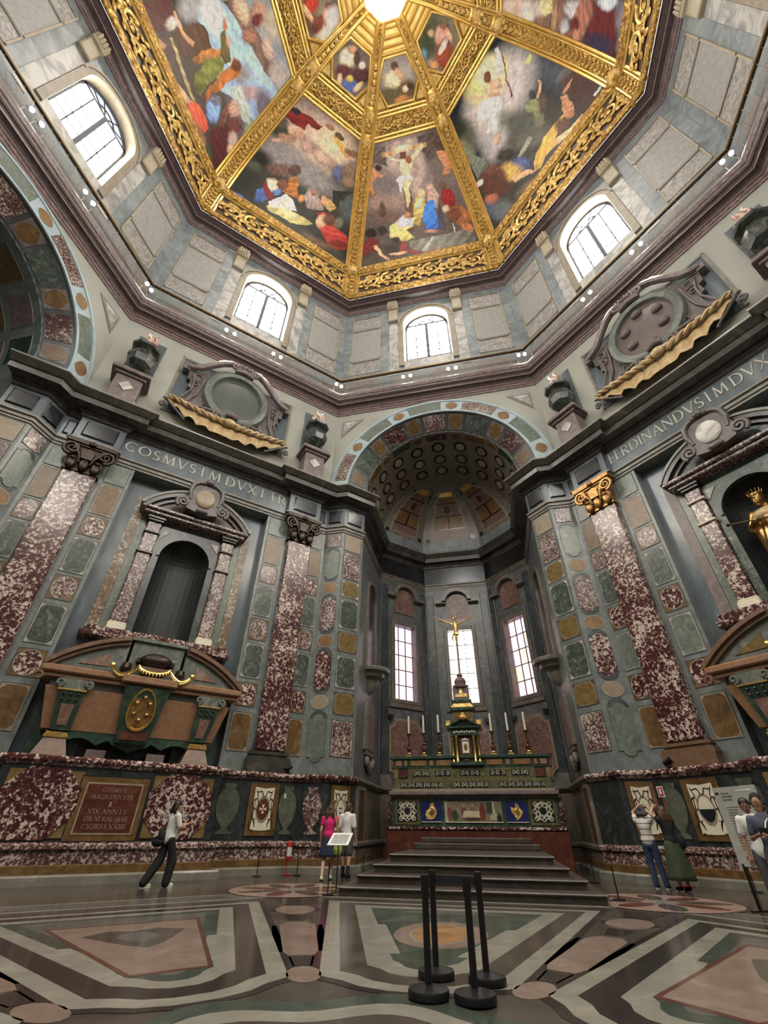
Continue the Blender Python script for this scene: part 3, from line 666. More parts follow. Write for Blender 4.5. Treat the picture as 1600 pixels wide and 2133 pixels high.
def vault(az, rad, y0, y1, mat, name):
    m = MB(); n = 32; f = arch_barrel_map(rad)
    for i in range(n):
        t0, t1 = 180 * i / n, 180 * (i + 1) / n
        quad(m, f(y0, t0, 0), f(y0, t1, 0), f(y1, t1, 0), f(y1, t0, 0))
    return m.build(name, mat, WALLS[az], True, recalc=False)
LY0, LY1 = SPL, AY1 - AP
vault(0, R_IN, LY0, LY1, 'apsevault', 'apse_vault')
voussoirs(WALLS[0], arch_barrel_map(R_IN), LY0 + .10, LY0 + .62, ['greendark', 'brown', 'brecciadark'], 'brown', 17, 9, 2.6, None, 1)
_bm = arch_barrel_map(R_IN)
for row, yc in enumerate((2.02, 3.08, 4.12)):
    for i in range(9):
        ac = 16 + 18.5 * i
        g = panel(WALLS[0], _bm, [(yc + .42 * math.cos(R_(22.5 + 45 * j)), ac + 5.9 * math.sin(R_(22.5 + 45 * j))) for j in range(8)], 'black', .02, 'coffer', 'cornicedark', .05)
        vs, fs = mapped(arch_oval(yc - .27, yc + .27, ac - 3.7, ac + 3.7, 12), _bm, .05); obj('coffer_boss', vs, fs, 'brownpale' if (row + i) % 3 else 'cream', g)
        if i < 8 and row < 3: panel(WALLS[0], _bm, arch_oval(yc + .40, yc + .60, ac + 8.0, ac + 10.6, 8), 'brownpale', .02, 'coffer_stud')
# half dome: three curved cells over the apse walls
def cell_map(p, q):
    c0 = Vector((0, AY1 - AP)); P = Vector((p[0], p[1] - AP)) - c0; Q = Vector((q[0], q[1] - AP)) - c0
    def f(u, v, h):                                       # u -1..1 across, v elevation in degrees
        c = math.cos(R_(v)); w = P * (.5 - u / 2) + Q * (.5 + u / 2); b = w * c * (1 - h / 4.0)
        return (b.x, c0.y + b.y, ARC_Z + (R_IN - h) * math.sin(R_(v)))
    return f
for k in (1, 2, 3):
    f = cell_map(APSE[k], APSE[k + 1]); m = MB(); n = 16
    for i in range(n): quad(m, f(-1, 90 * i / n, 0), f(1, 90 * i / n, 0), f(1, 90 * (i + 1) / n, 0), f(-1, 90 * (i + 1) / n, 0))
    o = m.build('apse_dome_cell', 'apsevault', WALLS[0], False, recalc=False)
    def cpanel(parent, u0, u1, v0, v1, h, mat, name, n=8):   # curved patch that follows the cell
        m = MB()
        for i in range(n): a, b = v0 + (v1 - v0) * i / n, v0 + (v1 - v0) * (i + 1) / n; quad(m, f(u0, a, h), f(u1, a, h), f(u1, b, h), f(u0, b, h))
        for uu, w in ((u0, .012), (u1, -.012)):
            for i in range(n): a, b = v0 + (v1 - v0) * i / n, v0 + (v1 - v0) * (i + 1) / n; quad(m, f(uu, a, h), f(uu, b, h), f(uu, b, 0), f(uu, a, 0))
        return m.build(name, mat, parent, False, recalc=False)
    g = cpanel(o, -.66, .66, 12.5, 66.5, .02, 'jointlight', 'dome_panel', 14); cpanel(g, -.63, .63, 13, 66, .028, 'brownpale', 'dome_inlay', 14)
    for (u0, u1, v0, v1, mt) in ((-.58, .58, 14, 21, 'pinkbreccia'), (-.56, -.05, 23, 35, 'orange'), (.05, .56, 23, 35, 'orange'), (-.52, .52, 37, 50, 'pinkbreccia'), (-.50, -.06, 52, 58, 'orange'), (.06, .50, 52, 58, 'orange'), (-.48, .48, 59.5, 65.5, 'goldsmooth')):
        cpanel(g, u0, u1, v0, v1, .04, mt, 'dome_inlay', 4)
    for u0, u1, v0, v1 in ((-.60, .60, 21.4, 22.6), (-.60, .60, 35.4, 36.6), (-.60, .60, 50.4, 51.6), (-.035, .035, 22, 36)): cpanel(g, u0, u1, v0, v1, .05, 'black', 'dome_inlay', 2)
    for (u, v) in ((-.82, 12), (.82, 12), (-.80, 60), (.80, 60)):
        q = cpanel(o, u - .10, u + .10, v - 2.6, v + 2.6, .03, 'jointlight', 'dome_stud', 2); cpanel(q, u - .08, u + .08, v - 2.1, v + 2.1, .04, 'black', 'dome_stud_centre', 2)
    vs, fs = mapped(arch_oval(-.16, .16, 39, 48, 12), f, .07); obj('dome_inlay', vs, fs, 'brecciadark', g)
    b = MB(); quad(b, f(-1, 0, .02), f(1, 0, .02), f(1, 9, .02), f(-1, 9, .02)); b.build('dome_base_band', 'bluegrey', o)
# side chapel: plain barrel room behind the arch
m = MB()
for sx in (-1, 1): vstrip(m, sx * R_IN, SPL, sx * R_IN, 6.0, 0, ARC_Z)
vstrip(m, -R_IN, 6.0, R_IN, 6.0, 0, ARC_Z + R_IN); o = m.build('chapel_wall', 'grey', WALLS[-90])
vault(-90, R_IN, SPL, 6.0, 'grey', 'chapel_vault')
_bm = arch_barrel_map(R_IN)
for row, yc in enumerate((1.75, 3.15, 4.55)):
    for i in range(7):
        ac = 14 + 25 * i
        panel(WALLS[-90], _bm, arch_sector(yc - .55, yc + .55, ac - 9, ac + 9), ['greendark', 'mauve', 'brown', 'brecciadark'][(i + row) % 4], .02, 'vault_panel', 'jointlight', .015)

# ---- entablature ----------------------------------------------------------------------
def ent_path(az, left=True, right=True):
    s = lambda x, d: fp(az, x, d)
    k = (AP) * T8
    if az in TOMB_AZ or az in (90, 135, 180, -135):
        if az in TOMB_AZ:
            return [s(-k, 0), s(-5.22, 0), s(-5.22, .28), s(-3.70, .28), s(-3.70, 0), s(3.70, 0), s(3.70, .28), s(5.22, .28), s(5.22, 0), s(k, 0)]
        return [s(-k, 0), s(k, 0)]
E_ARCH = [(.04, 12.93), (.04, 13.04), (.09, 13.04), (.09, 13.16), (.17, 13.20), (.17, 13.27), (.05, 13.27)]
E_FRZ = [(.05, 13.27), (.05, 14.36)]
E_COR = [(.05, 14.36), (.12, 14.40), (.16, 14.50), (.28, 14.56), (.28, 14.62), (.66, 14.66), (.66, 14.92), (.72, 14.95), (.80, 15.05), (.90, 15.18), (.90, 15.26), (.4, 15.36), (-.05, 15.40)]
TRIM = [0]
def entab(path, e0, e1, side, fr='slate', scale=1.0, smalldark=False):
    TRIM[0] += 1
    o = struct(sweep(path, [(d * scale, z) for d, z in E_COR], 'trim_%d' % TRIM[0], 'cornicedark', None, False, e0, e1), 'dark projecting cornice above the %s wall bay' % side)
    sweep(path, [(d * scale, z) for d, z in E_FRZ], 'frieze', fr, o, False, e0, e1)
    sweep(path, [(d * scale, z) for d, z in E_ARCH], 'architrave', 'cornicelight' if not smalldark else 'apsebrown', o, False, e0, e1)
    c = [(.905 * scale, 15.19), (.915 * scale, 15.225), (.905 * scale, 15.262)]
    sweep(path, c, 'cornice_edge', 'cornicelight', o, False, e0, e1)
    return o
k0 = HALF
ENT = {}
for az in TOMB_AZ:
    ENT[az] = entab(ent_path(az), fp(az - 45, k0 - 1), fp(az + 45, -k0 + 1), SIDE[az].replace('_', ' '))
for az in (90, 135, 180, -135):
    ENT[az] = entab([fp(az, -k0), fp(az, k0)], fp(az - 45, k0 - 1), fp(az + 45, -k0 + 1), SIDE[az].replace('_', ' '))
def W2(az, x, y): return fp(az, x, -y)
# altar arch piers and apse as one run
run = [fp(0, -k0), fp(0, -R_MID), fp(0, -R_IN, -SPL)]
ENT[0] = entab(run, fp(-45, k0 - 1), (-AX, AY1), 'left altar pier')
ENT['0r'] = entab([fp(0, R_IN, -SPL), fp(0, R_MID), fp(0, k0)], (AX, AY1), fp(45, -k0 + 1), 'right altar pier')
entab([APSE[0], APSE[1], APSE[2], APSE[3], APSE[4], APSE[5]], fp(0, -R_MID), fp(0, R_MID), 'apse', 'black', .62, True)
ENT['cr'] = entab([fp(-90, R_IN, -SPL), fp(-90, R_MID), fp(-90, k0)], fp(-90, R_IN, -3), fp(-45, -k0 + 1), 'side chapel right pier')
ENT['cl'] = entab([fp(-90, -k0), fp(-90, -R_MID), fp(-90, -R_IN, -SPL)], fp(-135, k0 - 1), fp(-90, -R_IN, -3), 'side chapel left pier')
# black frieze slabs with a bevelled face
def slab(parent, M, x0, x1, y):
    m = MB(); m.bbox(x0, x1, y - .07, y, 13.48, 14.24, .05); m.build('frieze_slab', 'black', parent, False, M)
for az in TOMB_AZ:
    for sx in (-1, 1):
        slab(ENT[az], faceM(az), sx * 4.46 - .58, sx * 4.46 + .58, -.33)
        slab(ENT[az], faceM(az), min(sx * 5.32, sx * 5.66), max(sx * 5.32, sx * 5.66), -.05)
for key, az, sx in ((0, 0, -1), ('0r', 0, 1), ('cr', -90, 1)):
    slab(ENT[key], faceM(az), min(sx * 4.98, sx * 5.66), max(sx * 4.98, sx * 5.66), -.05)
    a = R_(45) * sx; L = math.hypot(R_MID - R_IN, SPL)
    M = faceM(az) @ Matrix.Translation((sx * (R_MID + R_IN) / 2, SPL / 2, 0)) @ Matrix.Rotation(-sx * math.atan2(SPL, R_MID - R_IN), 4, 'Z')
    slab(ENT[key], M, -L / 2 + .12, L / 2 - .16, -.05)

# ---- dado (baseboard) -------------------------------------------------------------------
B_STEP = [(.34, 0.0), (.34, .16), (.30, .20), (.06, .20)]
B_SKIRT = [(.14, .20), (.14, .36), (.10, .38)]
B_LOW = [(.10, .38), (.10, .66), (.17, .68), (.17, .76), (.10, .80), (0, .82)]
B_FACE = [(0, .82), (0, 2.44)]
B_LEDGE = [(0, 2.44), (.05, 2.44), (.10, 2.50), (.16, 2.54), (.16, 2.60), (.10, 2.66), (-.6, 2.70)]
def dado(path, e0, e1, side, rich=True):
    o = struct(sweep(path, B_FACE, 'baseboard_' + side, 'dado' if rich else 'apsebrown', None, False, e0, e1), 'dark marble dado along the %s wall' % side.replace('_', ' '))
    sweep(path, B_STEP, 'step', 'floorpale', o, False, e0, e1)
    sweep(path, B_SKIRT, 'skirting', 'brown', o, False, e0, e1)
    sweep(path, B_LOW, 'lower_band', 'brecciafine' if rich else 'apsebrown', o, False, e0, e1)
    sweep(path, B_LEDGE, 'ledge', 'breccia' if rich else 'apsebrown', o, False, e0, e1)
    return o
kd = (AP - .35) * T8; DADO = {}
for az in TOMB_AZ:
    DADO[az] = dado([fp(az, -kd, .35), fp(az, -2.75, .35), fp(az, -2.75, 1.0), fp(az, 2.75, 1.0), fp(az, 2.75, .35), fp(az, kd, .35)],
                    fp(az - 45, kd - 1, .35), fp(az + 45, -kd + 1, .35), SIDE[az])
for az in (90, 135, 180, -135):
    DADO[az] = dado([fp(az, -kd, .35), fp(az, kd, .35)], fp(az - 45, kd - 1, .35), fp(az + 45, -kd + 1, .35), SIDE[az])
DADO['al'] = dado([fp(0, -kd, .35), fp(0, -4.75, .35), fp(0, -4.62, .30), (-R_IN + .1, AP + SPL)], fp(-45, kd - 1, .35), (-AX + .1, AY1), 'altar_left')
DADO['ar'] = dado([(R_IN - .1, AP + SPL), fp(0, 4.62, .30), fp(0, 4.75, .35), fp(0, kd, .35)], (AX - .1, AY1), fp(45, -kd + 1, .35), 'altar_right')
DADO['cr'] = dado([fp(-90, R_IN - .1, -SPL), fp(-90, 4.62, .30), fp(-90, 4.75, .35), fp(-90, kd, .35)], fp(-90, R_IN - .1, -3), fp(-45, -kd + 1, .35), 'chapel_right')
dado([(-R_IN + .1, AP + SPL), (-AX + .1, AY1), (-ABX, AYB - .1), (ABX, AYB - .1), (AX - .1, AY1), (R_IN - .1, AP + SPL)], fp(0, -R_MID), fp(0, R_MID), 'apse', False)

# ---- great cornice, gallery and drum ------------------------------------------------------
G_COR = [(0, 21.44), (.05, 21.44), (.05, 21.56), (.10, 21.60), (.10, 21.72), (.17, 21.76), (.17, 21.82)]
G_COR2 = [(.17, 21.82), (.13, 21.86), (.13, 22.06), (.22, 22.12), (.30, 22.14), (.30, 22.20)]
G_COR3 = [(.30, 22.20), (.27, 22.24), (.27, 22.44), (.33, 22.48), (.37, 22.55), (.37, 22.62)]
G_COR4 = [(.37, 22.62), (.36, 22.66), (.42, 22.72), (.48, 22.84), (.48, 22.95), (.42, 22.98), (-.3, 23.0)]
D_COR = [(-.27, 33.05), (-.20, 33.05), (-.20, 33.16), (-.10, 33.20), (-.10, 33.30), (.0, 33.34)]
D_COR2 = [(.0, 33.34), (.04, 33.38), (.30, 33.42), (.30, 33.52), (.38, 33.58), (.50, 33.66), (.50, 33.74), (.60, 33.80)]
DW = .27                                                  # drum wall stands back this far
def drum_wall(az, full):
    hs = (AP + DW) * T8; m = MB(); r = 1.6; zs = 30.5; zb = 26.2; y = DW
    vstrip(m, -hs, y, -r, y, 22.9, zs); vstrip(m, r, y, hs, y, 22.9, zs); vstrip(m, -r, y, r, y, 22.9, zb); arch_cut(m, 0, zs, r, -hs, hs, zs, 33.4, y, 24)
    w = struct(m.build('wall_drum_' + SIDE[az], 'bluegrey', None, False, faceM(az)), 'blue grey drum wall bay above the gallery')
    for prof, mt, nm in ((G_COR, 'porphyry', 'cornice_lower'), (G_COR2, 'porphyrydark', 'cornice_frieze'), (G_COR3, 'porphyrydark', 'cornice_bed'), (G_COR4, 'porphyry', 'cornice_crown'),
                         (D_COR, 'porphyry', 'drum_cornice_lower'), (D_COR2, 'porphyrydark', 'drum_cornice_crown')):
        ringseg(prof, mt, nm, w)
    for a, b, d in ((21.50, 21.545, .056), (21.775, 21.815, .176), (22.145, 22.195, .306), (22.555, 22.61, .376), (22.86, 22.945, .486)):
        ringseg([(d, a), (d + .012, (a + b) / 2), (d, b)], 'mauvehighlight', 'cornice_highlight', w)  # thin pale strips put highlights into the colour of the great cornice
    for a, b, d in ((33.06, 33.11, -.195), (33.21, 33.29, -.095), (33.43, 33.51, .306)): ringseg([(d, a), (d + .012, (a + b) / 2), (d, b)], 'mauvehighlight', 'cornice_highlight', w)  # same painted highlight lines on the drum cornice
    g = MB(); zt = 24.9; nt = 13                           # gallery wall tiles
    for i in range(nt):
        a, b = -hs + 2 * hs * i / nt, -hs + 2 * hs * (i + 1) / nt
        t = MB(); t.box(a + .01, b - .01, y - .02, y, 23.0, zt); t.build('gallery_tile', 'gallerytile', w)
    return w
def drum_window(az, num, full):
    w = struct(link('window_%d' % num, None, None, faceM(az)), 'bright arched drum window with thin iron bars in the %s bay' % SIDE[az].replace('_', ' '))
    y0, y1 = DW, DW + .60; r = 1.6; zs = 30.5; zb = 26.2
    m = MB(); n = 20
    for sx in (-1, 1): vstrip(m, sx * r, y0, sx * 1.52, y1, zb, zs)
    for i in range(n):
        t0, t1 = math.pi * i / n, math.pi * (i + 1) / n
        p = lambda t, rr, y: (rr * math.cos(t), y, zs + rr * math.sin(t))
        quad(m, p(t0, r, y0), p(t1, r, y0), p(t1, 1.52, y1), p(t0, 1.52, y1))
    quad(m, (-r, y0, zb), (r, y0, zb), (1.52, y1, 27.0), (-1.52, y1, 27.0)); m.build('window_reveal', 'cream', w, True, recalc=False)
    zt = 30.95; g = 1.5
    top = [(g * math.cos(R_(t)), zs + g * math.sin(R_(t))) for t in range(0, 181, 6)]
    up = [p for p in top if p[1] >= zt]
    xt = math.sqrt(g * g - (zt - zs) ** 2)
    q = MB(); q.prism([(xt, zt)] + up + [(-xt, zt)], y1 - .02, y1); q.build('pane', 'daylight' if az != -90 else 'daylightblue', w)
    xs = [-1.5, -.78, 0, .78, 1.5]; zsr = [27.0, 27.7, 28.4, 29.4, zt]
    for i in range(4):
        for j in range(4):
            q = MB(); q.box(xs[i], xs[i + 1], y1 - .02, y1, zsr[j], zsr[j + 1]); q.build('pane', 'daylight', w)
    bars = [(-1.5, 1.5, zt - .08, zt + .08, .09), (-.10, .10, 27.0, zt, .12)] + [(x - .032, x + .032, 27.0, zt, .05) for x in (-.78, .78)] + [(-1.5, 1.5, z - .036, z + .036, .05) for z in zsr[1:-1]] + [(-1.58, -1.44, 27.0, zs, .06), (1.44, 1.58, 27.0, zs, .06), (-1.5, 1.5, 26.93, 27.07, .06)]
    for x0, x1, z0, z1, d in bars:
        q = MB(); q.box(x0, x1, y1 - .03 - d, y1 - .025, z0, z1); q.build('glazing_bar', 'ironlit', w)
    q = MB(); q.arcband(0, zs, 1.40, 1.58, 0, 180, 24, y1 - .12, y1 - .02); q.build('window_rim', 'ironlit', w)
    q = MB(); q.arcband(0, zt, .52, .60, 0, 180, 14, y1 - .08, y1 - .03)
    for t in (30, 65, 115, 150):
        q.tube([(0, y1 - .06, zt), (1.35 * math.cos(R_(t)), y1 - .06, zt + 1.35 * math.sin(R_(t)) * .80)], .038, 5)
    q.build('fan_bars', 'ironlit', w)
    f = MB(); f.arcband(0, zs, r, 1.95, 0, 180, 26, y0 - .10, y0); f.box(-1.95, -r, y0 - .10, y0, 25.7, zs); f.box(r, 1.95, y0 - .10, y0, 25.7, zs)
    f.arcband(0, zs, 1.86, 1.97, 0, 180, 26, y0 - .16, y0 - .08); f.build('window_frame', 'framestone', w)
    return w
def drum_detail(az, w):
    f = flat_map(DW)
    for sx in (-1, 1):
        o = lambda a, b: (min(sx * a, sx * b), max(sx * a, sx * b))
        panel(w, f, shape_rect(*o(1.98, 2.62), 24.9, 30.85), 'whitevein', .05, 'flank_strip')
        c = MB(); x0, x1 = o(1.97, 2.66)                     # console bracket
        c.bbox(x0, x1, DW - .28, DW, 31.0, 32.35, .06); c.bbox(x0 - .05, x1 + .05, DW - .50, DW, 32.35, 33.1, .08)
        for t in range(4): c.lathe([(.07, 0), (.09, .35), (.07, .68)], (x0 + .10 + (x1 - x0 - .2) * t / 3, DW - .50, 32.40), 8)
        c.build('console', 'cream', w, False)
        u0, u1 = o(3.33, 5.26)
        for z0, z1, mt in ((25.66, 26.9, 'palebreccia'), (27.15, 30.6, 'palepanel'), (30.85, 32.22, 'palebreccia')):
            panel(w, f, shape_rect(u0, u1, z0, z1), mt, .03, 'marble_panel', 'jointlight', .06)
            q = MB(); q.box(u0 - .09, u1 + .09, DW - .085, DW, z1, z1 + .085); q.build('panel_moulding', 'framestone', w)
            for xx in (u0 - .07, u1 + .015):
                q = MB(); q.box(xx - .01, xx + .065, DW - .085, DW, z0 - .03, z1); q.build('panel_moulding', 'cream', w)
        for k, (z0, z1) in enumerate(((25.0, 27.6), (27.65, 30.1), (30.15, 33.0))):   # ashlar slabs beside the window and in the corner
            panel(w, f, shape_rect(*o(2.66, 3.22), z0, z1), ('bluegreyb', 'bluegrey')[(k + (sx > 0)) % 2], .006, 'ashlar_slab')
            panel(w, f, shape_rect(*o(5.40, 5.88), z0 + .6, min(33.0, z1 + .6)), ('bluegrey', 'bluegreyb')[k % 2], .006, 'ashlar_slab')
    panel(w, f, shape_rect(-1.6, 1.6, 25.2, 26.15), 'whitevein', .05, 'window_apron')
VIS = (-90, -45, 0, 45, 90)
for n, az in enumerate(ALLAZ):
    w = drum_wall(az, az in VIS); drum_window(az, 4 + n, az in VIS)
    if az in VIS: drum_detail(az, w)

# ---- floor ---------------------------------------------------------------------------------
fl = MB(); fl.hprism([(26 * math.sin(R_(t)), 26 * math.cos(R_(t))) for t in range(0, 360, 15)][::-1], -.2, 0.0)
FLOOR = struct(fl.build('floor', 'floordark'), 'polished inlaid marble floor of bands, medallions and circles')
def fpoly(pts, mat, h, az, name='floor_inlay'):
    a = R_(az); c, s = math.cos(a), math.sin(a); n = len(pts); h += .002
    P = [(x * c + y * s, -x * s + y * c) for x, y in pts]
    vs = [(x, y, h) for x, y in P] + [(x, y, -.01) for x, y in P]
    fs = [tuple(range(n))] + [(i, n + i, n + (i + 1) % n, (i + 1) % n) for i in range(n)]
    return obj(name, vs, fs, mat, FLOOR)
def trap(k, top=7.85, bot=2.45, wt=2.62, wb=.98, notch=None):
    """radial panel inset by k: straight outer edge, rounded inner edge"""
    sl = (wt - wb) / (top - bot); L = math.sqrt(1 + sl * sl); t, b = top - k, bot + k
    w = lambda y: wb + (y - bot) * sl - k * L
    pts = [(-w(t), t), (w(t), t)]
    wb2 = w(b)
    if notch:
        for y0, y1 in notch:
            pts += [(w(y1), y1), (w(y1) - .12, y1), (w(y0) - .12, y0), (w(y0), y0)]
    pts += [(wb2, b)] + [(wb2 * .72, b - .10), (wb2 * .5, b - .24), (wb2 * .2, b - .32), (-wb2 * .2, b - .32), (-wb2 * .5, b - .24), (-wb2 * .72, b - .10)] + [(-wb2, b)]
    if notch:
        for y0, y1 in notch[::-1]:
            pts += [(-w(y0), y0), (-w(y0) + .12, y0), (-w(y1) + .12, y1), (-w(y1), y1)]
    return pts
def ell(cx, cy, a, b, n=24): return [(cx + a * math.cos(2 * math.pi * i / n), cy + b * math.sin(2 * math.pi * i / n)) for i in range(n)]
for i, az in enumerate(ALLAZ):
    odd = i % 2
    fpoly(trap(0), 'floorblack', .002, az); fpoly(trap(.10), 'floorpale', .003, az); fpoly(trap(.30), 'floorblack' if not odd else 'floordark', .004, az); fpoly(trap(.58), 'floorpale', .005, az)
    if az in (0, 180, 90, -90):
        fpoly(trap(.86, notch=((3.6, 5.4),)), 'floorgreen', .006, az); fpoly(ell(0, 4.9, .62, .95), 'floorpink', .007, az); fpoly(ell(0, 4.9, .42, .72), 'floorpale', .008, az); fpoly(ell(0, 4.9, .38, .66), 'orange', .009, az)
        fpoly([(-.9, 6.7), (-.3, 6.95), (.3, 6.95), (.9, 6.7), (.6, 6.6), (-.6, 6.6)], 'floorgrey', .007, az)
    else:
        fpoly(trap(.80, notch=((3.5, 4.9),)), 'floorgreen', .006, az); fpoly(trap(1.0), 'floorgrey', .007, az)
        fpoly([(-1.02, 6.3), (1.02, 6.3), (.40, 3.25), (-.40, 3.25)], 'floorred', .008, az); fpoly([(-.95, 6.22), (.95, 6.22), (.36, 3.32), (-.36, 3.32)], 'floorpink', .009, az)
        fpoly([(-.62, 5.5), (-.3, 5.75), (0, 5.62), (.3, 5.75), (.62, 5.5), (.42, 5.1), (.2, 4.7), (0, 4.5), (-.2, 4.7), (-.42, 5.1)], 'floordark', .010, az)
        fpoly(ell(0, 5.2, .24, .34), 'floorgrey', .011, az)
    c = az + 22.5                                          # strip along the corner radius
    for y, a, b, mt in ((7.0, .34, .50, 'floorpink'), (2.78, .17, .30, 'floorpink')):
        fpoly(ell(0, y, a + .10, b * .55, 8), 'floorblack', .002, c); fpoly(ell(0, y, a, b, 16), mt, .003, c)
    fpoly([(-.32, 3.75), (.32, 3.75), (.36, 5.45), (-.36, 5.45)], 'floorblack', .002, c)
    fpoly([(-.14, 3.55), (.14, 3.55), (.20, 3.75), (.26, 5.45), (.14, 5.7), (-.14, 5.7), (-.26, 5.45), (-.20, 3.75)], 'floorpink', .004, c)
    fpoly([(-.10, 3.1), (.10, 3.1), (.14, 3.5), (-.14, 3.5)], 'floorblack', .002, c); fpoly([(-.12, 5.9), (.12, 5.9), (.18, 6.4), (-.18, 6.4)], 'floorblack', .002, c)
    fpoly([(-.2, 7.6), (.2, 7.6), (.34, 8.4), (-.34, 8.4)], 'floorblack', .002, c)
    if abs(c) < 100:
        fpoly(ell(0, 10.1, 1.50, 1.50, 40), 'floorblack', .004, c); fpoly(ell(0, 10.1, 1.42, 1.42, 40), 'floordisc', .005, c)
        for j in range(8):
            t = R_(45 * j + 22.5); cx, cy = .80 * math.cos(t), 10.1 + .80 * math.sin(t)
            q = [(cx + .50 * math.cos(u) * math.cos(t) - .22 * math.sin(u) * math.sin(t), cy + .50 * math.cos(u) * math.sin(t) + .22 * math.sin(u) * math.cos(t)) for u in [2 * math.pi * z / 12 for z in range(12)]]
            fpoly(q, 'floorred' if j % 2 else 'floordark', .007, c)
        fpoly(ell(0, 10.1, .30, .30, 14), 'floorpale', .009, c)
for r0, mt, h in ((2.05, 'floorgreen', .003), (1.80, 'floorpale', .004), (1.55, 'floordark', .005), (1.1, 'floorpink', .006), (.6, 'floorgrey', .007)):
    fpoly([(r0 * (1 + .06 * math.cos(8 * R_(t))) * math.sin(R_(t)), r0 * (1 + .06 * math.cos(8 * R_(t))) * math.cos(R_(t))) for t in range(0, 360, 5)], mt, h, 0)
for az in ALLAZ:                                           # border bands near the walls
    for d0, d1, mt, h in ((5.75, 5.60, 'floorpale', .002), (5.55, 5.0, 'floorgrey', .002), (4.95, 4.85, 'floorpale', .002)):
        fpoly([(-(AP - d0) * T8, AP - d0), ((AP - d0) * T8, AP - d0), ((AP - d1) * T8, AP - d1), (-(AP - d1) * T8, AP - d1)], mt, h, az)
# ---- dome ------------------------------------------------------------------------------------
C22 = math.cos(R_(22.5)); DR = 14.45; DZ = 33.75; DC = 4.0; RHO = DR + DC
def dome_rc(ph): return RHO * math.cos(ph) - DC           # corner radius at elevation ph
def dome_ph(rc): return math.acos((rc + DC) / RHO)
PH1, PH2, PH3, PH4, PH5 = [dome_ph(r) for r in (14.07, 8.42, 6.85, 3.65, 1.9)]
def dome_map(u, v, h):                                    # u along the side, v arc length up the curve
    ph = v / RHO; a = dome_rc(ph) * C22
    return (u, a - AP - h * math.cos(ph), DZ + RHO * math.sin(ph) - h * math.sin(ph))
def dhalf(v): return dome_rc(v / RHO) * C22 * T8
V1, V2, V3, V4, V5 = [p * RHO for p in (PH1, PH2, PH3, PH4, PH5)]
RIBW = .56
CEIL = struct(link('ceiling', None), 'gilded dome ceiling with painted panels between ribs')
def dome_strip(parent, v0, v1, ins, mat, name, h=0.0, n=4, M=None):
    m = MB()
    for i in range(n):
        a, b = v0 + (v1 - v0) * i / n, v0 + (v1 - v0) * (i + 1) / n
        wa, wb = dhalf(a) - ins, dhalf(b) - ins
        quad(m, dome_map(-wa, a, h), dome_map(wa, a, h), dome_map(wb, b, h), dome_map(-wb, b, h))
    if h:
        for v, s in ((v0, -1), (v1, 1)):
            w = dhalf(v) - ins; quad(m, dome_map(-w, v, h), dome_map(w, v, h), dome_map(w, v, 0), dome_map(-w, v, 0))
    return m.build(name, mat, parent, False, M, recalc=False)
def scroll(cx, cv, r, turn, sgn, h0=.12):
    pts = []
    for i in range(20):
        t = i / 19.0; a = sgn * (turn * t) + math.pi / 2; rr = r * (1 - .78 * t)
        pts.append((cx + rr * math.cos(a), cv + rr * math.sin(a)))
    return pts
def relief_frieze(parent, v0, v1, ins, nsc, M, amp=1.0):
    m = MB(); vc = (v0 + v1) / 2; hgt = (v1 - v0); w = dhalf(vc) - ins; step = 2 * w / nsc
    P = lambda u, v: dome_map(u, v, .10)
    wave = [P(-w + 2 * w * i / 60, vc + .30 * hgt * math.sin(math.pi * nsc * i / 60) * .6) for i in range(61)]
    m.tube(wave, .055 * amp, 5)
    for k in range(nsc):
        cx = -w + step * (k + .5); sg = 1 if k % 2 else -1; r = min(hgt * .40, step * .46)
        m.tube([P(u, v) for u, v in scroll(cx, vc, r, 8.5, sg)], [.085 * amp * (1 - .5 * i / 20) for i in range(20)], 5)
        for j in range(7):
            a = 2 * math.pi * j / 7; q = P(cx + r * .98 * math.cos(a), vc + r * .98 * math.sin(a)); m.ellipsoid(q, (.13 * amp, .07, .11 * amp), 6, 4, a)
        m.ellipsoid(P(cx, vc), (.13 * amp, .10, .13 * amp), 6, 4)
        for dv in (-.62, -.25, .25, .62): m.ellipsoid(P(cx + step / 2 * (1 - .12 * abs(dv)), vc + dv * hgt * .5), (.10 * amp, .08, .20 * amp), 6, 4, dv)
        for j in range(5): a = sg * (1.2 + j * 1.05); m.ellipsoid(P(cx + r * .55 * math.cos(a), vc + r * .55 * math.sin(a)), (.10 * amp, .06, .07 * amp), 6, 4, a)
    return m.build('scrollwork', 'goldleaf', parent, True, M)
def beads(parent, v, ins, M, mat='goldsmooth', r=.09, n=40, h=.06, name='bead_moulding'):
    w = dhalf(v) - ins; m = MB()
    m.tube([dome_map(-w, v, h), dome_map(w, v, h)], r, 6); return m.build(name, mat, parent, True, M)
SEG = {}
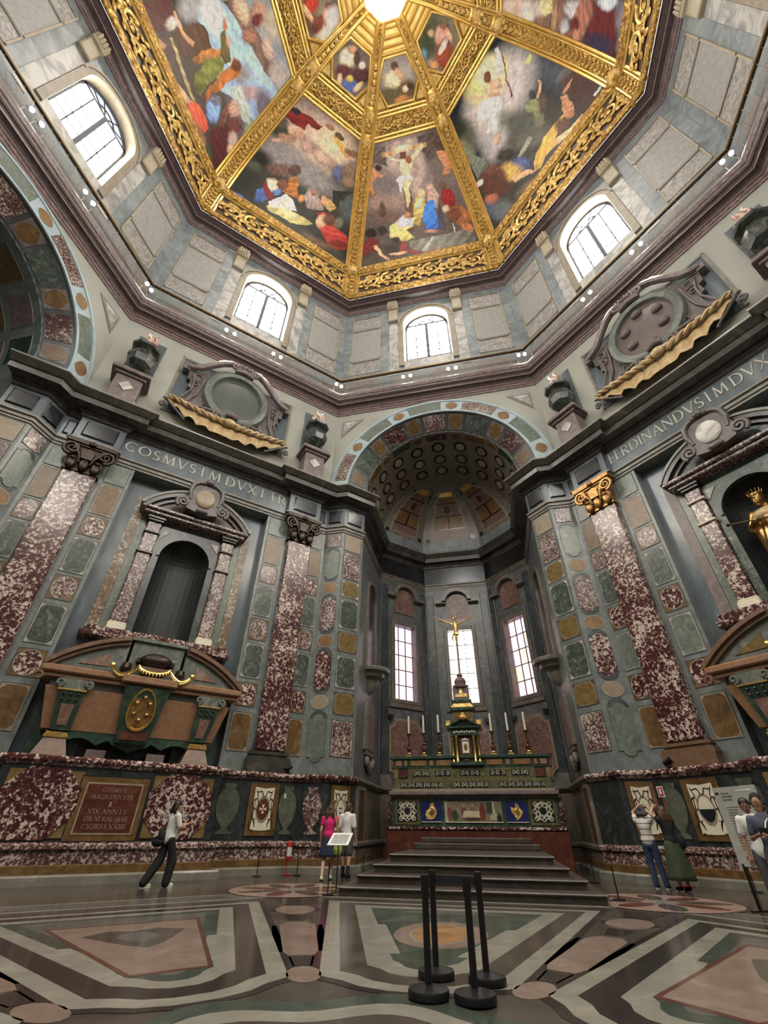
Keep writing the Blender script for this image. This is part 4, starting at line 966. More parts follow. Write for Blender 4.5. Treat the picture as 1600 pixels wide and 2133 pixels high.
for az in ALLAZ:
    M = faceM(az); vis = az != 180
    seg = link('dome_segment', None, CEIL, M); SEG[az] = seg
    I = None
    dome_strip(seg, -.02, .55, 0, 'gold', 'gold_base_moulding', .16, 3)
    dome_strip(seg, .55, V1 - .75, RIBW * .5, 'goldground', 'frieze_ground', 0, 4)
    if vis:
        fr = relief_frieze(seg, .50, V1 - .72, RIBW + .1, 6, None, 1.5)
    dome_strip(seg, V1 - .75, V1, RIBW * .5, 'gold', 'gold_moulding', .22, 3)
    beads(seg, V1 - .78, RIBW * .6, None, 'goldsmooth', .11); beads(seg, V1 - .02, RIBW * .6, None, 'goldleaf', .11)
    dome_strip(seg, V2 - .10, V3, RIBW * .5, 'gold', 'upper_band', .04, 3)
    if vis: relief_frieze(seg, V2 + .42, V3 - .38, RIBW * .9, 6, None, .8)
    for v in (V2 + .02, V2 + .32, V3 - .28, V3): beads(seg, v, RIBW * .6, None, 'goldsmooth', .10)
    dome_strip(seg, V3, V4, 0, 'gold', 'medallion_ground', 0, 6)
    dome_strip(seg, V4, V5, 0, 'goldsmooth', 'oculus_collar', 0, 4)
    for v, r in ((V4, .13), (V4 + .45, .09), (V4 + 1.0, .13), (V5 - .35, .07), (V5, .10)): beads(seg, v, 0, None, 'goldsmooth', r)
    if vis:                                               # hexagonal picture frames with gold struts
        vm0, vm1 = V3 + .30, V4 - .22; wm = lambda v: dhalf(v)
        hexp = [(-.42 * wm(vm0), vm0), (.42 * wm(vm0), vm0), (.80 * wm(vm0 + .45 * (vm1 - vm0)), vm0 + .45 * (vm1 - vm0)), (.62 * wm(vm1), vm1), (-.62 * wm(vm1), vm1), (-.80 * wm(vm0 + .45 * (vm1 - vm0)), vm0 + .45 * (vm1 - vm0))]
        m = MB(); m.tube([dome_map(u, v, .06) for u, v in hexp], .12, 6, True); m.build('hexagon_frame', 'goldsmooth', seg, True)
        seg['hex'] = [c for p in hexp for c in p]
        for sx in (-1, 1):
            tri = [(sx * .50 * wm(vm0), vm0 - .02), (sx * .86 * wm(vm0), vm0), (sx * .80 * wm(vm0 + .38 * (vm1 - vm0)), vm0 + .36 * (vm1 - vm0))]
            vs, fs = mapped(tri, dome_map, .05); obj('gold_triangle', vs, fs, 'goldleaf', seg)
            m = MB(); m.tube([dome_map(u, v, .05) for u, v in tri], .06, 5, True); m.build('triangle_frame', 'goldsmooth', seg, True)
# ribs on the corners
for az in ALLAZ:
    c = az + 22.5; a = R_(c); k = Vector((math.sin(a), math.cos(a), 0)); t = Vector((math.cos(a), -math.sin(a), 0))
    def RP(v, x, h):
        ph = v / RHO; r = dome_rc(ph) - abs(x) * 0.0
        return k * (r - h * math.cos(ph)) + t * x + Vector((0, 0, DZ + RHO * math.sin(ph) - h * math.sin(ph)))
    rib = MB(); n = 26; vv = [V5 * i / n for i in range(n + 1)]
    wid = lambda v: RIBW if v < V2 else RIBW * (1 - .45 * (v - V2) / (V4 - V2)) if v < V4 else RIBW * .5
    for i in range(n):
        v0, v1 = vv[i], vv[i + 1]
        for x0, x1, h0, h1 in ((-1, -1, -.4, .20), (-1, 1, .20, .20), (1, 1, .20, -.4)):
            rib.add([RP(v0, x0 * wid(v0), h0), RP(v0, x1 * wid(v0), h1), RP(v1, x1 * wid(v1), h1), RP(v1, x0 * wid(v1), h0)], [(0, 1, 2, 3)])
    r = rib.build('dome_rib', 'gold', CEIL, False, recalc=False)
    for sx in (-1, 1):
        for off, rad in ((.98, .10), (.66, .06)):
            mo = MB(); mo.tube([RP(v, sx * wid(v) * off, .22) for v in vv], rad, 6); mo.build('rib_moulding', 'goldsmooth', r, True)
    ro = MB(); nb = 44
    for i in range(nb):
        v = .4 + (V4 - .6) * i / nb; q = RP(v, 0, .22); ro.ellipsoid(tuple(q), (.19, .19, .13), 7, 4)
        for sx in (-1, 1): ro.ellipsoid(tuple(RP(v + .2, sx * wid(v) * .30, .22)), (.10, .10, .12), 6, 4)
    ro.build('rib_rosettes', 'goldleaf', r, True)
    for v in (V1 - .35, V2 + .1, V3):
        bo = MB(); bo.ellipsoid(tuple(RP(v, 0, .22)), (.55, .55, .38), 10, 6)
        for j in range(6): bo.ellipsoid(tuple(RP(v + .42 * math.sin(j * 1.047), .42 * math.cos(j * 1.047), .30)), (.20, .20, .16), 6, 4)
        bo.build('rib_boss', 'goldleaf', r, True)
# lantern opening
oc = MB(); rc = dome_rc(PH5); z = DZ + RHO * math.sin(PH5)
pts = [(rc * math.sin(R_(az + 22.5)), rc * math.cos(R_(az + 22.5))) for az in ALLAZ]
for i in range(8):
    p, q = pts[i], pts[(i + 1) % 8]; oc.add([(p[0], p[1], z), (q[0], q[1], z), (q[0], q[1], z + 2.5), (p[0], p[1], z + 2.5)], [(0, 1, 2, 3)])
oc.build('lantern_shaft', 'whitestone', CEIL, False, recalc=False)
oc = MB(); oc.hprism(pts[::-1], z + 2.4, z + 2.5); LANT = struct(oc.build('window_lantern', 'lanternlight'), 'bright octagonal lantern opening at the top of the dome')
# ================================================================== LETTERING
TK, TN = .115, .06
def _arc(cx, cy, rx, ry, a0, a1, w0=TN, w1=TK, n=14):
    """thick where the bow runs upright, thin at top and bottom"""
    out = []
    for i in range(n + 1):
        a = R_(a0 + (a1 - a0) * i / n); out.append((cx + rx * math.cos(a), cy + ry * math.sin(a), w0 + (w1 - w0) * abs(math.cos(a)) ** 1.5))
    return out
def _ln(x0, y0, x1, y1, w): return [(x0, y0, w), (x1, y1, w)]
GL = {
 'I': (.22, [_ln(.11, 0, .11, 1, TK)], [(.11, 0), (.11, 1)]),
 'C': (.86, [_arc(.47, .5, .40, .47, 42, 318)], []), 'O': (.98, [_arc(.49, .5, .42, .47, 0, 360, n=24)], []), 'G': (.90, [_arc(.47, .5, .40, .47, 42, 330), _ln(.80, .08, .80, .42, TK)], [(.80, .42)]),
 'D': (.88, [_ln(.12, 0, .12, 1, TK), _arc(.36, .5, .44, .47, -90, 90), _ln(.12, .97, .38, .97, TN), _ln(.12, .03, .38, .03, TN)], [(.12, 0), (.12, 1)]),
 'S': (.60, [_arc(.30, .74, .20, .23, 30, 230, n=9) + _arc(.30, .26, .22, .24, 60, -150, n=9)], []),
 'M': (1.06, [_ln(.12, 0, .18, 1, TN), _ln(.18, 1, .53, .05, TK), _ln(.53, .05, .88, 1, TN), _ln(.88, 1, .95, 0, TK)], [(.12, 0), (.95, 0)]),
 'N': (.92, [_ln(.12, 0, .12, 1, TN), _ln(.12, 1, .80, .02, TK), _ln(.80, .02, .80, 1, TN)], [(.12, 0), (.80, 1)]),
 'V': (.86, [_ln(.06, 1, .43, .02, TK), _ln(.43, .02, .80, 1, TN)], [(.06, 1), (.80, 1)]),
 'A': (.86, [_ln(.06, 0, .43, .98, TN), _ln(.43, .98, .80, 0, TK), _ln(.20, .36, .66, .36, TN)], [(.06, 0), (.80, 0)]),
 'X': (.86, [_ln(.08, 1, .78, 0, TK), _ln(.76, 1, .10, 0, TN)], [(.08, 1), (.78, 0), (.76, 1), (.10, 0)]),
 'E': (.60, [_ln(.12, 0, .12, 1, TK), _ln(.12, .97, .52, .97, TN), _ln(.12, .52, .44, .52, TN), _ln(.12, .03, .54, .03, TN)], [(.12, 0), (.12, 1)]),
 'F': (.58, [_ln(.12, 0, .12, 1, TK), _ln(.12, .97, .52, .97, TN), _ln(.12, .52, .44, .52, TN)], [(.12, 0), (.12, 1)]),
 'T': (.78, [_ln(.39, 0, .39, .97, TK), _ln(.05, .97, .73, .97, TN)], [(.39, 0)]),
 'R': (.76, [_ln(.12, 0, .12, 1, TK), _arc(.34, .74, .26, .23, -90, 90), _ln(.12, .97, .36, .97, TN), _ln(.12, .51, .36, .51, TN), _ln(.34, .51, .72, 0, TK)], [(.12, 0), (.12, 1), (.72, 0)]),
 'B': (.70, [_ln(.12, 0, .12, 1, TK), _arc(.32, .76, .22, .21, -90, 90), _arc(.34, .28, .27, .25, -90, 90), _ln(.12, .97, .33, .97, TN), _ln(.12, .54, .34, .54, TN), _ln(.12, .03, .36, .03, TN)], []),
 'K': (.78, [_ln(.12, 0, .12, 1, TK), _ln(.12, .48, .66, 1, TN), _ln(.26, .60, .72, 0, TK)], [(.12, 0), (.12, 1)]),
 'L': (.58, [_ln(.12, 0, .12, 1, TK), _ln(.12, .03, .54, .03, TN)], [(.12, 0), (.12, 1)]),
}
def glyph_mesh(ch, y):
    m = MB(); w, strokes, serifs = GL[ch]
    for st in strokes:
        L, Rr = [], []
        for i, (x, z, t) in enumerate(st):
            a = st[max(0, i - 1)]; b = st[min(len(st) - 1, i + 1)]; dx, dz = b[0] - a[0], b[1] - a[1]; q = math.hypot(dx, dz) or 1
            L.append((x - dz / q * t / 2, z + dx / q * t / 2)); Rr.append((x + dz / q * t / 2, z - dx / q * t / 2))
        n = len(st)
        vs = [(x, y, z) for x, z in L] + [(x, y, z) for x, z in Rr] + [(x, 0, z) for x, z in L] + [(x, 0, z) for x, z in Rr]
        fs = []
        for i in range(n - 1):
            fs += [(i, i + 1, n + i + 1, n + i), (i, 2 * n + i, 2 * n + i + 1, i + 1), (n + i, n + i + 1, 3 * n + i + 1, 3 * n + i)]
        m.add(vs, fs)
    for x, z in serifs: m.box(x - .13, x + .13, y, 0, z - .022, z + .022)
    return m
_GM = {}
def letters(text, parent, s0, s1, z, h, y, mat, gap=.16, space=.30, depth=.02, local=None):
    adv = []; x = 0
    for ch in text:
        if ch == ' ': x += space; continue
        adv.append((ch, x)); x += GL[ch][0] + gap
    tot = x - gap; sx = (s1 - s0) / tot
    for ch, p in adv:
        key = (ch, mat)
        if key not in _GM: g = glyph_mesh(ch, -1.0); _GM[key] = mesh('letter_' + ch, g.v, g.f, mat, False, False)
        M = Matrix.Translation((s0 + p * sx, y, z)) @ Matrix.Diagonal((sx, depth, h, 1))
        link('letter', _GM[key], parent, M if local is None else local @ M)
letters('COSMVS I M DVX ETR', ENT[-45], -3.56, 3.50, 13.71, .50, -.055, 'letterpale', local=faceM(-45))
letters('FERDINANDVS I M DVX ETR', ENT[45], -3.56, 4.3 - .75, 13.71, .50, -.055, 'letterpale', .10, .22, local=faceM(45))

# ================================================================== DADO INLAYS
def vase_shape(cx, z0, z1, w):
    prof = [(.30, 0), (.34, .04), (.10, .10), (.14, .15), (.34, .26), (.46, .42), (.50, .58), (.46, .72), (.34, .84), (.20, .90), (.28, .95), (.26, 1.0)]
    return [(cx + r * w, z0 + (z1 - z0) * t) for r, t in prof] + [(cx - r * w, z0 + (z1 - z0) * t) for r, t in prof[::-1]]
def strap_panel(parent, f, u0, u1, v0, v1, blazon):
    """brown slab with a cream strapwork sheet and an oval shield"""
    g = panel(parent, f, shape_rect(u0, u1, v0, v1), 'brown', .02, 'arms_panel', 'black', .03)
    w, h = u1 - u0, v1 - v0; a, b, c, d = u0 + .17 * w, u1 - .17 * w, v0 + .10 * h, v1 - .09 * h
    sh = [(a, c), ((a + b) / 2, c - .015), (b, c), (b - .02, c + .3 * (d - c)), (b, d - .12), (b, d), ((a + b) / 2, d - .04), (a, d), (a, d - .12), (a + .02, c + .3 * (d - c))]
    vs, fs = mapped(sh, f, .035, True); obj('strapwork', vs, fs, 'whitestone', g)
    cx, cz = (a + b) / 2, c + (d - c) * .48; m = MB()
    def pt(u, v): return f(u, v, .040)
    for sx in (-1, 1):
        for k in range(3):
            pts = [pt(cx + sx * (.30 * w - .05 * w * math.sin(k) - .085 * w * math.cos(t)), c + (d - c) * (.12 + .24 * k) + .10 * h * math.sin(t)) for t in [2 * math.pi * j / 12 * .85 for j in range(13)]]
            m.tube(pts, .012, 4)
        m.tube([pt(cx + sx * .20 * w, c + .06 * h), pt(cx + sx * .30 * w, c + .24 * h), pt(cx + sx * .27 * w, c + .55 * h)], .012, 4)
        m.tube([pt(cx + sx * .02 * w, d - .20 * h), pt(cx + sx * .10 * w, d - .08 * h), pt(cx + sx * .24 * w, d - .10 * h)], .016, 4)
        m.tube([pt(cx + sx * .28 * w, d - .06 * h), pt(cx + sx * .20 * w, d - .20 * h), pt(cx + sx * .30 * w, d - .26 * h)], .012, 4)
    m.build('strapwork_lines', 'bronzedark', g)
    ov = lambda r0, r1, dz=0, n=20: [(cx + r0 * math.cos(2 * math.pi * i / n), cz + dz + r1 * math.sin(2 * math.pi * i / n)) for i in range(n)]
    vs, fs = mapped(ov(.235 * w, .255 * h), f, .045); obj('shield_rim', vs, fs, 'brownpale', g)
    if blazon == 'cross':
        vs, fs = mapped(ov(.185 * w, .205 * h), f, .052); obj('shield', vs, fs, 'redstone', g)
        for t in range(4):
            q = R_(90 * t); c_, s_ = math.cos(q), math.sin(q); tri = [(0, 0), (.05, .13), (.015, .11), (-.015, .11), (-.05, .13)]
            vs, fs = mapped([(cx + x * c_ - z * s_, cz + x * s_ + z * c_) for x, z in tri], f, .058); obj('shield_charge', vs, fs, 'whitestone', g)
    elif blazon == 'moon':
        vs, fs = mapped(ov(.185 * w, .205 * h), f, .052); obj('shield', vs, fs, 'whitestone', g)
        cr = [(cx + .09 * math.cos(R_(t)), cz + .09 * math.sin(R_(t))) for t in range(-150, 151, 25)] + [(cx + .03 + .06 * math.cos(R_(t)), cz + .06 * math.sin(R_(t))) for t in range(120, -121, -30)]
        m = MB(); m.prism([(0, 0)] , 0, 0) if False else None
        vs = [f(u, v, .058) for u, v in cr]; obj('shield_charge', vs, [tuple(range(len(cr)))], 'black', g)
    else:
        up = [(cx + .185 * w * math.cos(R_(t)), cz + .205 * h * math.sin(R_(t))) for t in range(0, 181, 15)]
        dn = [(cx + .185 * w * math.cos(R_(t)), cz + .205 * h * math.sin(R_(t))) for t in range(180, 361, 15)]
        vs, fs = mapped(up, f, .052); obj('shield', vs, fs, 'whitestone', g); vs, fs = mapped(dn, f, .052); obj('shield', vs, fs, 'black', g)
    return g
for az in TOMB_AZ:
    D = DADO[az]; FM = faceM(az)
    def onface(d):
        def f(u, v, h): return tuple(FM @ Vector((u, -d - h, v)))
        return f
    f1, f3 = onface(1.0), onface(.35)
    for sx in (-1, 1):
        g = panel(D, f1, shape_rect(sx * 1.72 - .84, sx * 1.72 + .84, .90, 2.34), 'ochre', .012, 'oval_ground', 'black', .03)
        vs, fs = mapped(shape_octa(sx * 1.72 - .88, sx * 1.72 + .88, .86, 2.40, .30), f1, .04); obj('breccia_slab', vs, fs, 'breccia', g)
    t = panel(D, f1, shape_rect(-.90, .78, .84, 2.24), 'brown', .03, 'inscription_tablet', 'black', .03)
    vs, fs = mapped(shape_rect(-.76, .64, .97, 2.11), f1, .045); obj('tablet_border', vs, fs, 'brownpale', t)
    vs, fs = mapped(shape_rect(-.72, .60, 1.01, 2.07), f1, .05); obj('tablet_face', vs, fs, 'redstone', t)
    if az == -45:
        for k, ln in enumerate(('COSMVS', 'MAGN DVX ETR', 'I', 'VIX ANN LV', 'OB XI KAL MAII', 'CIOIO LXXIIII')):
            wd = min(1.02, .095 * len(ln)); letters(ln, D, -.06 - wd / 2, -.06 + wd / 2, 1.90 - .162 * k, .10, -1.052, 'letterdim', .12, .4, .006, FM)
    for sx in (-1, 1):
        panel(D, f3, vase_shape(sx * 3.28, .98, 2.30, .72), 'vasegreen', .02, 'vase_inlay', None, .012, True)
        strap_panel(D, f3, min(sx * 3.93, sx * 4.93), max(sx * 3.93, sx * 4.93), .95, 2.37, 'cross' if az == -45 and sx > 0 else 'halved')
        panel(D, f3, vase_shape(sx * 5.28, .98, 2.30, .62), 'vasegreen', .02, 'vase_inlay', None, .012, True)
for key, az, sx, bl in (('al', 0, -1, 'moon'), ('ar', 0, 1, 'moon'), ('cr', -90, 1, 'cross')):
    D = DADO[key]; FM = faceM(az)
    f3 = lambda u, v, h, FM=FM: tuple(FM @ Vector((u, -.35 - h, v)))
    if key == 'al':
        panel(D, f3, vase_shape(-5.14, .98, 2.30, .66), 'brecciafine', .02, 'vase_inlay', None, .012, True)
    P0 = Vector((sx * 4.62, -.30)); P1 = Vector((sx * (R_IN - .1), SPL)); dd = (P1 - P0); L = dd.length; e = dd / L; nn = Vector((-abs(e.y) * sx, -abs(e.x)))
    fsp = lambda u, v, h, FM=FM, P0=P0, e=e, nn=nn: tuple(FM @ Vector((P0.x + e.x * u + nn.x * h, P0.y + e.y * u + nn.y * h, v)))
    strap_panel(D, fsp, .10, L - .25, .95, 2.37, bl) if key != 'ar' else strap_panel(D, f3, 4.78, 5.56, .95, 2.37, bl)

# ================================================================== AEDICULES
def aedicule(az, label):
    t = thing('niche_surround', label, 'niche surround', faceM(az) @ Matrix.Translation((0, 0, 6.2)))
    Z = -6.2
    def B(name, mat, fn, par=None, smooth=False):
        m = MB(); fn(m); m.v = [(x, y, z + Z) for x, y, z in m.v]; return m.build(name, mat, par or t, smooth)
    B('sill', 'breccia', lambda m: (m.bbox(-2.45, 2.45, -.02, .5, 6.20, 6.36, .03), m.bbox(-2.36, 2.36, .06, .5, 6.36, 6.58, .03)))
    for sx in (-1, 1):
        c = B('column', 'brecciafine' if az == -45 else 'breccia', lambda m: m.bbox(sx * 1.47 - .25, sx * 1.47 + .25, .26, .5, 6.85, 11.05, .03))
        B('column_base', 'whitestone', lambda m: (m.bbox(sx * 1.47 - .30, sx * 1.47 + .30, .20, .5, 6.58, 6.80, .03), m.bbox(sx * 1.47 - .27, sx * 1.47 + .27, .23, .5, 6.80, 6.87, .02)), c)
        B('necking_band', 'whitestone' if az == 45 else 'cornicedark', lambda m: m.bbox(sx * 1.47 - .29, sx * 1.47 + .29, .18, .5, 9.62, 9.70, .02), c)
        B('necking_band', 'whitestone' if az == 45 else 'cornicedark', lambda m: m.bbox(sx * 1.47 - .29, sx * 1.47 + .29, .18, .5, 10.52, 10.60, .02), c)
        B('column_capital', 'cornicedark', lambda m: (m.bbox(sx * 1.47 - .30, sx * 1.47 + .30, .16, .5, 11.05, 11.14, .02), m.bbox(sx * 1.47 - .34, sx * 1.47 + .34, .10, .5, 11.14, 11.28, .02)), c)
    def face_slab(m):
        m.box(-1.2, -.95, .40, .5, 6.6, 9.72); m.box(.95, 1.2, .40, .5, 6.6, 9.72)
        n = 16
        for y, in ((.40,),):
            pts = [(-1.2, 9.72), (-1.2, 11.05), (1.2, 11.05), (1.2, 9.72)]
        mm = MB(); arch_cut(mm, 0, 9.72, .95, -1.2, 1.2, 9.72, 11.05, .40, 18); m.add(mm.v, mm.f)
        for i in range(n):
            a0, a1 = math.pi * i / n, math.pi * (i + 1) / n
            quad(m, (.95 * math.cos(a0), .40, 9.72 + .95 * math.sin(a0)), (.95 * math.cos(a1), .40, 9.72 + .95 * math.sin(a1)), (.95 * math.cos(a1), .52, 9.72 + .95 * math.sin(a1)), (.95 * math.cos(a0), .52, 9.72 + .95 * math.sin(a0)))
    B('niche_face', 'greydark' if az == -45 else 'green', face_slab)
    B('niche_moulding', 'greydark', lambda m: m.arcband(0, 9.72, .95, 1.05, 0, 180, 20, .34, .41))
    for sx in (-1, 1):
        B('spandrel_triangle', 'palebreccia', lambda m: m.prism([(sx * 1.12, 10.85), (sx * .80, 10.85), (sx * 1.12, 10.45)], .37, .41))
    B('lower_cornice', 'brecciafine', lambda m: (m.bbox(-2.02, 2.02, -.02, .5, 11.28, 11.42, .03), m.bbox(-2.14, 2.14, -.14, .5, 11.42, 11.56, .03)))
    # segmental pediment
    cz = 10.15; rr = math.hypot(2.1, 11.56 - cz); a0 = math.degrees(math.asin((11.56 - cz) / rr))
    ped = B('pediment', 'cornicedark', lambda m: (m.arcband(0, cz, rr - .34, rr - .16, a0 + 4, 176 - a0, 24, -.02, .5), m.arcband(0, cz, rr - .18, rr + .06, a0, 180 - a0, 28, -.16, .5)))
    B('pediment_edge', 'cornicelight', lambda m: m.arcband(0, cz, rr + .0, rr + .10, a0 - 1, 181 - a0, 28, -.20, .5), ped)
    seg = [(rr * .86 * math.cos(R_(q)), max(11.57, cz + (rr - .30) * math.sin(R_(q)))) for q in range(int(a0) + 8, 180 - int(a0) - 7, 6)]
    B('tympanum', 'mauve' if az == -45 else 'green', lambda m: m.prism([(seg[0][0], 11.56)] + seg + [(seg[-1][0], 11.56)], .10, .5), ped)
    # cartouche crest
    cart = B('cartouche', 'armsgrey', lambda m: (m.prism([(-.62, 11.75), (0, 11.60), (.62, 11.75), (.74, 12.2), (.58, 12.8), (.70, 13.05), (.30, 13.15), (0, 13.30), (-.30, 13.15), (-.70, 13.05), (-.58, 12.8), (-.74, 12.2)], -.38, .2)))
    def scrolls(m):
        for sx in (-1, 1):
            m.tube([(sx * (.80 + .26 * (1 - i / 22) * math.cos(R_(-60 + 32 * i))), -.36, 11.98 + .26 * (1 - i / 22) * math.sin(R_(-60 + 32 * i))) for i in range(20)], .075, 6)
            m.tube([(sx * .55, -.36, 12.2), (sx * .66, -.40, 12.6), (sx * .60, -.42, 12.95), (sx * .40, -.42, 13.12), (sx * .16, -.42, 13.16)], [.07, .09, .10, .09, .06], 6)
            m.ellipsoid((sx * .22, -.42, 13.18), (.16, .10, .10), 8, 6)
        m.ellipsoid((0, -.46, 13.24), (.20, .12, .14), 8, 6); m.ellipsoid((0, -.44, 11.74), (.26, .10, .12), 8, 6)
    B('cartouche_scrolls', 'armsgrey', scrolls, cart, True)
    B('cartouche_field', 'brownpale' if az == -45 else 'whitevein', lambda m: m.ellipsoid((0, -.40, 12.38), (.40, .09, .46), 16, 8), cart, True)
    return t
aedicule(-45, 'niche surround with an empty dark niche under a curved pediment')
aedicule(45, 'niche surround with a curved pediment framing the gilded statue')
# hanging curtain-like slats inside the empty niche
# ================================================================== SARCOPHAGI
def sarcophagus(az, label, main):
    t = thing('sarcophagus', label, 'sarcophagus', faceM(az) @ Matrix.Translation((0, -.3, 2.68)))
    Z0 = 2.68; Y0 = .3
    def B(name, mat, fn, par=None, smooth=False):
        m = MB(); fn(m); m.v = [(x, y + Y0, z - Z0) for x, y, z in m.v]; return m.build(name, mat, par or t, smooth)
    yf = -.70
    # feet
    for sx in (-1, 1):
        f = B('foot', 'salmondark', lambda m: m.add([(sx * 1.90 - .42, yf - .10, 2.68), (sx * 1.90 + .42, yf - .10, 2.68), (sx * 1.90 + .42, .2, 2.68), (sx * 1.90 - .42, .2, 2.68),
              (sx * 1.90 - .26, yf + .02, 3.12), (sx * 1.90 + .26, yf + .02, 3.12), (sx * 1.90 + .26, .2, 3.12), (sx * 1.90 - .26, .2, 3.12)], [(0, 3, 2, 1), (4, 5, 6, 7), (0, 1, 5, 4), (1, 2, 6, 5), (2, 3, 7, 6), (3, 0, 4, 7)]))
        B('foot_collar', 'goldmetal', lambda m: (m.bbox(sx * 1.90 - .30, sx * 1.90 + .30, yf - .03, .2, 3.12, 3.20, .02), m.bbox(sx * 1.90 - .27, sx * 1.90 + .27, yf, .2, 3.20, 3.28, .02)), f)
        B('foot_block', 'greendark', lambda m: m.box(sx * 1.90 - .62, sx * 1.90 + .62, -.1, .25, 2.68, 3.3), f)
    # scalloped under-edge
    und = [(-1.75, 3.36)] + [(-1.75 + 3.5 * i / 24, 3.02 + .16 * abs(math.sin(math.pi * i / 6)) - (.14 if 8 < i < 16 else 0)) for i in range(25)] + [(1.75, 3.36)]
    B('apron', 'greendark', lambda m: m.prism(und, yf + .12, .2))
    B('foot_block', 'mauve', lambda m: (m.box(-1.05, -.55, yf + .2, .2, 2.68, 2.92), m.box(.55, 1.05, yf + .2, .2, 2.68, 2.92)))
    # body: tapering chest
    def chest(m):
        b0, b1 = 2.33, 2.62; z0, z1 = 3.34, 4.40
        m.add([(-b0, yf + .10, z0), (b0, yf + .10, z0), (b0, .25, z0), (-b0, .25, z0), (-b1, yf - .12, z1), (b1, yf - .12, z1), (b1, .25, z1), (-b1, .25, z1)],
              [(0, 3, 2, 1), (4, 5, 6, 7), (0, 1, 5, 4), (1, 2, 6, 5), (2, 3, 7, 6), (3, 0, 4, 7)])
    B('chest', main, chest)
    B('chest_rim', 'cornicedark', lambda m: (m.box(-2.55, 2.55, yf - .02, .25, 4.40, 4.62)))
    for sx in (-1, 1):                                     # tapering corner pilasters with volutes
        def pil(m):
            c0, c1 = sx * 1.86, sx * 1.94
            m.add([(c0 - .24, yf - .02, 3.30), (c0 + .24, yf - .02, 3.30), (c0 + .24, yf + .2, 3.30), (c0 - .24, yf + .2, 3.30), (c1 - .34, yf - .24, 4.30), (c1 + .34, yf - .24, 4.30), (c1 + .34, yf + .2, 4.30), (c1 - .34, yf + .2, 4.30)],
                  [(0, 3, 2, 1), (4, 5, 6, 7), (0, 1, 5, 4), (1, 2, 6, 5), (2, 3, 7, 6), (3, 0, 4, 7)])
        p = B('corner_pilaster', 'greendark', pil)
        B('pilaster_inlay', 'pinkbreccia', lambda m: m.add([(sx * 1.875 - .12, yf - .07, 3.42), (sx * 1.875 + .12, yf - .07, 3.42), (sx * 1.91 + .16, yf - .185, 3.95), (sx * 1.91 - .16, yf - .185, 3.95)], [(0, 1, 2, 3)]), p)
        def studs(m):
            for i in range(3):
                for j in range(2): m.ellipsoid((sx * 1.92 - .18 + .18 * i, yf - .22 - .02 * j, 4.06 + .14 * j), (.045, .03, .035), 6, 4)
        B('studs', 'bronzedark', studs, p)['kind'] = 'stuff'
        B('gold_fillet', 'goldmetal', lambda m: m.box(sx * 1.94 - .36, sx * 1.94 + .36, yf - .27, yf + .1, 4.29, 4.34), p)
        def vol(m):
            m.box(sx * 1.94 - .30, sx * 1.94 + .30, yf - .22, yf + .1, 4.34, 4.62)
            for q in (-1, 1):
                m.tube([(sx * 1.94 + q * (.36 + .12 * (1 - i / 14) * math.cos(R_(-90 + q * 40 * i))), yf - .26, 4.48 + .12 * (1 - i / 14) * math.sin(R_(-90 + q * 40 * i))) for i in range(13)], .045, 6)
        B('volute_capital', 'armsgreen', vol, p, True)
    # centre slab with oval arms
    def cs(m):
        m.add([(-.42, yf - .02, 3.12), (.42, yf - .02, 3.12), (.42, yf + .2, 3.12), (-.42, yf + .2, 3.12), (-.66, yf - .30, 4.64), (.66, yf - .30, 4.64), (.66, yf + .2, 4.64), (-.66, yf + .2, 4.64)],
              [(0, 3, 2, 1), (4, 5, 6, 7), (0, 1, 5, 4), (1, 2, 6, 5), (2, 3, 7, 6), (3, 0, 4, 7)])
        m.lathe([(.03, -.46), (.30, -.44), (.44, -.40)], (0, yf + .1, 3.5), 12)
    c = B('centre_slab', 'greendark', cs)
    B('slab_inlay', 'redstone', lambda m: m.prism([(-.36, 3.20), (.36, 3.20), (.40, 3.42), (-.40, 3.42)], yf - .08, yf), c)
    ce = (0, yf - .22, 4.02); sl = .17
    def ov(m):
        m.tube([(.36 * (1 - .12 * math.sin(t)) * math.cos(t) * (1 if math.sin(t) > -2 else 1), yf - .19 - sl * .55 * math.sin(t), 4.02 + .56 * math.sin(t)) for t in [2 * math.pi * i / 28 for i in range(28)]], .05, 6, True)
    B('oval_rim', 'goldmetal', ov, c, True)
    B('oval_field', 'bronzegilt', lambda m: m.add([(.35 * math.cos(2 * math.pi * i / 24), yf - .19 - sl * .55 * math.sin(2 * math.pi * i / 24), 4.02 + .55 * math.sin(2 * math.pi * i / 24)) for i in range(24)], [tuple(range(24))]), c)
    for (x, z) in ((0, 4.34), (-.18, 4.18), (.18, 4.18), (-.18, 3.88), (.18, 3.88), (0, 3.72)):
        B('boss', 'bronzegilt', lambda m: m.ellipsoid((x, yf - .21 - sl * (z - 4.02), z), (.075, .06, .075), 10, 6), c, True)
    # lid: cornice, segmental gable broken in the middle
    lid = B('lid_cornice', 'salmon', lambda m: (m.bbox(-2.78, 2.78, yf - .18, .3, 4.62, 4.74, .02), m.bbox(-2.90, 2.90, yf - .30, .3, 4.74, 4.94, .04), m.bbox(-.80, .80, yf - .42, .1, 4.70, 4.92, .03)))
    R1 = 4.2; zc = 4.94 - math.sqrt(R1 * R1 - 2.9 ** 2) ; top = zc + R1
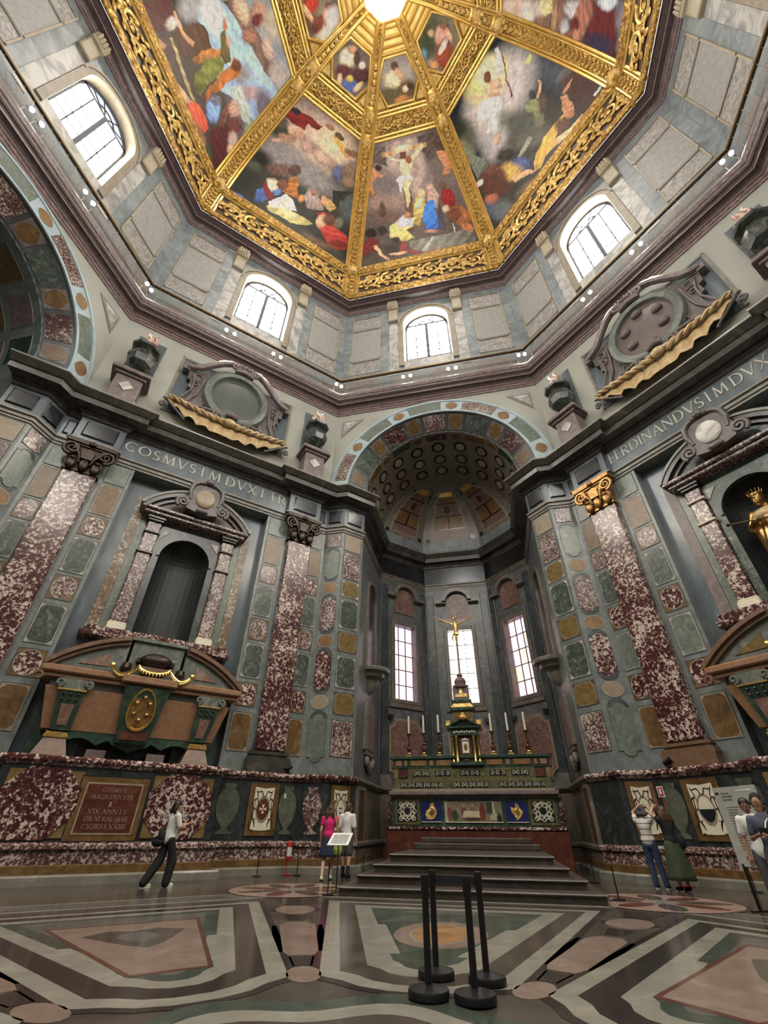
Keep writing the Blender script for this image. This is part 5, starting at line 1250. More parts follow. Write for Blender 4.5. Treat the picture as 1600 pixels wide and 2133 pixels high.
    for sx in (-1, 1):
        aL = math.degrees(math.acos(2.88 / R1)); aI = math.degrees(math.acos(.90 / R1))
        a, b = (aL, aI) if sx > 0 else (180 - aI, 180 - aL)
        B('lid_arc', 'salmondark', lambda m: (m.arcband(0, zc, R1 - .05, R1 + .07, a, b, 14, yf - .30, .3), m.arcband(0, zc, R1 - .16, R1 - .05, a, b, 14, yf - .20, .3)))
        pts = [((R1 - .16) * math.cos(R_(a + (b - a) * i / 10)), zc + (R1 - .16) * math.sin(R_(a + (b - a) * i / 10))) for i in range(11)]
        pts = [(x, max(z, 4.94)) for x, z in pts]
        g = B('lid_tympanum', 'armsgreen', lambda m: m.prism([(pts[0][0], 4.94)] + pts + [(pts[-1][0], 4.94)], yf - .08, .3))
        tri = [(sx * 1.28, 5.12), (sx * 1.28, 5.52), (sx * 2.05, 5.10)]
        B('lid_inlay', 'pinkbreccia' if az == -45 else 'ochre', lambda m: m.prism(tri, yf - .11, yf - .05), g)
        B('lid_scroll_end', 'bronzedark', lambda m: m.lathe([(.13, -.15), (.16, 0), (.13, .15)], (sx * .80, yf - .2, 5.12), 10), g)
        def ear(m): m.tube([(sx * (2.88 + .09 * math.cos(R_(t))), yf - .26, 4.60 + .09 * math.sin(R_(t))) for t in range(0, 330, 30)], .05, 6)
        B('lid_ear', 'salmondark', ear, g)
    cu = B('crest_block', 'armsgreen', lambda m: (m.box(-.78, .78, yf - .02, .3, 4.92, top - .02), m.box(-.86, .86, yf - .12, .3, top - .06, top + .04)))
    B('cushion', 'bronzedark', lambda m: (m.ellipsoid((0, yf - .16, 5.44), (.50, .26, .26), 16, 8), m.box(-.56, -.44, yf - .20, yf, 5.36, 5.50), m.box(.44, .56, yf - .20, yf, 5.36, 5.50)), cu, True)
    def chain(m):
        for sx in (-1, 1):
            P = [(sx * (.45 + .72 * i / 16), yf - .34, 5.20 - .30 * math.sin(math.pi * i / 16 * .8) + .10 * (i / 16) ** 3) for i in range(17)]
            m.tube(P, .035, 5)
            for q in P[::1]: m.ellipsoid((q[0], q[1], q[2] - .07), (.03, .03, .055), 5, 4)
            m.ellipsoid(P[-1], (.09, .07, .10), 8, 6)
        for i in range(15):
            a = R_(180 + 180 * i / 14); m.ellipsoid((.46 * math.cos(a), yf - .40, 5.18 + .20 * math.sin(a)), (.035, .03, .06), 5, 4)
        m.tube([(.46 * math.cos(R_(180 + 180 * i / 14)), yf - .40, 5.22 + .18 * math.sin(R_(180 + 180 * i / 14))) for i in range(15)], .035, 5)
    B('gold_chain', 'goldmetal', chain, cu, True)
    B('crown_cloth', 'salmondark', lambda m: m.prism([(.44 * math.cos(R_(q)), 5.22 + .17 * math.sin(R_(q))) for q in range(180, 361, 20)], yf - .36, yf - .1), cu)
    return t
sarcophagus(-45, 'orange granite sarcophagus below the empty niche, chest with oval arms', 'salmon')
sarcophagus(45, 'orange granite sarcophagus at the right edge with yellow inlaid lid', 'salmon')

# ================================================================== COATS OF ARMS AND URNS ON THE ATTIC
def arms(az, label, balls):
    t = thing('coat_of_arms', label, 'coat of arms', faceM(az) @ Matrix.Translation((0, 0, 16.0)))
    def B(name, mat, fn, par=None, smooth=False):
        m = MB(); fn(m); m.v = [(x, y, z - 16.0) for x, y, z in m.v]; return m.build(name, mat, par or t, smooth)
    bk = B('backing_panel', 'slate', lambda m: m.box(-2.85, 2.85, -.03, 0, 16.6, 20.45))
    B('panel_border', 'cornicelight', lambda m: [m.box(x0, x1, -.07, 0, a, b) for x0, x1, a, b in ((-2.97, -2.85, 16.6, 20.57), (2.85, 2.97, 16.6, 20.57), (-2.97, 2.97, 20.45, 20.57))], bk)
    half = [(0, 20.75), (.9, 20.6), (1.5, 20.0), (1.75, 19.75), (2.45, 19.55), (2.45, 18.95), (2.25, 18.9), (2.3, 18.45), (2.05, 18.3), (2.10, 17.85), (2.35, 17.35), (2.75, 17.0), (1.6, 16.75), (0, 16.7)]
    B('shield_plate', 'armsgrey', lambda m: m.prism(half + [(-x, z) for x, z in half[::-1][1:-1]], -.30, -.02))
    def ridge(m, sx):
        if True:
            m.tube([(sx * 1.70, -.34, 19.35), (sx * 1.72, -.36, 18.7), (sx * 1.82, -.36, 18.0), (sx * 2.1, -.36, 17.4), (sx * 2.55, -.36, 17.02)], .05, 6)
            m.tube([(sx * 2.25, -.34, 19.35), (sx * 2.10, -.36, 18.7), (sx * 2.10, -.36, 18.2), (sx * 2.35, -.36, 17.55), (sx * 2.72, -.36, 17.08)], .05, 6)
            m.tube([(sx * (2.0 + .11 * math.cos(R_(q))), -.36, 18.75 + .11 * math.sin(R_(q))) for q in range(0, 360, 40)], .035, 5, True)
            m.tube([(sx * x, -.36, z) for x, z in ((1.85, 18.98), (2.12, 18.98), (2.12, 19.38), (1.85, 19.38))], .035, 5, True)
            m.tube([(sx * x, -.36, z) for x, z in ((1.35, 17.75), (1.62, 17.1), (1.05, 17.15))], .04, 5, True)
    for sx in (-1, 1): B('strapwork_ridges', 'mauve', lambda m: ridge(m, sx), None, True)
    B('oval_frame', 'armsgreen', lambda m: (m.tube([(1.42 * math.cos(q), -.36, 18.82 + 1.62 * math.sin(q)) for q in [2 * math.pi * i / 40 for i in range(40)]], .22, 8, True)), None, True)
    ov = B('oval_field', 'armsovalred' if balls else 'armsoval', lambda m: m.ellipsoid((0, -.30, 18.82), (1.33, .14, 1.52), 28, 10), None, True)
    if balls:
        for x, z in ((0, 19.82), (-.72, 19.25), (.72, 19.25), (-.68, 18.32), (.68, 18.32), (0, 17.72)):
            B('ball', 'armsovalred', lambda m: m.ellipsoid((x, -.44, z), (.24, .17, .21), 14, 8), ov, True)
    def hood(m):                                           # double scroll that crowns the oval
        for sx in (-1, 1):
            m.tube([(sx * 2.62, -.40, 19.62), (sx * 2.35, -.44, 19.66), (sx * 2.0, -.48, 19.85), (sx * 1.6, -.52, 20.3), (sx * 1.15, -.58, 20.72), (sx * .75, -.62, 20.95), (sx * .45, -.64, 20.98)], [.10, .15, .17, .17, .17, .16, .12], 8)
            m.tube([(sx * (.52 + .24 * (1 - i / 20) * math.cos(R_(90 + 34 * i))), -.70, 20.80 + .24 * (1 - i / 20) * math.sin(R_(90 + 34 * i))) for i in range(18)], .07, 6)
            m.box(sx * 2.62 - .14, sx * 2.62 + .14, -.44, -.1, 19.40, 19.72)
        m.tube([(-.5, -.58, 20.62), (0, -.62, 20.72), (.5, -.58, 20.62)], .16, 8)
    B('scroll_hood', 'mauve', hood, None, True)
    def leaf(m):
        for i in range(7): m.ellipsoid((-.42 + .14 * i, -.70, 20.98 + .05 * (i % 2)), (.07, .08, .14), 6, 5)
    B('acanthus', 'mauve', leaf, None, True)
    def scr(m):
        for sx in (-1, 1):
            m.tube([(sx * (.62 + .26 * (1 - i / 20) * math.cos(R_(60 - 34 * i))), -.60, 17.02 + .24 * (1 - i / 20) * math.sin(R_(60 - 34 * i))) for i in range(18)], .075, 6)
            m.tube([(sx * .7, -.55, 17.25), (sx * 1.3, -.52, 17.22), (sx * 2.0, -.48, 17.12), (sx * 2.75, -.42, 17.05)], [.10, .09, .08, .06], 6)
            m.tube([(sx * (2.92 + .16 * (1 - i / 16) * math.cos(R_(-90 + 36 * i))), -.45, 16.62 + .16 * (1 - i / 16) * math.sin(R_(-90 + 36 * i))) for i in range(14)], .06, 6)
            m.tube([(sx * 3.0, -.45, 17.0), (sx * 2.6, -.45, 16.72), (sx * 2.2, -.45, 16.4), (sx * 1.9, -.45, 16.15)], .06, 6)
        m.tube([(-.30, -.62, 17.32), (0, -.66, 17.36), (.30, -.62, 17.30)], .14, 8)
    B('lower_scrolls', 'armsgrey', scr, None, True)
    # tan garland of cloth
    def cloth(m):
        n = 30; top, bot = [], []
        for i in range(n + 1):
            s = -2.95 + 5.9 * i / n; q = abs(s) / 2.95
            zt = 16.75 + .30 * q ** 1.5; zb = zt - .62 * (1 - q ** 3) - .07 * math.sin(i * 1.7) - .10
            top.append((s, -.46 - .05 * math.sin(i * 2.1), zt)); bot.append((s * .98, -.52 - .08 * math.sin(i * 2.1 + .6), zb))
        m.add(top + bot, [(i, i + 1, n + 2 + i, n + 1 + i) for i in range(n)])
        m.add([(x, y + .06, z) for x, y, z in top] + [(x, y + .06, z) for x, y, z in bot], [(i, n + 1 + i, n + 2 + i, i + 1) for i in range(n)])
    B('cloth', 'drape', cloth, None, True)
    def twist(m):
        for sx in (-1, 1):
            for k in (0, math.pi):
                m.tube([(sx * (.25 + 2.6 * i / 40), -.60 - .06 * math.cos(i * .62 + k), 16.82 + .26 * (i / 40) ** 1.4 + .07 * math.sin(i * .62 + k)) for i in range(41)], [.10 - .05 * i / 40 for i in range(41)], 6)
        m.ellipsoid((0, -.66, 16.84), (.28, .18, .22), 12, 8)
    B('twisted_swag', 'drape', twist, None, True)
    return t
arms(-45, 'dark oval coat of arms with tan swag above the COSMVS frieze', False)
arms(45, 'coat of arms with six stone balls above the FERDINANDVS frieze', True)
def make_urn():
    t = thing('flaming_urn', '', 'urn', None, 'flaming urns on the attic')
    def B(name, mat, fn, par=None, smooth=False):
        m = MB(); fn(m); return m.build(name, mat, par or t, smooth)
    B('backing_panel', 'slate', lambda m: m.box(-.62, .62, .50, .54, 1.6, 5.2))
    B('pedestal', 'mauve', lambda m: (m.bbox(-.52, .52, -.30, .5, 0, 1.55, .03), m.bbox(-.60, .60, -.38, .5, 0, .22, .03), m.bbox(-.62, .62, -.40, .5, 1.50, 1.64, .03), m.bbox(-.76, .76, -.54, .5, 1.64, 1.80, .03), m.bbox(-.70, .70, -.48, .5, 1.80, 1.92, .03)))
    B('pedestal_lozenge', 'whitevein', lambda m: m.prism([(0, .62), (.30, .92), (0, 1.22), (-.30, .92)], -.34, -.25))
    prof = [(.40, 1.92), (.42, 2.02), (.20, 2.16), (.18, 2.24), (.34, 2.42), (.52, 2.66), (.62, 2.98), (.60, 3.22), (.46, 3.50), (.42, 3.58), (.62, 3.72), (.66, 3.84), (.60, 3.92), (.40, 3.96), (.36, 4.16), (.30, 4.20)]
    B('urn_body', 'urnstone', lambda m: m.lathe(prof, (0, .02, 0), 8, 22.5, 382.5))
    def fl(m):
        rnd = random.Random(3)
        for i in range(11):
            a = i * .571; r = .12 + .14 * (i % 3) / 2; x, y = r * math.cos(a), .02 + r * math.sin(a); h = .45 + .45 * rnd.random()
            m.tube([(x * .6, y, 4.14), (x * 1.2 + .06, y, 4.14 + h * .4), (x * 1.0 - .05, y, 4.14 + h * .75), (x * 1.35, y, 4.14 + h)], [.13, .11, .07, .015], 6)
    B('flame', 'flamestone', fl, None, True)
    return t
def copy_tree(o, parent=None):
    c = o.copy(); COL.objects.link(c); c.parent = parent
    for ch in list(o.children): copy_tree(ch, c)
    return c
URN = make_urn()
for i, (az, s, lab) in enumerate(((-45, -4.42, 'dark stone urn with flame beside the left chapel arch'), (-45, 4.42, 'dark stone urn with flame between the dark oval arms and altar arch'),
                                  (45, -4.42, 'dark stone urn with flame between the altar arch and ball arms'), (45, 4.42, 'dark stone urn with flame at the right edge of the picture'))):
    u = URN if i == 0 else copy_tree(URN)
    u.matrix_world = faceM(az) @ Matrix.Translation((s, -.55, 15.4)); u['label'] = lab

# ================================================================== GALLERY RAIL AND LAMPS
plain('railgold', (.62, .47, .21), .4, .3); plain('railbrown', (.10, .062, .030), .45, .3)
def railing(az):
    d = .37; hs = (AP - d) * T8
    t = thing('gallery_railing', 'brass topped gallery railing below the %s drum window' % {-90: 'left edge', -45: 'left of centre', 0: 'altar arch', 45: 'right of centre', 90: 'right edge'}[az], 'railing', faceM(az) @ Matrix.Translation((0, -d, 23.0)))
    m = MB(); m.box(-hs, hs, -.05, .05, 1.36, 1.46); m.build('top_rail', 'railgold', t)
    m = MB(); m.box(-hs, hs, -.06, .06, 1.28, 1.40); m.build('rail_underside', 'railbrown', t)
    n = 26
    for i in range(n + 1):
        x = -hs + 2 * hs * (i + .0) / n
        p = MB(); p.box(x - .009, x + .009, -.009, .009, 0, 1.30); p.ellipsoid((x, 0, .62), (.035, .035, .05), 6, 5); p.build('baluster', 'framestone', t)
    return t
for az in VIS: railing(az)
def lamp(P, target, n, label, pair, watts):
    d = (Vector(target) - Vector(P)).normalized(); M = Matrix.Translation(P) @ d.to_track_quat('-Z', 'Y').to_matrix().to_4x4()
    t = thing('flood_lamp', label, 'lamp', M, 'flood lamps on the gallery')
    m = MB(); m.lathe([(.05, .22), (.08, .20), (.10, .05), (.115, -.02), (.10, -.02), (.09, .02)], (0, 0, 0), 12); m.build('housing', 'iron', t, True)
    m = MB(); m.lathe([(.0, -.012), (.05, -.012), (.095, -.006)], (0, 0, 0), 14); m.ellipsoid((0, 0, -.01), (.08, .08, .05), 10, 6); m.build('lens', 'lampglow', t, True)
    m = MB(); m.tube([(0, 0, .20), (0, .12, .30), (0, .2, .32)], .02, 5); m.build('bracket', 'iron', t)
    ld = bpy.data.lights.new('flood_light', 'SPOT'); ld.energy = watts; ld.spot_size = R_(115); ld.spot_blend = .8; ld.color = (1.0, .90, .76); ld.shadow_soft_size = .15
    l = bpy.data.objects.new('flood_light', ld); COL.objects.link(l); l.parent = t; l.location = (0, 0, -.10)
BAYN = {-90: 'left edge bay', -45: 'COSMVS bay', 0: 'altar bay', 45: 'FERDINANDVS bay', 90: 'right edge bay', 135: 'back right bay', 180: 'back bay', -135: 'back left bay'}
for az in ALLAZ:
    sgn = [(-1.60, 'first'), (-1.15, 'second'), (1.15, 'third'), (1.60, 'fourth')] if az in VIS else [(-1.4, 'first'), (1.4, 'second')]
    for s, nm in sgn:
        p = fp(az, s, .52); lamp((p[0], p[1], 23.55), (-p[0] * .35, -p[1] * .35, 5.0 if abs(s) > 1.3 else 9.0), 0, 'small floodlight under the railing, %s from left in the %s' % (nm, BAYN[az]), 0, LAMP_WATTS * (1 if az in VIS else 2))
    if az in VIS[:-1] or az in (90,):
        for k, ds in ((0, 5.72), (1, 5.38)):
            if az == 90 and k == 1: continue
            p = fp(az, ds - .12, .58); lamp((p[0], p[1], 23.62), (-p[0] * .5, -p[1] * .5, 2.0), 0, ('bright' if k == 0 else 'smaller') + ' corner floodlight at the right end of the ' + BAYN[az], 0, LAMP_WATTS * (1.3 if k == 0 else .8))
# ================================================================== ALTAR
STEPS = thing('altar_steps', 'broad dark stone steps rising to the altar', 'steps', Matrix.Translation((.12, 8.4, 0)))
fronts = [8.45, 9.05, 9.68, 10.6]; hw = [2.64, 2.40, 2.16, 1.96]
for k in range(4):
    m = MB(); y0 = fronts[k] - 8.4; z0, z1 = .16 * k, .16 * (k + 1)
    m.box(-hw[k] - (.3 if k > 2 else .0), hw[k] + (.3 if k > 2 else .0), y0 + .05, 6.6, z0, z1 - .05) if False else m.box(-hw[k], hw[k], y0 + .05, 7.4, z0, z1 - .045)
    s = m.build('step', 'stepstone', STEPS)
    m = MB(); m.bbox(-hw[k] - .04, hw[k] + .04, y0, 7.4, z1 - .05, z1, .02); m.build('tread', 'stepstone', s)
m = MB(); m.bbox(-1.95, 1.95, 5.75, 7.0, .64, .80, .02); m.bbox(-1.75, 1.75, 6.2, 7.0, .80, .94, .02); m.build('footpace', 'stepstone', STEPS)
ALT = thing('altar', 'marble altar with green framed panels and stepped shelves', 'altar', Matrix.Translation((0.04, 16.0, 0)))
def AB(name, mat, fn, par=None, smooth=False):
    m = MB(); fn(m); return m.build(name, mat, par or ALT, smooth)
AB('altar_base', 'redstone', lambda m: (m.bbox(-3.10, 3.14, -.18, 1.6, .0, 1.14, .03)))
AB('base_ledge', 'breccia', lambda m: m.bbox(-3.05, 3.10, -.22, 1.6, 1.14, 1.23, .02))
AB('altar_block', 'greendark', lambda m: m.box(-2.90, 2.95, 0, 1.6, 1.23, 2.10))
AB('mensa', 'mauve', lambda m: (m.bbox(-2.95, 3.0, -.08, 1.6, 2.10, 2.16, .02), m.bbox(-3.0, 3.05, -.24, 1.6, 2.16, 2.30, .03)))
AB('shelf_edge', 'brownpale', lambda m: m.bbox(-2.92, 2.97, .05, 1.6, 2.30, 2.36, .02))
AB('lower_gradine', 'olive', lambda m: m.box(-2.84, 2.90, .15, 1.6, 2.36, 2.64))
AB('middle_gradine', 'olive', lambda m: (m.box(-2.34, 2.40, .30, 1.6, 2.70, 3.06), m.bbox(-2.86, 2.92, .20, 1.6, 2.62, 2.70, .02)))
AB('upper_gradine', 'greendark', lambda m: (m.box(-2.94, 3.0, .38, 1.6, 2.70, 3.40), m.bbox(-3.04, 3.10, .28, 1.6, 3.38, 3.48, .02), m.bbox(-2.98, 3.04, .34, 1.6, 3.06, 3.12, .02)))
AB('side_pier', 'brecciadark', lambda m: m.box(-3.08, -2.90, .08, 1.6, 1.23, 2.1)); AB('side_pier', 'brecciadark', lambda m: m.box(2.95, 3.13, .08, 1.6, 1.23, 2.1))
for sx in (-1, 1):
    c = .03
    AB('red_panel', 'redstone', lambda m: m.bbox(c + sx * 2.52 - .17, c + sx * 2.52 + .17, .34, .4, 2.76, 3.02, .01))
    AB('end_strip', 'orange', lambda m: m.bbox(c + sx * 2.86 - .09, c + sx * 2.86 + .09, .34, .4, 2.72, 3.05, .01))
    for x0, x1 in ((.65, 1.25), (1.38, 1.52), (1.64, 2.28), (2.40, 2.52), (2.62, 2.86)):
        AB('cornice_panel', 'orange' if x1 - x0 > .3 else 'salmon', lambda m: m.bbox(min(sx * x0, sx * x1) + c, max(sx * x0, sx * x1) + c, .34, .4, 3.15, 3.34, .01))
def scrollplate(name, x0, x1, z0, z1, y, par, dens, white='whitestone', ground='black'):
    g = AB(name, ground, lambda m: m.bbox(x0, x1, y - .02, y + .03, z0, z1, .008), par)
    rnd = random.Random(int(x0 * 97 + z0 * 31)); m = MB(); n = max(3, int((x1 - x0) / (z1 - z0) * dens))
    for i in range(n):
        cx = x0 + (x1 - x0) * (i + .5) / n; r = min((z1 - z0) * .40, (x1 - x0) / n * .48); cz = (z0 + z1) / 2; sg = 1 if i % 2 else -1
        m.tube([(cx + r * (1 - .75 * t / 11) * math.cos(sg * .62 * t + 1.57), y - .03, cz + r * (1 - .75 * t / 11) * math.sin(sg * .62 * t + 1.57)) for t in range(12)], r * .13, 4)
        for q in range(3): m.ellipsoid((cx + r * .9 * math.cos(q * 2.1 + i), y - .028, cz + r * .9 * math.sin(q * 2.1 + i)), (r * .22, .008, r * .16), 6, 4)
    m.build('scroll_inlay', white, g); return g
for x0, x1 in ((-2.62, -1.02), (-.62, .66), (1.06, 2.66)): scrollplate('scroll_panel', x0, x1, 2.42, 2.58, .15, None, 1.2)
for x0, x1 in ((-2.12, -1.50), (-1.30, -.70), (-.34, .40), (.76, 1.36), (1.56, 2.18)): scrollplate('scroll_panel', x0, x1, 2.80, 2.98, .30, None, 1.2)
for sx in (-1, 1):                                         # square knotwork plates
    cx = .04 + sx * 2.38; fr = AB('knot_frame', 'olive', lambda m: m.bbox(cx - .46, cx + .46, -.03, .02, 1.28, 2.08, .01))
    g = AB('knot_plate', 'black', lambda m: m.bbox(cx - .36, cx + .36, -.05, .0, 1.38, 1.98, .008), fr)
    m = MB()
    for q in range(8):
        a = R_(45 * q + 22.5); px, pz = cx + .20 * math.cos(a), 1.68 + .19 * math.sin(a)
        m.tube([(px + .095 * math.cos(R_(t)) * (1 - t / 900), -.055, pz + .09 * math.sin(R_(t)) * (1 - t / 900)) for t in range(0, 600, 40)], .013, 4)
    for q in range(4):
        a = R_(90 * q + 45); m.tube([(cx + .33 * math.cos(a) + .07 * math.cos(R_(t)), -.055, 1.68 + .30 * math.sin(a) + .06 * math.sin(R_(t))) for t in range(0, 361, 40)], .014, 4)
    m.tube([(cx + .30 * (1 + .12 * math.cos(8 * t)) * math.cos(t), -.055, 1.68 + .26 * (1 + .12 * math.cos(8 * t)) * math.sin(t)) for t in [2 * math.pi * i / 48 for i in range(48)]], .013, 4, True)
    m.build('knotwork', 'whitestone', fr)
    bx = .04 + sx * 1.50
    bf = AB('lapis_panel', 'azure', lambda m: m.bbox(bx - .36, bx + .36, -.03, .02, 1.38, 1.97, .01))
    AB('panel_sill', 'whitestone', lambda m: m.box(bx - .36, bx + .36, -.05, .0, 1.36, 1.38), bf)
    m = MB()
    body = [(-.16, -.22), (-.02, -.24), (.10, -.20), (.19, -.06), (.20, .06), (.10, .16), (.07, .26), (-.02, .24), (-.05, .12), (-.18, .02), (-.22, -.10)] if sx < 0 else [(-.02, -.26), (.10, -.16), (.22, .0), (.12, .10), (.06, .22), (-.02, .26), (-.06, .10), (-.20, .14), (-.18, .0), (-.08, -.12)]
    m.prism([(bx + x, 1.67 + z) for x, z in body], -.05, -.02); fg = m.build('figure_inlay', 'goldleaf', bf)
    m = MB(); m.prism([(bx + x * .42 + .02, 1.66 + z * .5) for x, z in body], -.058, -.045); m.build('figure_shade', 'bronzegilt', fg)
    if sx < 0: m = MB(); m.tube([(bx + .07 + .05 * math.cos(R_(t)), -.05, 1.90 + .05 * math.sin(R_(t))) for t in range(0, 360, 40)], .012, 5, True); m.build('halo', 'goldleaf', fg)
AB('picture_sill', 'whitestone', lambda m: m.box(-.98, 1.04, -.05, .0, 1.355, 1.375))
# painted supper panel (flat inlaid picture)
def paint_grid(name, parent, f, u0, u1, v0, v1, nu, nv, shapes, bg, mat, wfun=None, seed=1, M=None, warp=0.0):
    us = np.linspace(-1, 1, nu); vs = np.linspace(0, 1, nv); rng = np.random.RandomState(seed)
    U, V = np.meshgrid(us, vs); VV = v0 + (v1 - v0) * V
    W = np.vectorize(wfun)(VV) if wfun else None
    UU = U * W if wfun else u0 + (u1 - u0) * (U + 1) / 2
    col = np.zeros((nv, nu, 3)); col[:] = 0
    SU, SV = UU, VV
    if warp:
        wp = rng.rand(8, 4) * 6.28; fr = [2.2, 4.1, 7.3, 12.0]
        for k in range(4):
            UU = UU + warp / (k + 1.2) * np.sin(SV * fr[k] + wp[k, 0] + 1.3 * np.sin(SU * fr[k] * .8 + wp[k, 1])); VV = VV + warp / (k + 1.2) * np.sin(SU * fr[k] * 1.1 + wp[k, 2] + 1.3 * np.sin(SV * fr[k] * .9 + wp[k, 3]))
    for k, (t, c) in enumerate(bg[:-1]):
        t2, c2 = bg[k + 1]; msk = (V >= t) & (V <= t2); a = ((V - t) / max(1e-6, t2 - t))[..., None]
        col = np.where(msk[..., None], np.array(c) * (1 - a) + np.array(c2) * a, col)
    for sh in shapes:
        if sh[0] == 'e':                                   # centre, two half axes, colour, softness
            _, cx, cy, ax, ay, bx, by, c, soft = sh; det = ax * by - ay * bx
            if abs(det) < 1e-9: continue
            dx, dy = UU - cx, VV - cy; p = (dx * by - dy * bx) / det; q = (dy * ax - dx * ay) / det; r = np.sqrt(p * p + q * q)
            a = np.clip((1 + soft - r) / (2 * soft + 1e-6), 0, 1); R0 = max(math.hypot(ax, ay), math.hypot(bx, by))
        else:
            _, pts, c, soft = sh; n = len(pts); ins = np.zeros(UU.shape, bool)
            for i in range(n):
                x0, y0 = pts[i]; x1, y1 = pts[(i + 1) % n]
                cond = ((y0 > VV) != (y1 > VV)) & (UU < (x1 - x0) * (VV - y0) / ((y1 - y0) if abs(y1 - y0) > 1e-9 else 1e-9) + x0); ins ^= cond
            a = ins.astype(float); cx = sum(p[0] for p in pts) / n; cy = sum(p[1] for p in pts) / n; R0 = max(math.hypot(p[0] - cx, p[1] - cy) for p in pts); soft = 0
        cc = np.array(c)[None, None, :]
        if warp and soft < .35:                            # modelled figures: lighter to the upper left, folds on big drapery
            rr = np.hypot(UU - cx, VV - cy) / max(R0, .05); sd = 1.12 - .38 * np.clip(rr, 0, 1.2) ** 2 + .26 * ((VV - cy) * .8 - (UU - cx) * .45) / max(R0, .05)
            if R0 > .45:
                th = rng.rand() * 3.14; wl = max(.22, R0 * .32); sd = sd + .17 * np.sin((UU * math.cos(th) + VV * math.sin(th)) * 6.28 / wl + rng.rand() * 6 + 1.1 * np.sin(VV * 2.3 / wl))
            cc = cc * np.clip(sd, .28, 1.45)[..., None]
        col = col * (1 - a[..., None]) + cc * a[..., None]
    ph = rng.rand(6, 4) * 6.28
    nz = sum(np.sin(UU * (1.1 + k) + ph[k, 0] + 1.7 * np.sin(VV * (.7 + .6 * k) + ph[k, 1])) * np.sin(VV * (1.3 + .8 * k) + ph[k, 2]) for k in range(6)) / 6
    
    if warp:                                               # loose brushwork inside the shapes
        n2 = sum(np.sin(SU * (5 + 3 * k) + ph[k, 1] + 2 * np.sin(SV * (4 + 2.3 * k) + ph[k, 3])) for k in range(4)) / 4
        g = col.mean(axis=2, keepdims=True); col = (g + (col - g) * .95) * (1 + .13 * n2[..., None]); col = col * (.55 + 1.25 * np.clip(col.mean(axis=2, keepdims=True) / .36, 0, 1) ** .6 * .62)
    col = np.clip(col * (1 + .18 * nz[..., None]), 0, 1)
    UU, VV = SU, SV
    verts = [f(float(UU[j, i]), float(VV[j, i]), 0.0) for j in range(nv) for i in range(nu)]
    faces = [(j * nu + i, j * nu + i + 1, (j + 1) * nu + i + 1, (j + 1) * nu + i) for j in range(nv - 1) for i in range(nu - 1)]
    me = bpy.data.meshes.new(name); me.from_pydata(verts, [], faces); me.materials.append(MATS[mat])
    at = me.color_attributes.new('paint', 'FLOAT_COLOR', 'POINT'); buf = np.ones((nu * nv, 4), np.float32); buf[:, :3] = col.reshape(-1, 3); at.data.foreach_set('color', buf.ravel())
    me.shade_smooth()
    return link(name, me, parent, M)
sup = [('p', [(-.98, 1.37), (1.04, 1.37), (1.04, 1.45), (-.98, 1.45)], (.20, .16, .10), 0), ('p', [(.42, 1.45), (1.04, 1.45), (1.04, 1.98), (.42, 1.98)], (.22, .20, .13), 0),
       ('p', [(.50, 1.62), (.70, 1.62), (.70, 1.95), (.50, 1.95)], (.06, .07, .055), 0), ('p', [(.72, 1.45), (.80, 1.45), (.78, 1.97), (.70, 1.97)], (.55, .50, .36), 0), ('p', [(.60, 1.43), (.98, 1.43), (.94, 1.62), (.64, 1.60)], (.45, .40, .28), 0),
       ('p', [(-.98, 1.37), (-.86, 1.37), (-.88, 1.97), (-.98, 1.97)], (.42, .38, .30), 0),
       ('e', -.80, 1.64, .09, 0, 0, .24, (.20, .085, .05), .15), ('e', -.62, 1.56, .10, -.1, .06, .14, (.05, .075, .04), .2), ('e', -.30, 1.68, .10, 0, 0, .17, (.16, .075, .05), .15), ('e', -.29, 1.84, .045, 0, 0, .06, (.42, .30, .20), .2),
       ('e', .02, 1.74, .09, 0, 0, .12, (.28, .12, .10), .15), ('e', .02, 1.86, .04, 0, 0, .055, (.45, .33, .22), .2), ('p', [(-.36, 1.50), (.36, 1.50), (.34, 1.70), (-.30, 1.70)], (.62, .54, .36), 0), ('e', 0, 1.45, .30, 0, 0, .045, (.06, .045, .03), .2),
       ('e', .36, 1.64, .115, 0, 0, .24, (.19, .05, .03), .1), ('e', .36, 1.88, .05, 0, 0, .05, (.10, .06, .04), .2), ('e', .92, 1.48, .09, 0, 0, .12, (.025, .03, .03), .15), ('e', .92, 1.61, .04, 0, 0, .04, (.10, .07, .05), .2), ('e', -.80, 1.84, .05, 0, 0, .05, (.35, .2, .12), .2)]
paint_grid('supper_picture', ALT, lambda u, v, h: (u, -.035, v), -.98, 1.04, 1.37, 1.98, 90, 34, sup, [(0, (.16, .13, .09)), (.5, (.30, .25, .18)), (1, (.20, .17, .12))], 'pietradura')
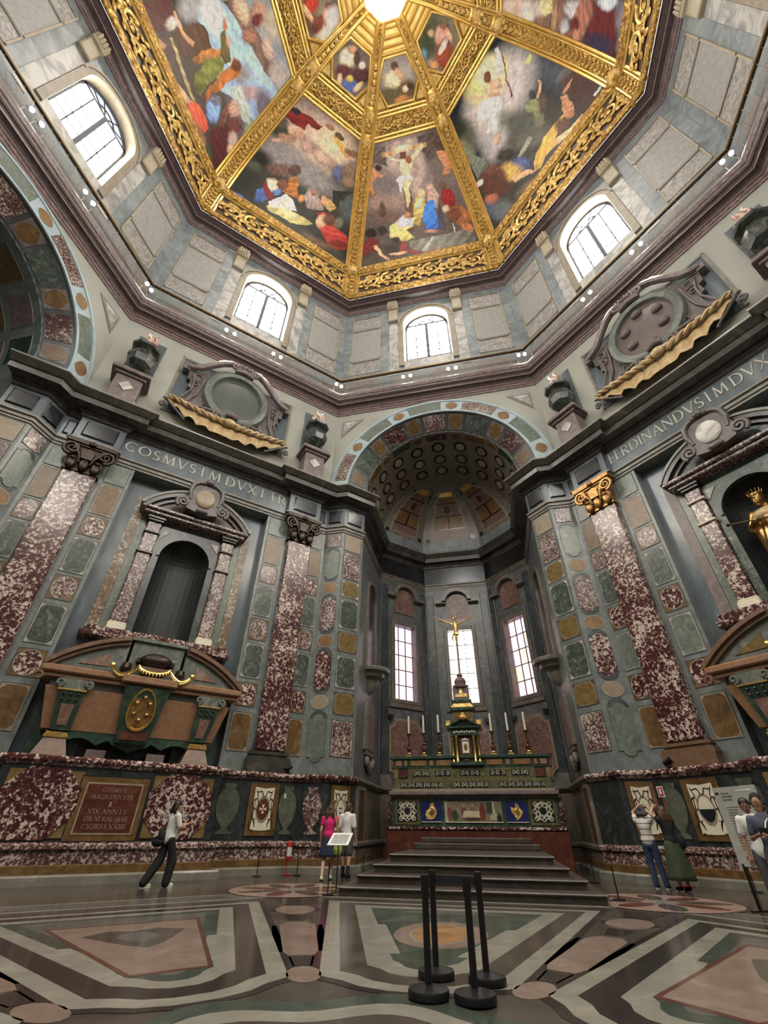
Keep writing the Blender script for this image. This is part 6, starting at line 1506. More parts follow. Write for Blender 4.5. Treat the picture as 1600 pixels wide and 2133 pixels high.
# tabernacle
TB = thing('tabernacle', 'green and gold temple shaped tabernacle at the centre of the altar', 'tabernacle', Matrix.Translation((.0, 16.45, 3.12)))
def TBX(name, mat, fn, par=None, smooth=False):
    m = MB(); fn(m); m.v = [(x, y, z - 3.12) for x, y, z in m.v]; return m.build(name, mat, par or TB, smooth)
TBX('plinth', 'greendark', lambda m: (m.bbox(-.62, .62, -.30, .4, 3.12, 3.24, .02),))
TBX('cella', 'greendark', lambda m: m.box(-.46, .46, -.06, .4, 3.24, 4.18))
for x in (-.50, -.34, .34, .50):
    c = TBX('column', 'brass', lambda m: m.lathe([(.085, 3.24), (.085, 3.30), (.062, 3.34), (.055, 4.02), (.075, 4.06), (.085, 4.14), (.085, 4.16)], (x, -.16 if abs(x) < .4 else -.06, 0), 10), None, True)
dr = TBX('door', 'redstone', lambda m: m.bbox(-.26, .26, -.12, 0, 3.42, 4.14, .02))
TBX('door_panel', 'whitestone', lambda m: m.box(-.13, .13, -.135, -.1, 3.56, 3.96), dr)
TBX('door_oval', 'ochre', lambda m: m.ellipsoid((0, -.14, 3.76), (.07, .02, .12), 10, 6), dr)
TBX('door_gable', 'whitestone', lambda m: m.prism([(-.18, 4.0), (.18, 4.0), (0, 4.10)], -.14, -.1), dr)
TBX('sun_disc', 'goldleaf', lambda m: m.lathe([(0, 0), (.09, .0), (.10, .03)], (0, -.14, 3.30), 12))
en = TBX('entablature', 'greendark', lambda m: (m.box(-.56, .56, -.24, .4, 4.16, 4.40), m.bbox(-.68, .68, -.36, .4, 4.40, 4.48, .02)))
scrollg = TBX('frieze_inlay', 'whitestone', lambda m: [m.ellipsoid((-.40 + .1 * i, -.25, 4.28 + .02 * (i % 2)), (.045, .012, .035), 6, 4) for i in range(9)], en)
TBX('gable', 'greendark', lambda m: (m.prism([(-.66, 4.48), (-.58, 4.48), (0, 4.74), (.58, 4.48), (.66, 4.48), (0, 4.84)], -.36, .3), m.prism([(-.5, 4.48), (.5, 4.48), (0, 4.70)], -.2, .3)))
TBX('gold_crown', 'goldleaf', lambda m: (m.ellipsoid((0, -.30, 4.80), (.17, .14, .12), 12, 6), m.ellipsoid((0, -.30, 4.92), (.07, .07, .07), 8, 6), m.lathe([(.20, 4.72), (.22, 4.76), (.18, 4.80)], (0, -.30, 0), 12)), None, True)
for sx in (-1, 1): TBX('corner_block', 'goldleaf', lambda m: m.bbox(sx * .60 - .10, sx * .60 + .10, -.34, -.1, 4.50, 4.70, .02))
TBX('attic_storey', 'ochre', lambda m: (m.box(-.42, .42, -.10, .35, 4.70, 5.08), m.box(-.30, .30, -.13, .3, 4.84, 5.02)))
TBX('stepped_roof', 'greendark', lambda m: (m.bbox(-.50, .50, -.20, .4, 5.08, 5.22, .03), m.bbox(-.40, .40, -.12, .34, 5.40, 5.52, .02)))
TBX('gold_step', 'goldleaf', lambda m: m.add([(-.46, -.18, 5.22), (.46, -.18, 5.22), (.46, .36, 5.22), (-.46, .36, 5.22), (-.32, -.08, 5.40), (.32, -.08, 5.40), (.32, .3, 5.40), (-.32, .3, 5.40)], [(0, 3, 2, 1), (4, 5, 6, 7), (0, 1, 5, 4), (1, 2, 6, 5), (2, 3, 7, 6), (3, 0, 4, 7)]))
TBX('upper_block', 'mauve', lambda m: (m.box(-.33, .33, -.06, .3, 5.52, 6.02),))
TBX('gold_plate', 'goldleaf', lambda m: (m.box(-.24, .24, -.09, -.03, 5.62, 5.76), m.box(-.06, .06, -.10, -.03, 5.76, 5.98)))
TBX('baluster_finial', 'porphyry', lambda m: m.lathe([(.32, 6.02), (.34, 6.10), (.22, 6.16), (.26, 6.28), (.20, 6.40), (.10, 6.46), (.14, 6.54), (.07, 6.62), (.0, 6.63)], (0, .1, 0), 16), None, True)
# crucifix
CX_ = thing('crucifix', 'tall crucifix with a small gilded figure in front of the bright window', 'crucifix', Matrix.Translation((.02, 16.55, 6.62)))
m = MB(); m.box(-.045, .045, -.03, .03, 0, 3.0); m.box(-.78, .78, -.03, .03, 2.40, 2.49); m.box(-.15, .15, -.04, -.03, 2.78, 2.90); m.build('cross', 'porphyry', CX_)
m = MB()                                                  # slim gilded corpus
m.tube([(0, -.09, 1.30), (.02, -.12, 1.52), (0, -.10, 1.72)], [.035, .05, .07], 8); m.tube([(.02, -.09, 1.28), (-.02, -.13, 1.54), (0, -.10, 1.74)], [.03, .05, .07], 8)
m.tube([(0, -.10, 1.70), (.02, -.11, 1.90), (0, -.10, 2.12), (0, -.10, 2.24)], [.10, .085, .12, .05], 10); m.tube([(0, -.1, 2.20), (-.03, -.13, 2.36)], .04, 6)
m.ellipsoid((-.05, -.15, 2.42), (.075, .085, .10), 10, 8)
for sx in (-1, 1): m.tube([(sx * .08, -.09, 2.18), (sx * .38, -.08, 2.32), (sx * .66, -.05, 2.46), (sx * .74, -.05, 2.50)], [.045, .036, .028, .03], 7)
cp = m.build('figure', 'goldleaf', CX_, True)
m = MB(); m.tube([(-.12, -.11, 1.72), (0, -.18, 1.69), (.12, -.11, 1.73)], .06, 6); m.tube([(-.14, -.12, 1.70), (-.17, -.13, 1.52), (-.14, -.13, 1.40)], [.05, .04, .015], 6); m.build('loincloth', 'goldmetal', cp, True)
# candlesticks
def candlestick():
    t = thing('candlestick', '', 'candlestick', None, 'altar candlesticks')
    m = MB(); m.lathe([(.0, 0), (.16, 0), (.17, .03), (.13, .06), (.14, .09), (.06, .13), (.04, .18)], (0, 0, 0), 4, 45, 405); m.build('base', 'brass', t)
    m = MB(); m.lathe([(.05, .16), (.09, .22), (.10, .30), (.05, .38), (.035, .42), (.07, .45), (.035, .49), (.03, .70), (.05, .74), (.035, .77), (.09, .82), (.10, .85), (.03, .86)], (0, 0, 0), 12); m.build('stem', 'redstone', t, True)
    for z in (.40, .46, .75): m = MB(); m.lathe([(.05, z - .02), (.075, z), (.05, z + .02)], (0, 0, 0), 10); m.build('collar', 'brass', t, True)
    m = MB(); m.lathe([(.042, .84), (.040, 1.50), (.02, 1.52), (0, 1.52)], (0, 0, 0), 10); c = m.build('candle', 'wax', t, True)
    m = MB(); m.tube([(0, 0, 1.51), (.004, 0, 1.55)], .006, 4); m.build('wick', 'iron', c)
    return t
CS = candlestick()
for i, (x, lab) in enumerate(((-2.27, 'first white candle on its stand, leftmost on the altar'), (-1.66, 'second white candle on its stand from the left altar end'), (-1.05, 'white candle on its stand just left of the tabernacle'),
                              (1.05, 'white candle on its stand just right of the tabernacle'), (1.69, 'second white candle on its stand from the right altar end'), (2.36, 'last white candle on its stand, rightmost on the altar'))):
    o = CS if i == 0 else copy_tree(CS); o.matrix_world = Matrix.Translation((x, 16.55, 3.48)); o['label'] = lab
# fresco compositions: ellipses and patches in panel metres (along the side, up the curve)
FRESCO = {
-45: [('e',-1.38,13.17,3.21,.18,-.44,-2.32,(.473,.335,.281),.5),('e',-.0,12.7,2.15,.11,-.34,-1.74,(.779,.583,.439),.6),('e',.62,13.5,1.4,.08,-.25,-1.24,(.946,.707,.473),.6),('e',-2.14,9.94,2.26,.04,-.19,-1.17,(.335,.291,.291),.5),('e',-.27,9.99,2.75,.05,-.19,-1.02,(.346,.312,.312),.5),('e',-2.9,11.76,.83,.31,.01,-.59,(.07,.075,.059),.3),('e',-3.41,12.43,.69,.11,-.05,-.45,(.177,.124,.109),.4),('p',[(-3.34,13.4),(-2.86,14.02),(-2.04,14.15),(-1.21,14.29),(-.45,14.28),(-.71,13.78),(-1.26,13.65),(-1.55,13.64),(-1.57,13.09),(-2.05,13.01),(-2.61,12.94),(-3.17,12.94)],(.318,.03,.03),0),('p',[(-3.06,13.78),(-2.64,14.19),(-2.17,14.12),(-2.44,13.68)],(.059,.041,.07),0),('e',-2.15,12.47,.54,.09,-.05,-.45,(.798,.473,.318),.2),('e',-2.55,11.58,.7,.42,.07,-.39,(.473,.251,.166),.2),('e',-1.7,12.44,.46,-.03,-.09,-.34,(.664,.346,.219),.2),('e',-3.09,10.88,.38,.33,.06,-.18,(.664,.406,.291),.2),('e',-.15,12.26,1.6,-.04,-.1,-.44,(.473,.318,.266),.4),('e',-.94,11.95,.48,-.01,-.11,-.47,(.623,.406,.318),.3),('e',.89,11.95,.9,.13,-.06,-.48,(.473,.291,.232),.3),('e',.37,12.11,.76,.12,-.05,-.4,(.707,.473,.346),.3),('e',.02,14.64,.36,-.01,-.07,-.26,(.473,.198,.109),.2),('p',[(.53,14.35),(1.3,14.18),(2.03,13.96),(2.31,13.46),(1.87,13.36),(1.2,13.64),(.71,13.88)],(.798,.406,.109),0),('e',.96,14.45,.43,-.02,-.07,-.24,(.177,.095,.07),.2),('e',2.33,14.02,.6,.1,-.04,-.3,(.291,.141,.082),.3),('e',1.96,11.8,.54,.19,.0,-.71,(.141,.177,.346),.3),('e',2.73,12.56,.6,.33,.15,-.87,(.318,.198,.141),.3),('e',2.89,11.68,.51,.4,.14,-.4,(.376,.242,.158),.3),('p',[(1.9,10.12),(3.56,11.18),(3.2,10.29),(2.82,9.72),(2.92,8.89),(2.45,8.87)],(.046,.049,.041),0),('e',3.89,9.67,.8,.62,.31,-1.04,(.141,.177,.189),.4),('e',-3.85,8.4,.9,.12,-.07,-.85,(.033,.036,.03),.4),('e',-3.84,7.5,.67,.08,-.04,-.52,(.109,.124,.1),.3),('e',-2.17,8.69,.94,.58,.09,-.59,(.242,.131,.1),.25),('e',-1.14,9.51,.4,.34,.15,-.48,(.177,.09,.059),.2),('p',[(-1.35,8.53),(-.76,9.22),(-.58,8.12),(.01,7.34),(-.75,7.22),(-1.5,6.91)],(.545,.189,.041),0),('e',.02,7.57,.22,.08,-.0,-.43,(.707,.291,.124),.2),('p',[(-3.11,5.63),(-2.81,6.23),(-2.18,5.87),(-2.43,4.81),(-2.96,4.35)],(.075,.141,.406),0),('p',[(-4.74,3.76),(-3.95,4.23),(-3.0,3.99),(-3.41,3.64),(-4.38,3.52)],(.033,.124,.798),0),('e',-2.27,6.94,.48,.06,-.06,-.69,(.95,.798,.545),.2),('e',-1.64,7.63,.36,.32,.13,-.44,(.291,.095,.059),.2),('p',[(-2.9,6.53),(-2.74,7.16),(-2.44,6.59),(-1.81,6.03),(-1.9,5.34),(-2.54,5.71)],(.291,.026,.033),0),('p',[(-2.09,6.54),(-1.59,7.21),(-1.52,6.7),(-1.85,6.15)],(.109,.242,.583),0),('p',[(-2.16,5.29),(-1.68,6.06),(-1.13,7.06),(-.51,6.87),(-.03,6.15),(-.64,5.77),(-1.41,5.01),(-1.9,4.3)],(.946,.895,.875),0),('e',-1.07,6.35,.34,.13,.0,-.59,(.95,.895,.623),.2),('p',[(-2.13,4.69),(-1.56,5.07),(-.64,5.77),(.56,6.1),(1.34,5.91),(.9,5.3),(-.09,4.67),(-1.05,4.65),(-1.78,4.33)],(.69,.583,.219),0),('e',-.56,5.45,.84,.09,-.03,-.31,(.946,.846,.406),.3),('e',.61,8.6,.5,.06,-.09,-.72,(.376,.291,.266),.2),('p',[(.12,8.0),(.18,8.78),(.56,8.75),(1.38,8.53),(1.85,8.0),(1.15,7.21),(.59,7.1)],(.473,.346,.318),0),('e',.68,8.85,.24,.2,.09,-.29,(.473,.219,.124),.2),('p',[(1.42,8.93),(2.11,9.22),(2.75,8.93),(2.26,8.16),(1.62,8.27)],(.583,.406,.141),0),('e',1.57,8.69,.27,.23,.11,-.38,(.752,.376,.198),.2),('p',[(1.44,7.27),(1.89,7.84),(2.9,7.56),(3.26,7.09),(4.18,6.89),(4.54,6.4),(4.36,5.44),(3.56,4.74),(2.92,4.89),(2.33,5.5),(1.75,6.37)],(.607,.059,.046),0),('e',1.95,6.75,.37,.13,-.02,-.85,(.95,.545,.318),.2),('e',3.68,5.67,.69,.24,-.02,-.5,(.291,.026,.03),.3),('e',2.47,7.39,.54,.19,-.02,-.65,(.219,.095,.059),.3),('e',3.26,7.67,.36,.3,.15,-.55,(.219,.219,.158),.3),('e',2.4,4.52,1.42,.13,-.07,-.47,(.219,.124,.082),.4),('e',3.7,4.02,1.19,.1,-.11,-.66,(.07,.075,.066),.4)],
0: [('e',-.56,12.91,1.94,-.51,-.35,-3.21,(.473,.358,.335),.5),('p',[(-1.79,14.96),(.82,15.02),(1.28,13.49),(1.92,11.01),(-.16,8.94),(-1.61,9.89)],(.53,.394,.346),0),('p',[(.88,15.01),(2.85,15.0),(3.09,13.13),(1.66,12.8)],(.151,.106,.095),0),('p',[(-2.92,15.08),(-1.79,15.02),(-1.71,13.32),(-3.07,14.02)],(.198,.151,.144),0),('e',-2.01,11.81,1.4,-.37,-.12,-1.12,(.281,.223,.223),.5),('e',-2.66,10.18,1.63,-.45,-.07,-.79,(.406,.271,.223),.5),('e',2.69,11.67,1.19,-.84,-.62,-1.26,(.242,.181,.166),.4),('p',[(-2.16,14.49),(1.63,14.45),(1.65,14.08),(.88,14.11),(-.18,14.1),(-2.09,14.1)],(.69,.394,.166),0),('p',[(-.57,14.02),(-.06,14.07),(-.07,8.91),(-.25,6.65),(-.76,6.81),(-.69,9.63)],(.198,.084,.039),0),('p',[(-1.01,14.59),(.48,14.61),(.48,14.16),(-.98,14.13)],(.946,.798,.508),0),('p',[(-1.99,14.39),(-1.76,14.33),(-.72,13.54),(.22,13.47),(1.27,14.41),(1.49,14.29),(1.14,13.81),(.37,13.26),(.1,12.49),(.16,11.98),(-.55,12.05),(-.78,12.6),(-.64,13.28),(-1.4,13.83)],(.95,.798,.473),0),('e',.03,13.4,.27,-.07,-.04,-.32,(.406,.141,.07),.2),('p',[(-1.22,11.85),(-.89,12.2),(.29,12.07),(.28,11.52),(-.13,11.56),(-.56,11.43),(-.82,10.6),(-.97,11.41)],(.95,.95,.798),0),('p',[(-.64,11.7),(.12,11.62),(-.16,10.68),(-.28,9.52),(-.45,9.02),(-.57,9.33),(-.58,10.66)],(.946,.707,.406),0),('p',[(-3.31,13.61),(-2.91,13.39),(-2.37,12.83),(-1.91,12.65),(-2.11,12.52),(-2.76,12.69),(-3.19,12.12),(-2.88,11.02),(-3.2,10.91),(-3.67,11.62)],(.623,.291,.141),0),('e',-2.49,13.35,.28,-.07,-.03,-.23,(.095,.049,.041),.2),('p',[(2.24,14.27),(3.17,13.8),(3.11,13.35),(2.25,13.81)],(.124,.066,.041),0),('p',[(2.38,13.49),(3.0,13.38),(3.32,12.65),(3.5,11.7),(2.98,11.16),(2.61,11.45),(2.8,12.13),(2.49,12.94)],(.707,.291,.141),0),('p',[(.18,10.06),(.57,10.35),(.99,9.97),(.91,8.63),(.25,7.1),(-.12,7.5)],(.664,.473,.124),0),('e',.78,10.16,.32,-.09,-.05,-.44,(.846,.583,.346),.2),('p',[(.28,9.9),(.87,9.87),(.64,8.84),(.19,8.97)],(.583,.664,.406),0),('p',[(1.22,10.43),(1.96,10.35),(2.14,9.64),(1.86,8.35),(1.66,8.55),(1.61,9.25),(1.14,9.12)],(.583,.376,.291),0),('e',1.58,10.59,.29,-.08,-.04,-.33,(.707,.473,.346),.2),('p',[(.9,9.05),(1.28,9.35),(1.74,9.35),(1.66,8.41),(1.86,7.78),(1.77,6.33),(.78,6.61),(.64,7.86)],(.041,.219,.95),0),('p',[(1.98,8.88),(2.36,7.64),(2.31,6.09),(1.77,6.26)],(.095,.075,.118),0),('e',1.2,6.28,.55,-.17,-.02,-.18,(.545,.242,.177),.3),('p',[(2.4,10.1),(2.97,10.13),(3.35,9.43),(3.4,8.32),(2.54,8.29),(2.23,9.08)],(.406,.018,.026),0),('e',2.57,10.44,.24,-.07,-.03,-.3,(.242,.109,.07),.2),('p',[(3.0,8.3),(3.78,8.28),(4.34,7.32),(4.33,6.29),(3.75,6.02),(3.05,6.69),(2.78,7.36)],(.473,.158,.049),0),('e',2.59,8.21,.33,-.1,-.04,-.39,(.752,.545,.376),.2),('p',[(3.68,6.34),(4.42,6.11),(4.44,5.33),(3.93,4.69),(3.61,3.81),(3.32,4.08),(3.54,5.14)],(.545,.189,.066),0),('e',3.13,7.41,.34,-.4,-.41,-.64,(.242,.075,.033),.3),('p',[(2.88,6.74),(2.96,6.72),(3.35,3.76),(3.24,3.8)],(.95,.946,.798),0),('p',[(-2.04,7.77),(-1.4,8.31),(-.79,8.56),(-.01,8.05),(-.2,7.23),(-.81,6.97),(-.08,5.99),(-1.12,5.84),(-2.24,6.64)],(.946,.725,.242),0),('p',[(-1.54,8.06),(-.9,8.59),(-.07,8.07),(-.26,7.25),(-1.01,7.4)],(.664,.664,.752),0),('e',-.51,8.41,.3,-.09,-.03,-.33,(.545,.242,.124),.2),('e',-2.54,8.91,1.05,-.3,-.06,-.69,(.242,.141,.118),.5),('e',-2.6,9.62,.29,-.08,-.06,-.67,(.141,.09,.075),.3),('e',-3.73,7.53,.47,-.14,-.03,-.51,(.033,.027,.027),.2),('e',-2.71,7.46,.41,-.12,-.03,-.51,(.059,.046,.041),.2),('p',[(-4.56,6.57),(-3.74,7.24),(-3.08,6.44),(-3.02,5.32),(-4.07,5.49),(-4.69,4.54)],(.266,.03,.036),0),('p',[(-3.57,6.12),(-3.21,6.17),(-2.8,4.93),(-2.25,4.18),(-2.49,4.09),(-3.04,4.84)],(.895,.473,.266),0),('e',-2.6,6.45,.38,-.3,-.26,-.72,(.158,.124,.124),.3),('e',-1.73,6.26,.32,-.1,-.02,-.36,(.059,.036,.03),.2),('e',-1.73,5.32,.79,-.25,-.03,-.56,(.07,.049,.049),.3),('e',-1.11,5.21,.36,-.11,-.04,-.64,(.346,.049,.041),.2),('p',[(-2.34,4.87),(-1.3,4.94),(-.52,4.61),(-1.32,4.54),(-2.12,4.63)],(.798,.406,.242),0),('e',-.3,4.46,.64,-.38,-.07,-.37,(.291,.041,.041),.3),('p',[(-.67,5.7),(.48,5.81),(2.04,5.63),(3.61,5.75),(4.42,5.17),(4.49,4.0),(2.76,3.93),(.36,4.24),(-.5,4.85)],(.251,.232,.189),0),('p',[(.26,4.44),(1.14,5.6),(1.42,5.59),(.59,4.33)],(.508,.487,.419),0),('e',1.67,3.97,1.28,-.09,.01,-.3,(.346,.141,.09),.3),('e',-.8,3.7,1.42,-.17,.02,-.43,(.177,.158,.07),.4),('p',[(-3.65,3.79),(-1.71,3.66),(-1.94,3.48),(-3.43,3.46)],(.109,.219,.583),0),('e',-4.33,4.6,.7,-.22,-.01,-.67,(.141,.109,.095),.4),('e',3.39,3.71,.63,-.13,-.01,-.23,(.623,.583,.508),.3)],
45: [('e',3.29,10.74,.7,-3.75,-1.02,-.3,(.053,.084,.124),.5),('e',2.4,14.58,.39,-1.36,-.56,-.19,(.033,.042,.049),.5),('e',3.53,8.98,.42,-3.15,-.55,-.09,(.109,.131,.166),.5),('e',3.87,8.19,.54,-.1,.02,-.35,(.242,.251,.266),.4),('e',.76,12.18,.54,-2.27,-2.23,-.54,(.752,.664,.623),.4),('e',1.96,12.23,.22,-.8,-.85,-.36,(.69,.623,.607),.36),('e',-.7,12.45,.68,-1.85,-1.5,-.89,(.639,.56,.515),.4),('e',-1.22,10.22,.43,-1.17,-1.09,-.75,(.53,.473,.473),.4),('e',.56,14.11,.31,-1.55,-1.33,-.04,(.95,.846,.291),.36),('e',1.0,14.15,.22,-1.11,-.86,-.03,(.95,.95,.545),.4),('p',[(2.16,14.9),(2.33,14.74),(2.02,13.73),(1.48,13.15),(1.24,13.49),(1.74,14.25)],(.895,.875,.817),0),('p',[(2.2,14.28),(2.26,14.21),(1.07,11.1),(.97,11.15)],(.291,.095,.049),0),('p',[(.25,13.8),(.8,13.71),(1.29,13.04),(1.02,12.4),(.44,12.29),(.13,12.85),(-.05,13.42),(-.78,14.0),(-.81,14.63),(-.11,13.75)],(.895,.545,.346),0),('e',.73,14.07,.12,-.39,-.26,-.09,(.242,.09,.049),.2),('p',[(-.18,13.4),(.51,12.39),(.52,11.43),(-.13,10.93),(-1.07,10.44),(-1.47,11.39),(-.67,11.91),(-1.32,12.34),(-1.43,12.77),(-.71,13.41)],(.95,.95,.895),0),('e',-1.18,10.13,.13,-.24,-.23,-.34,(.752,.473,.318),.3),('e',3.05,11.77,.06,-.25,-.21,-.1,(.95,.95,.291),.15),('p',[(1.32,9.63),(1.92,9.42),(2.08,8.82),(1.74,7.48),(1.37,6.96),(.9,7.69),(1.3,8.4),(1.16,9.21)],(.335,.358,.158),0),('p',[(2.78,10.09),(2.83,9.75),(2.53,9.14),(2.08,8.82),(2.06,9.13),(2.49,9.48)],(.798,.473,.242),0),('e',2.0,9.63,.12,-.26,-.15,-.24,(.07,.084,.109),.2),('e',2.06,8.35,.15,-.33,-.4,-.7,(.141,.095,.07),.3),('e',1.19,7.59,.32,-.68,-.17,-.3,(.473,.406,.291),.3),('e',.53,8.94,.83,-2.26,-.51,-.52,(.131,.137,.112),.5),('e',-2.53,12.96,.59,-1.0,-.58,-.74,(.166,.173,.124),.4),('e',-3.33,12.83,.31,-.51,-.34,-.43,(.346,.302,.158),.3),('e',.32,7.3,1.1,-1.33,-.14,-.72,(.166,.151,.118),.4),('p',[(-.84,7.22),(.45,7.54),(.59,7.14),(-.69,6.79)],(.376,.358,.302),0),('e',4.08,6.62,.71,-1.01,-.22,-1.02,(.141,.075,.066),.4),('e',3.63,6.63,.16,-.39,-.15,-.29,(.141,.066,.049),.2),('p',[(3.03,7.26),(3.3,6.89),(3.12,5.65),(2.88,4.83),(2.41,5.13),(2.58,6.12)],(.583,.266,.141),0),('e',3.96,5.22,.55,-.81,-.22,-1.08,(.124,.066,.066),.4),('p',[(4.01,7.33),(4.14,7.29),(3.69,7.03),(3.23,7.05),(3.23,7.33)],(.583,.291,.177),0),('p',[(4.2,4.55),(4.8,4.64),(4.59,4.34),(4.2,4.24)],(.798,.752,.707),0),('p',[(.04,5.72),(.91,6.07),(1.9,6.05),(2.59,5.83),(1.86,5.31),(1.39,5.0),(2.1,4.46),(3.12,4.22),(3.34,3.91),(2.97,3.71),(2.18,3.96),(1.13,4.44),(.55,4.62),(-.09,4.32),(-.49,4.61),(-.31,5.36)],(.752,.439,.082),0),('e',2.07,5.09,.29,-.71,-.28,-.61,(.177,.082,.049),.3),('p',[(1.39,5.0),(2.37,4.38),(3.21,4.26),(3.28,3.93),(2.45,3.88),(1.39,4.29)],(.946,.545,.291),0),('e',-1.34,8.41,.65,-.4,-.02,-.82,(.219,.189,.166),.2),('e',-1.38,8.34,.53,-.33,-.01,-.61,(.07,.053,.049),.2),('e',-.93,6.33,.46,-.92,-.24,-.48,(.095,.141,.346),.25),('e',-1.69,6.71,.58,-1.11,-.31,-.61,(.707,.439,.109),.3),('p',[(-1.9,6.3),(-.95,5.55),(-.27,4.3),(-.89,4.89),(-1.84,5.65)],(.798,.406,.219),0),('e',-2.86,8.28,.8,-1.1,-.3,-.88,(.242,.1,.066),.25),('e',-3.05,7.58,.84,-1.5,-.44,-.81,(.177,.066,.046),.35),('e',-3.86,8.96,.4,-.18,.02,-.3,(.895,.846,.798),.25),('p',[(-3.09,11.46),(-2.5,10.21),(-2.68,9.27),(-3.76,9.3),(-3.53,10.68)],(.219,.251,.219),0),('e',-3.44,11.78,.42,-.69,-.5,-.68,(.291,.281,.177),.35),('e',-3.74,6.68,.39,-.68,-.22,-.43,(.545,.177,.109),.25),('e',-4.41,6.21,.58,-1.0,-.32,-.67,(.109,.141,.242),.3),('e',-3.53,4.97,.75,-.21,.13,-1.02,(.177,.198,.219),.35),('p',[(-2.95,4.47),(-.2,2.83),(.8,2.89),(.82,2.54),(-.38,2.35),(-2.82,3.38)],(.318,.251,.189),0),('e',-1.28,4.0,.9,-.42,.03,-.54,(.242,.151,.109),.4),('p',[(.66,4.1),(.71,3.84),(-.25,3.54),(-.35,3.91)],(.545,.376,.266),0),('e',-2.8,14.35,.27,-1.16,-.62,-.01,(.041,.046,.041),.4)],
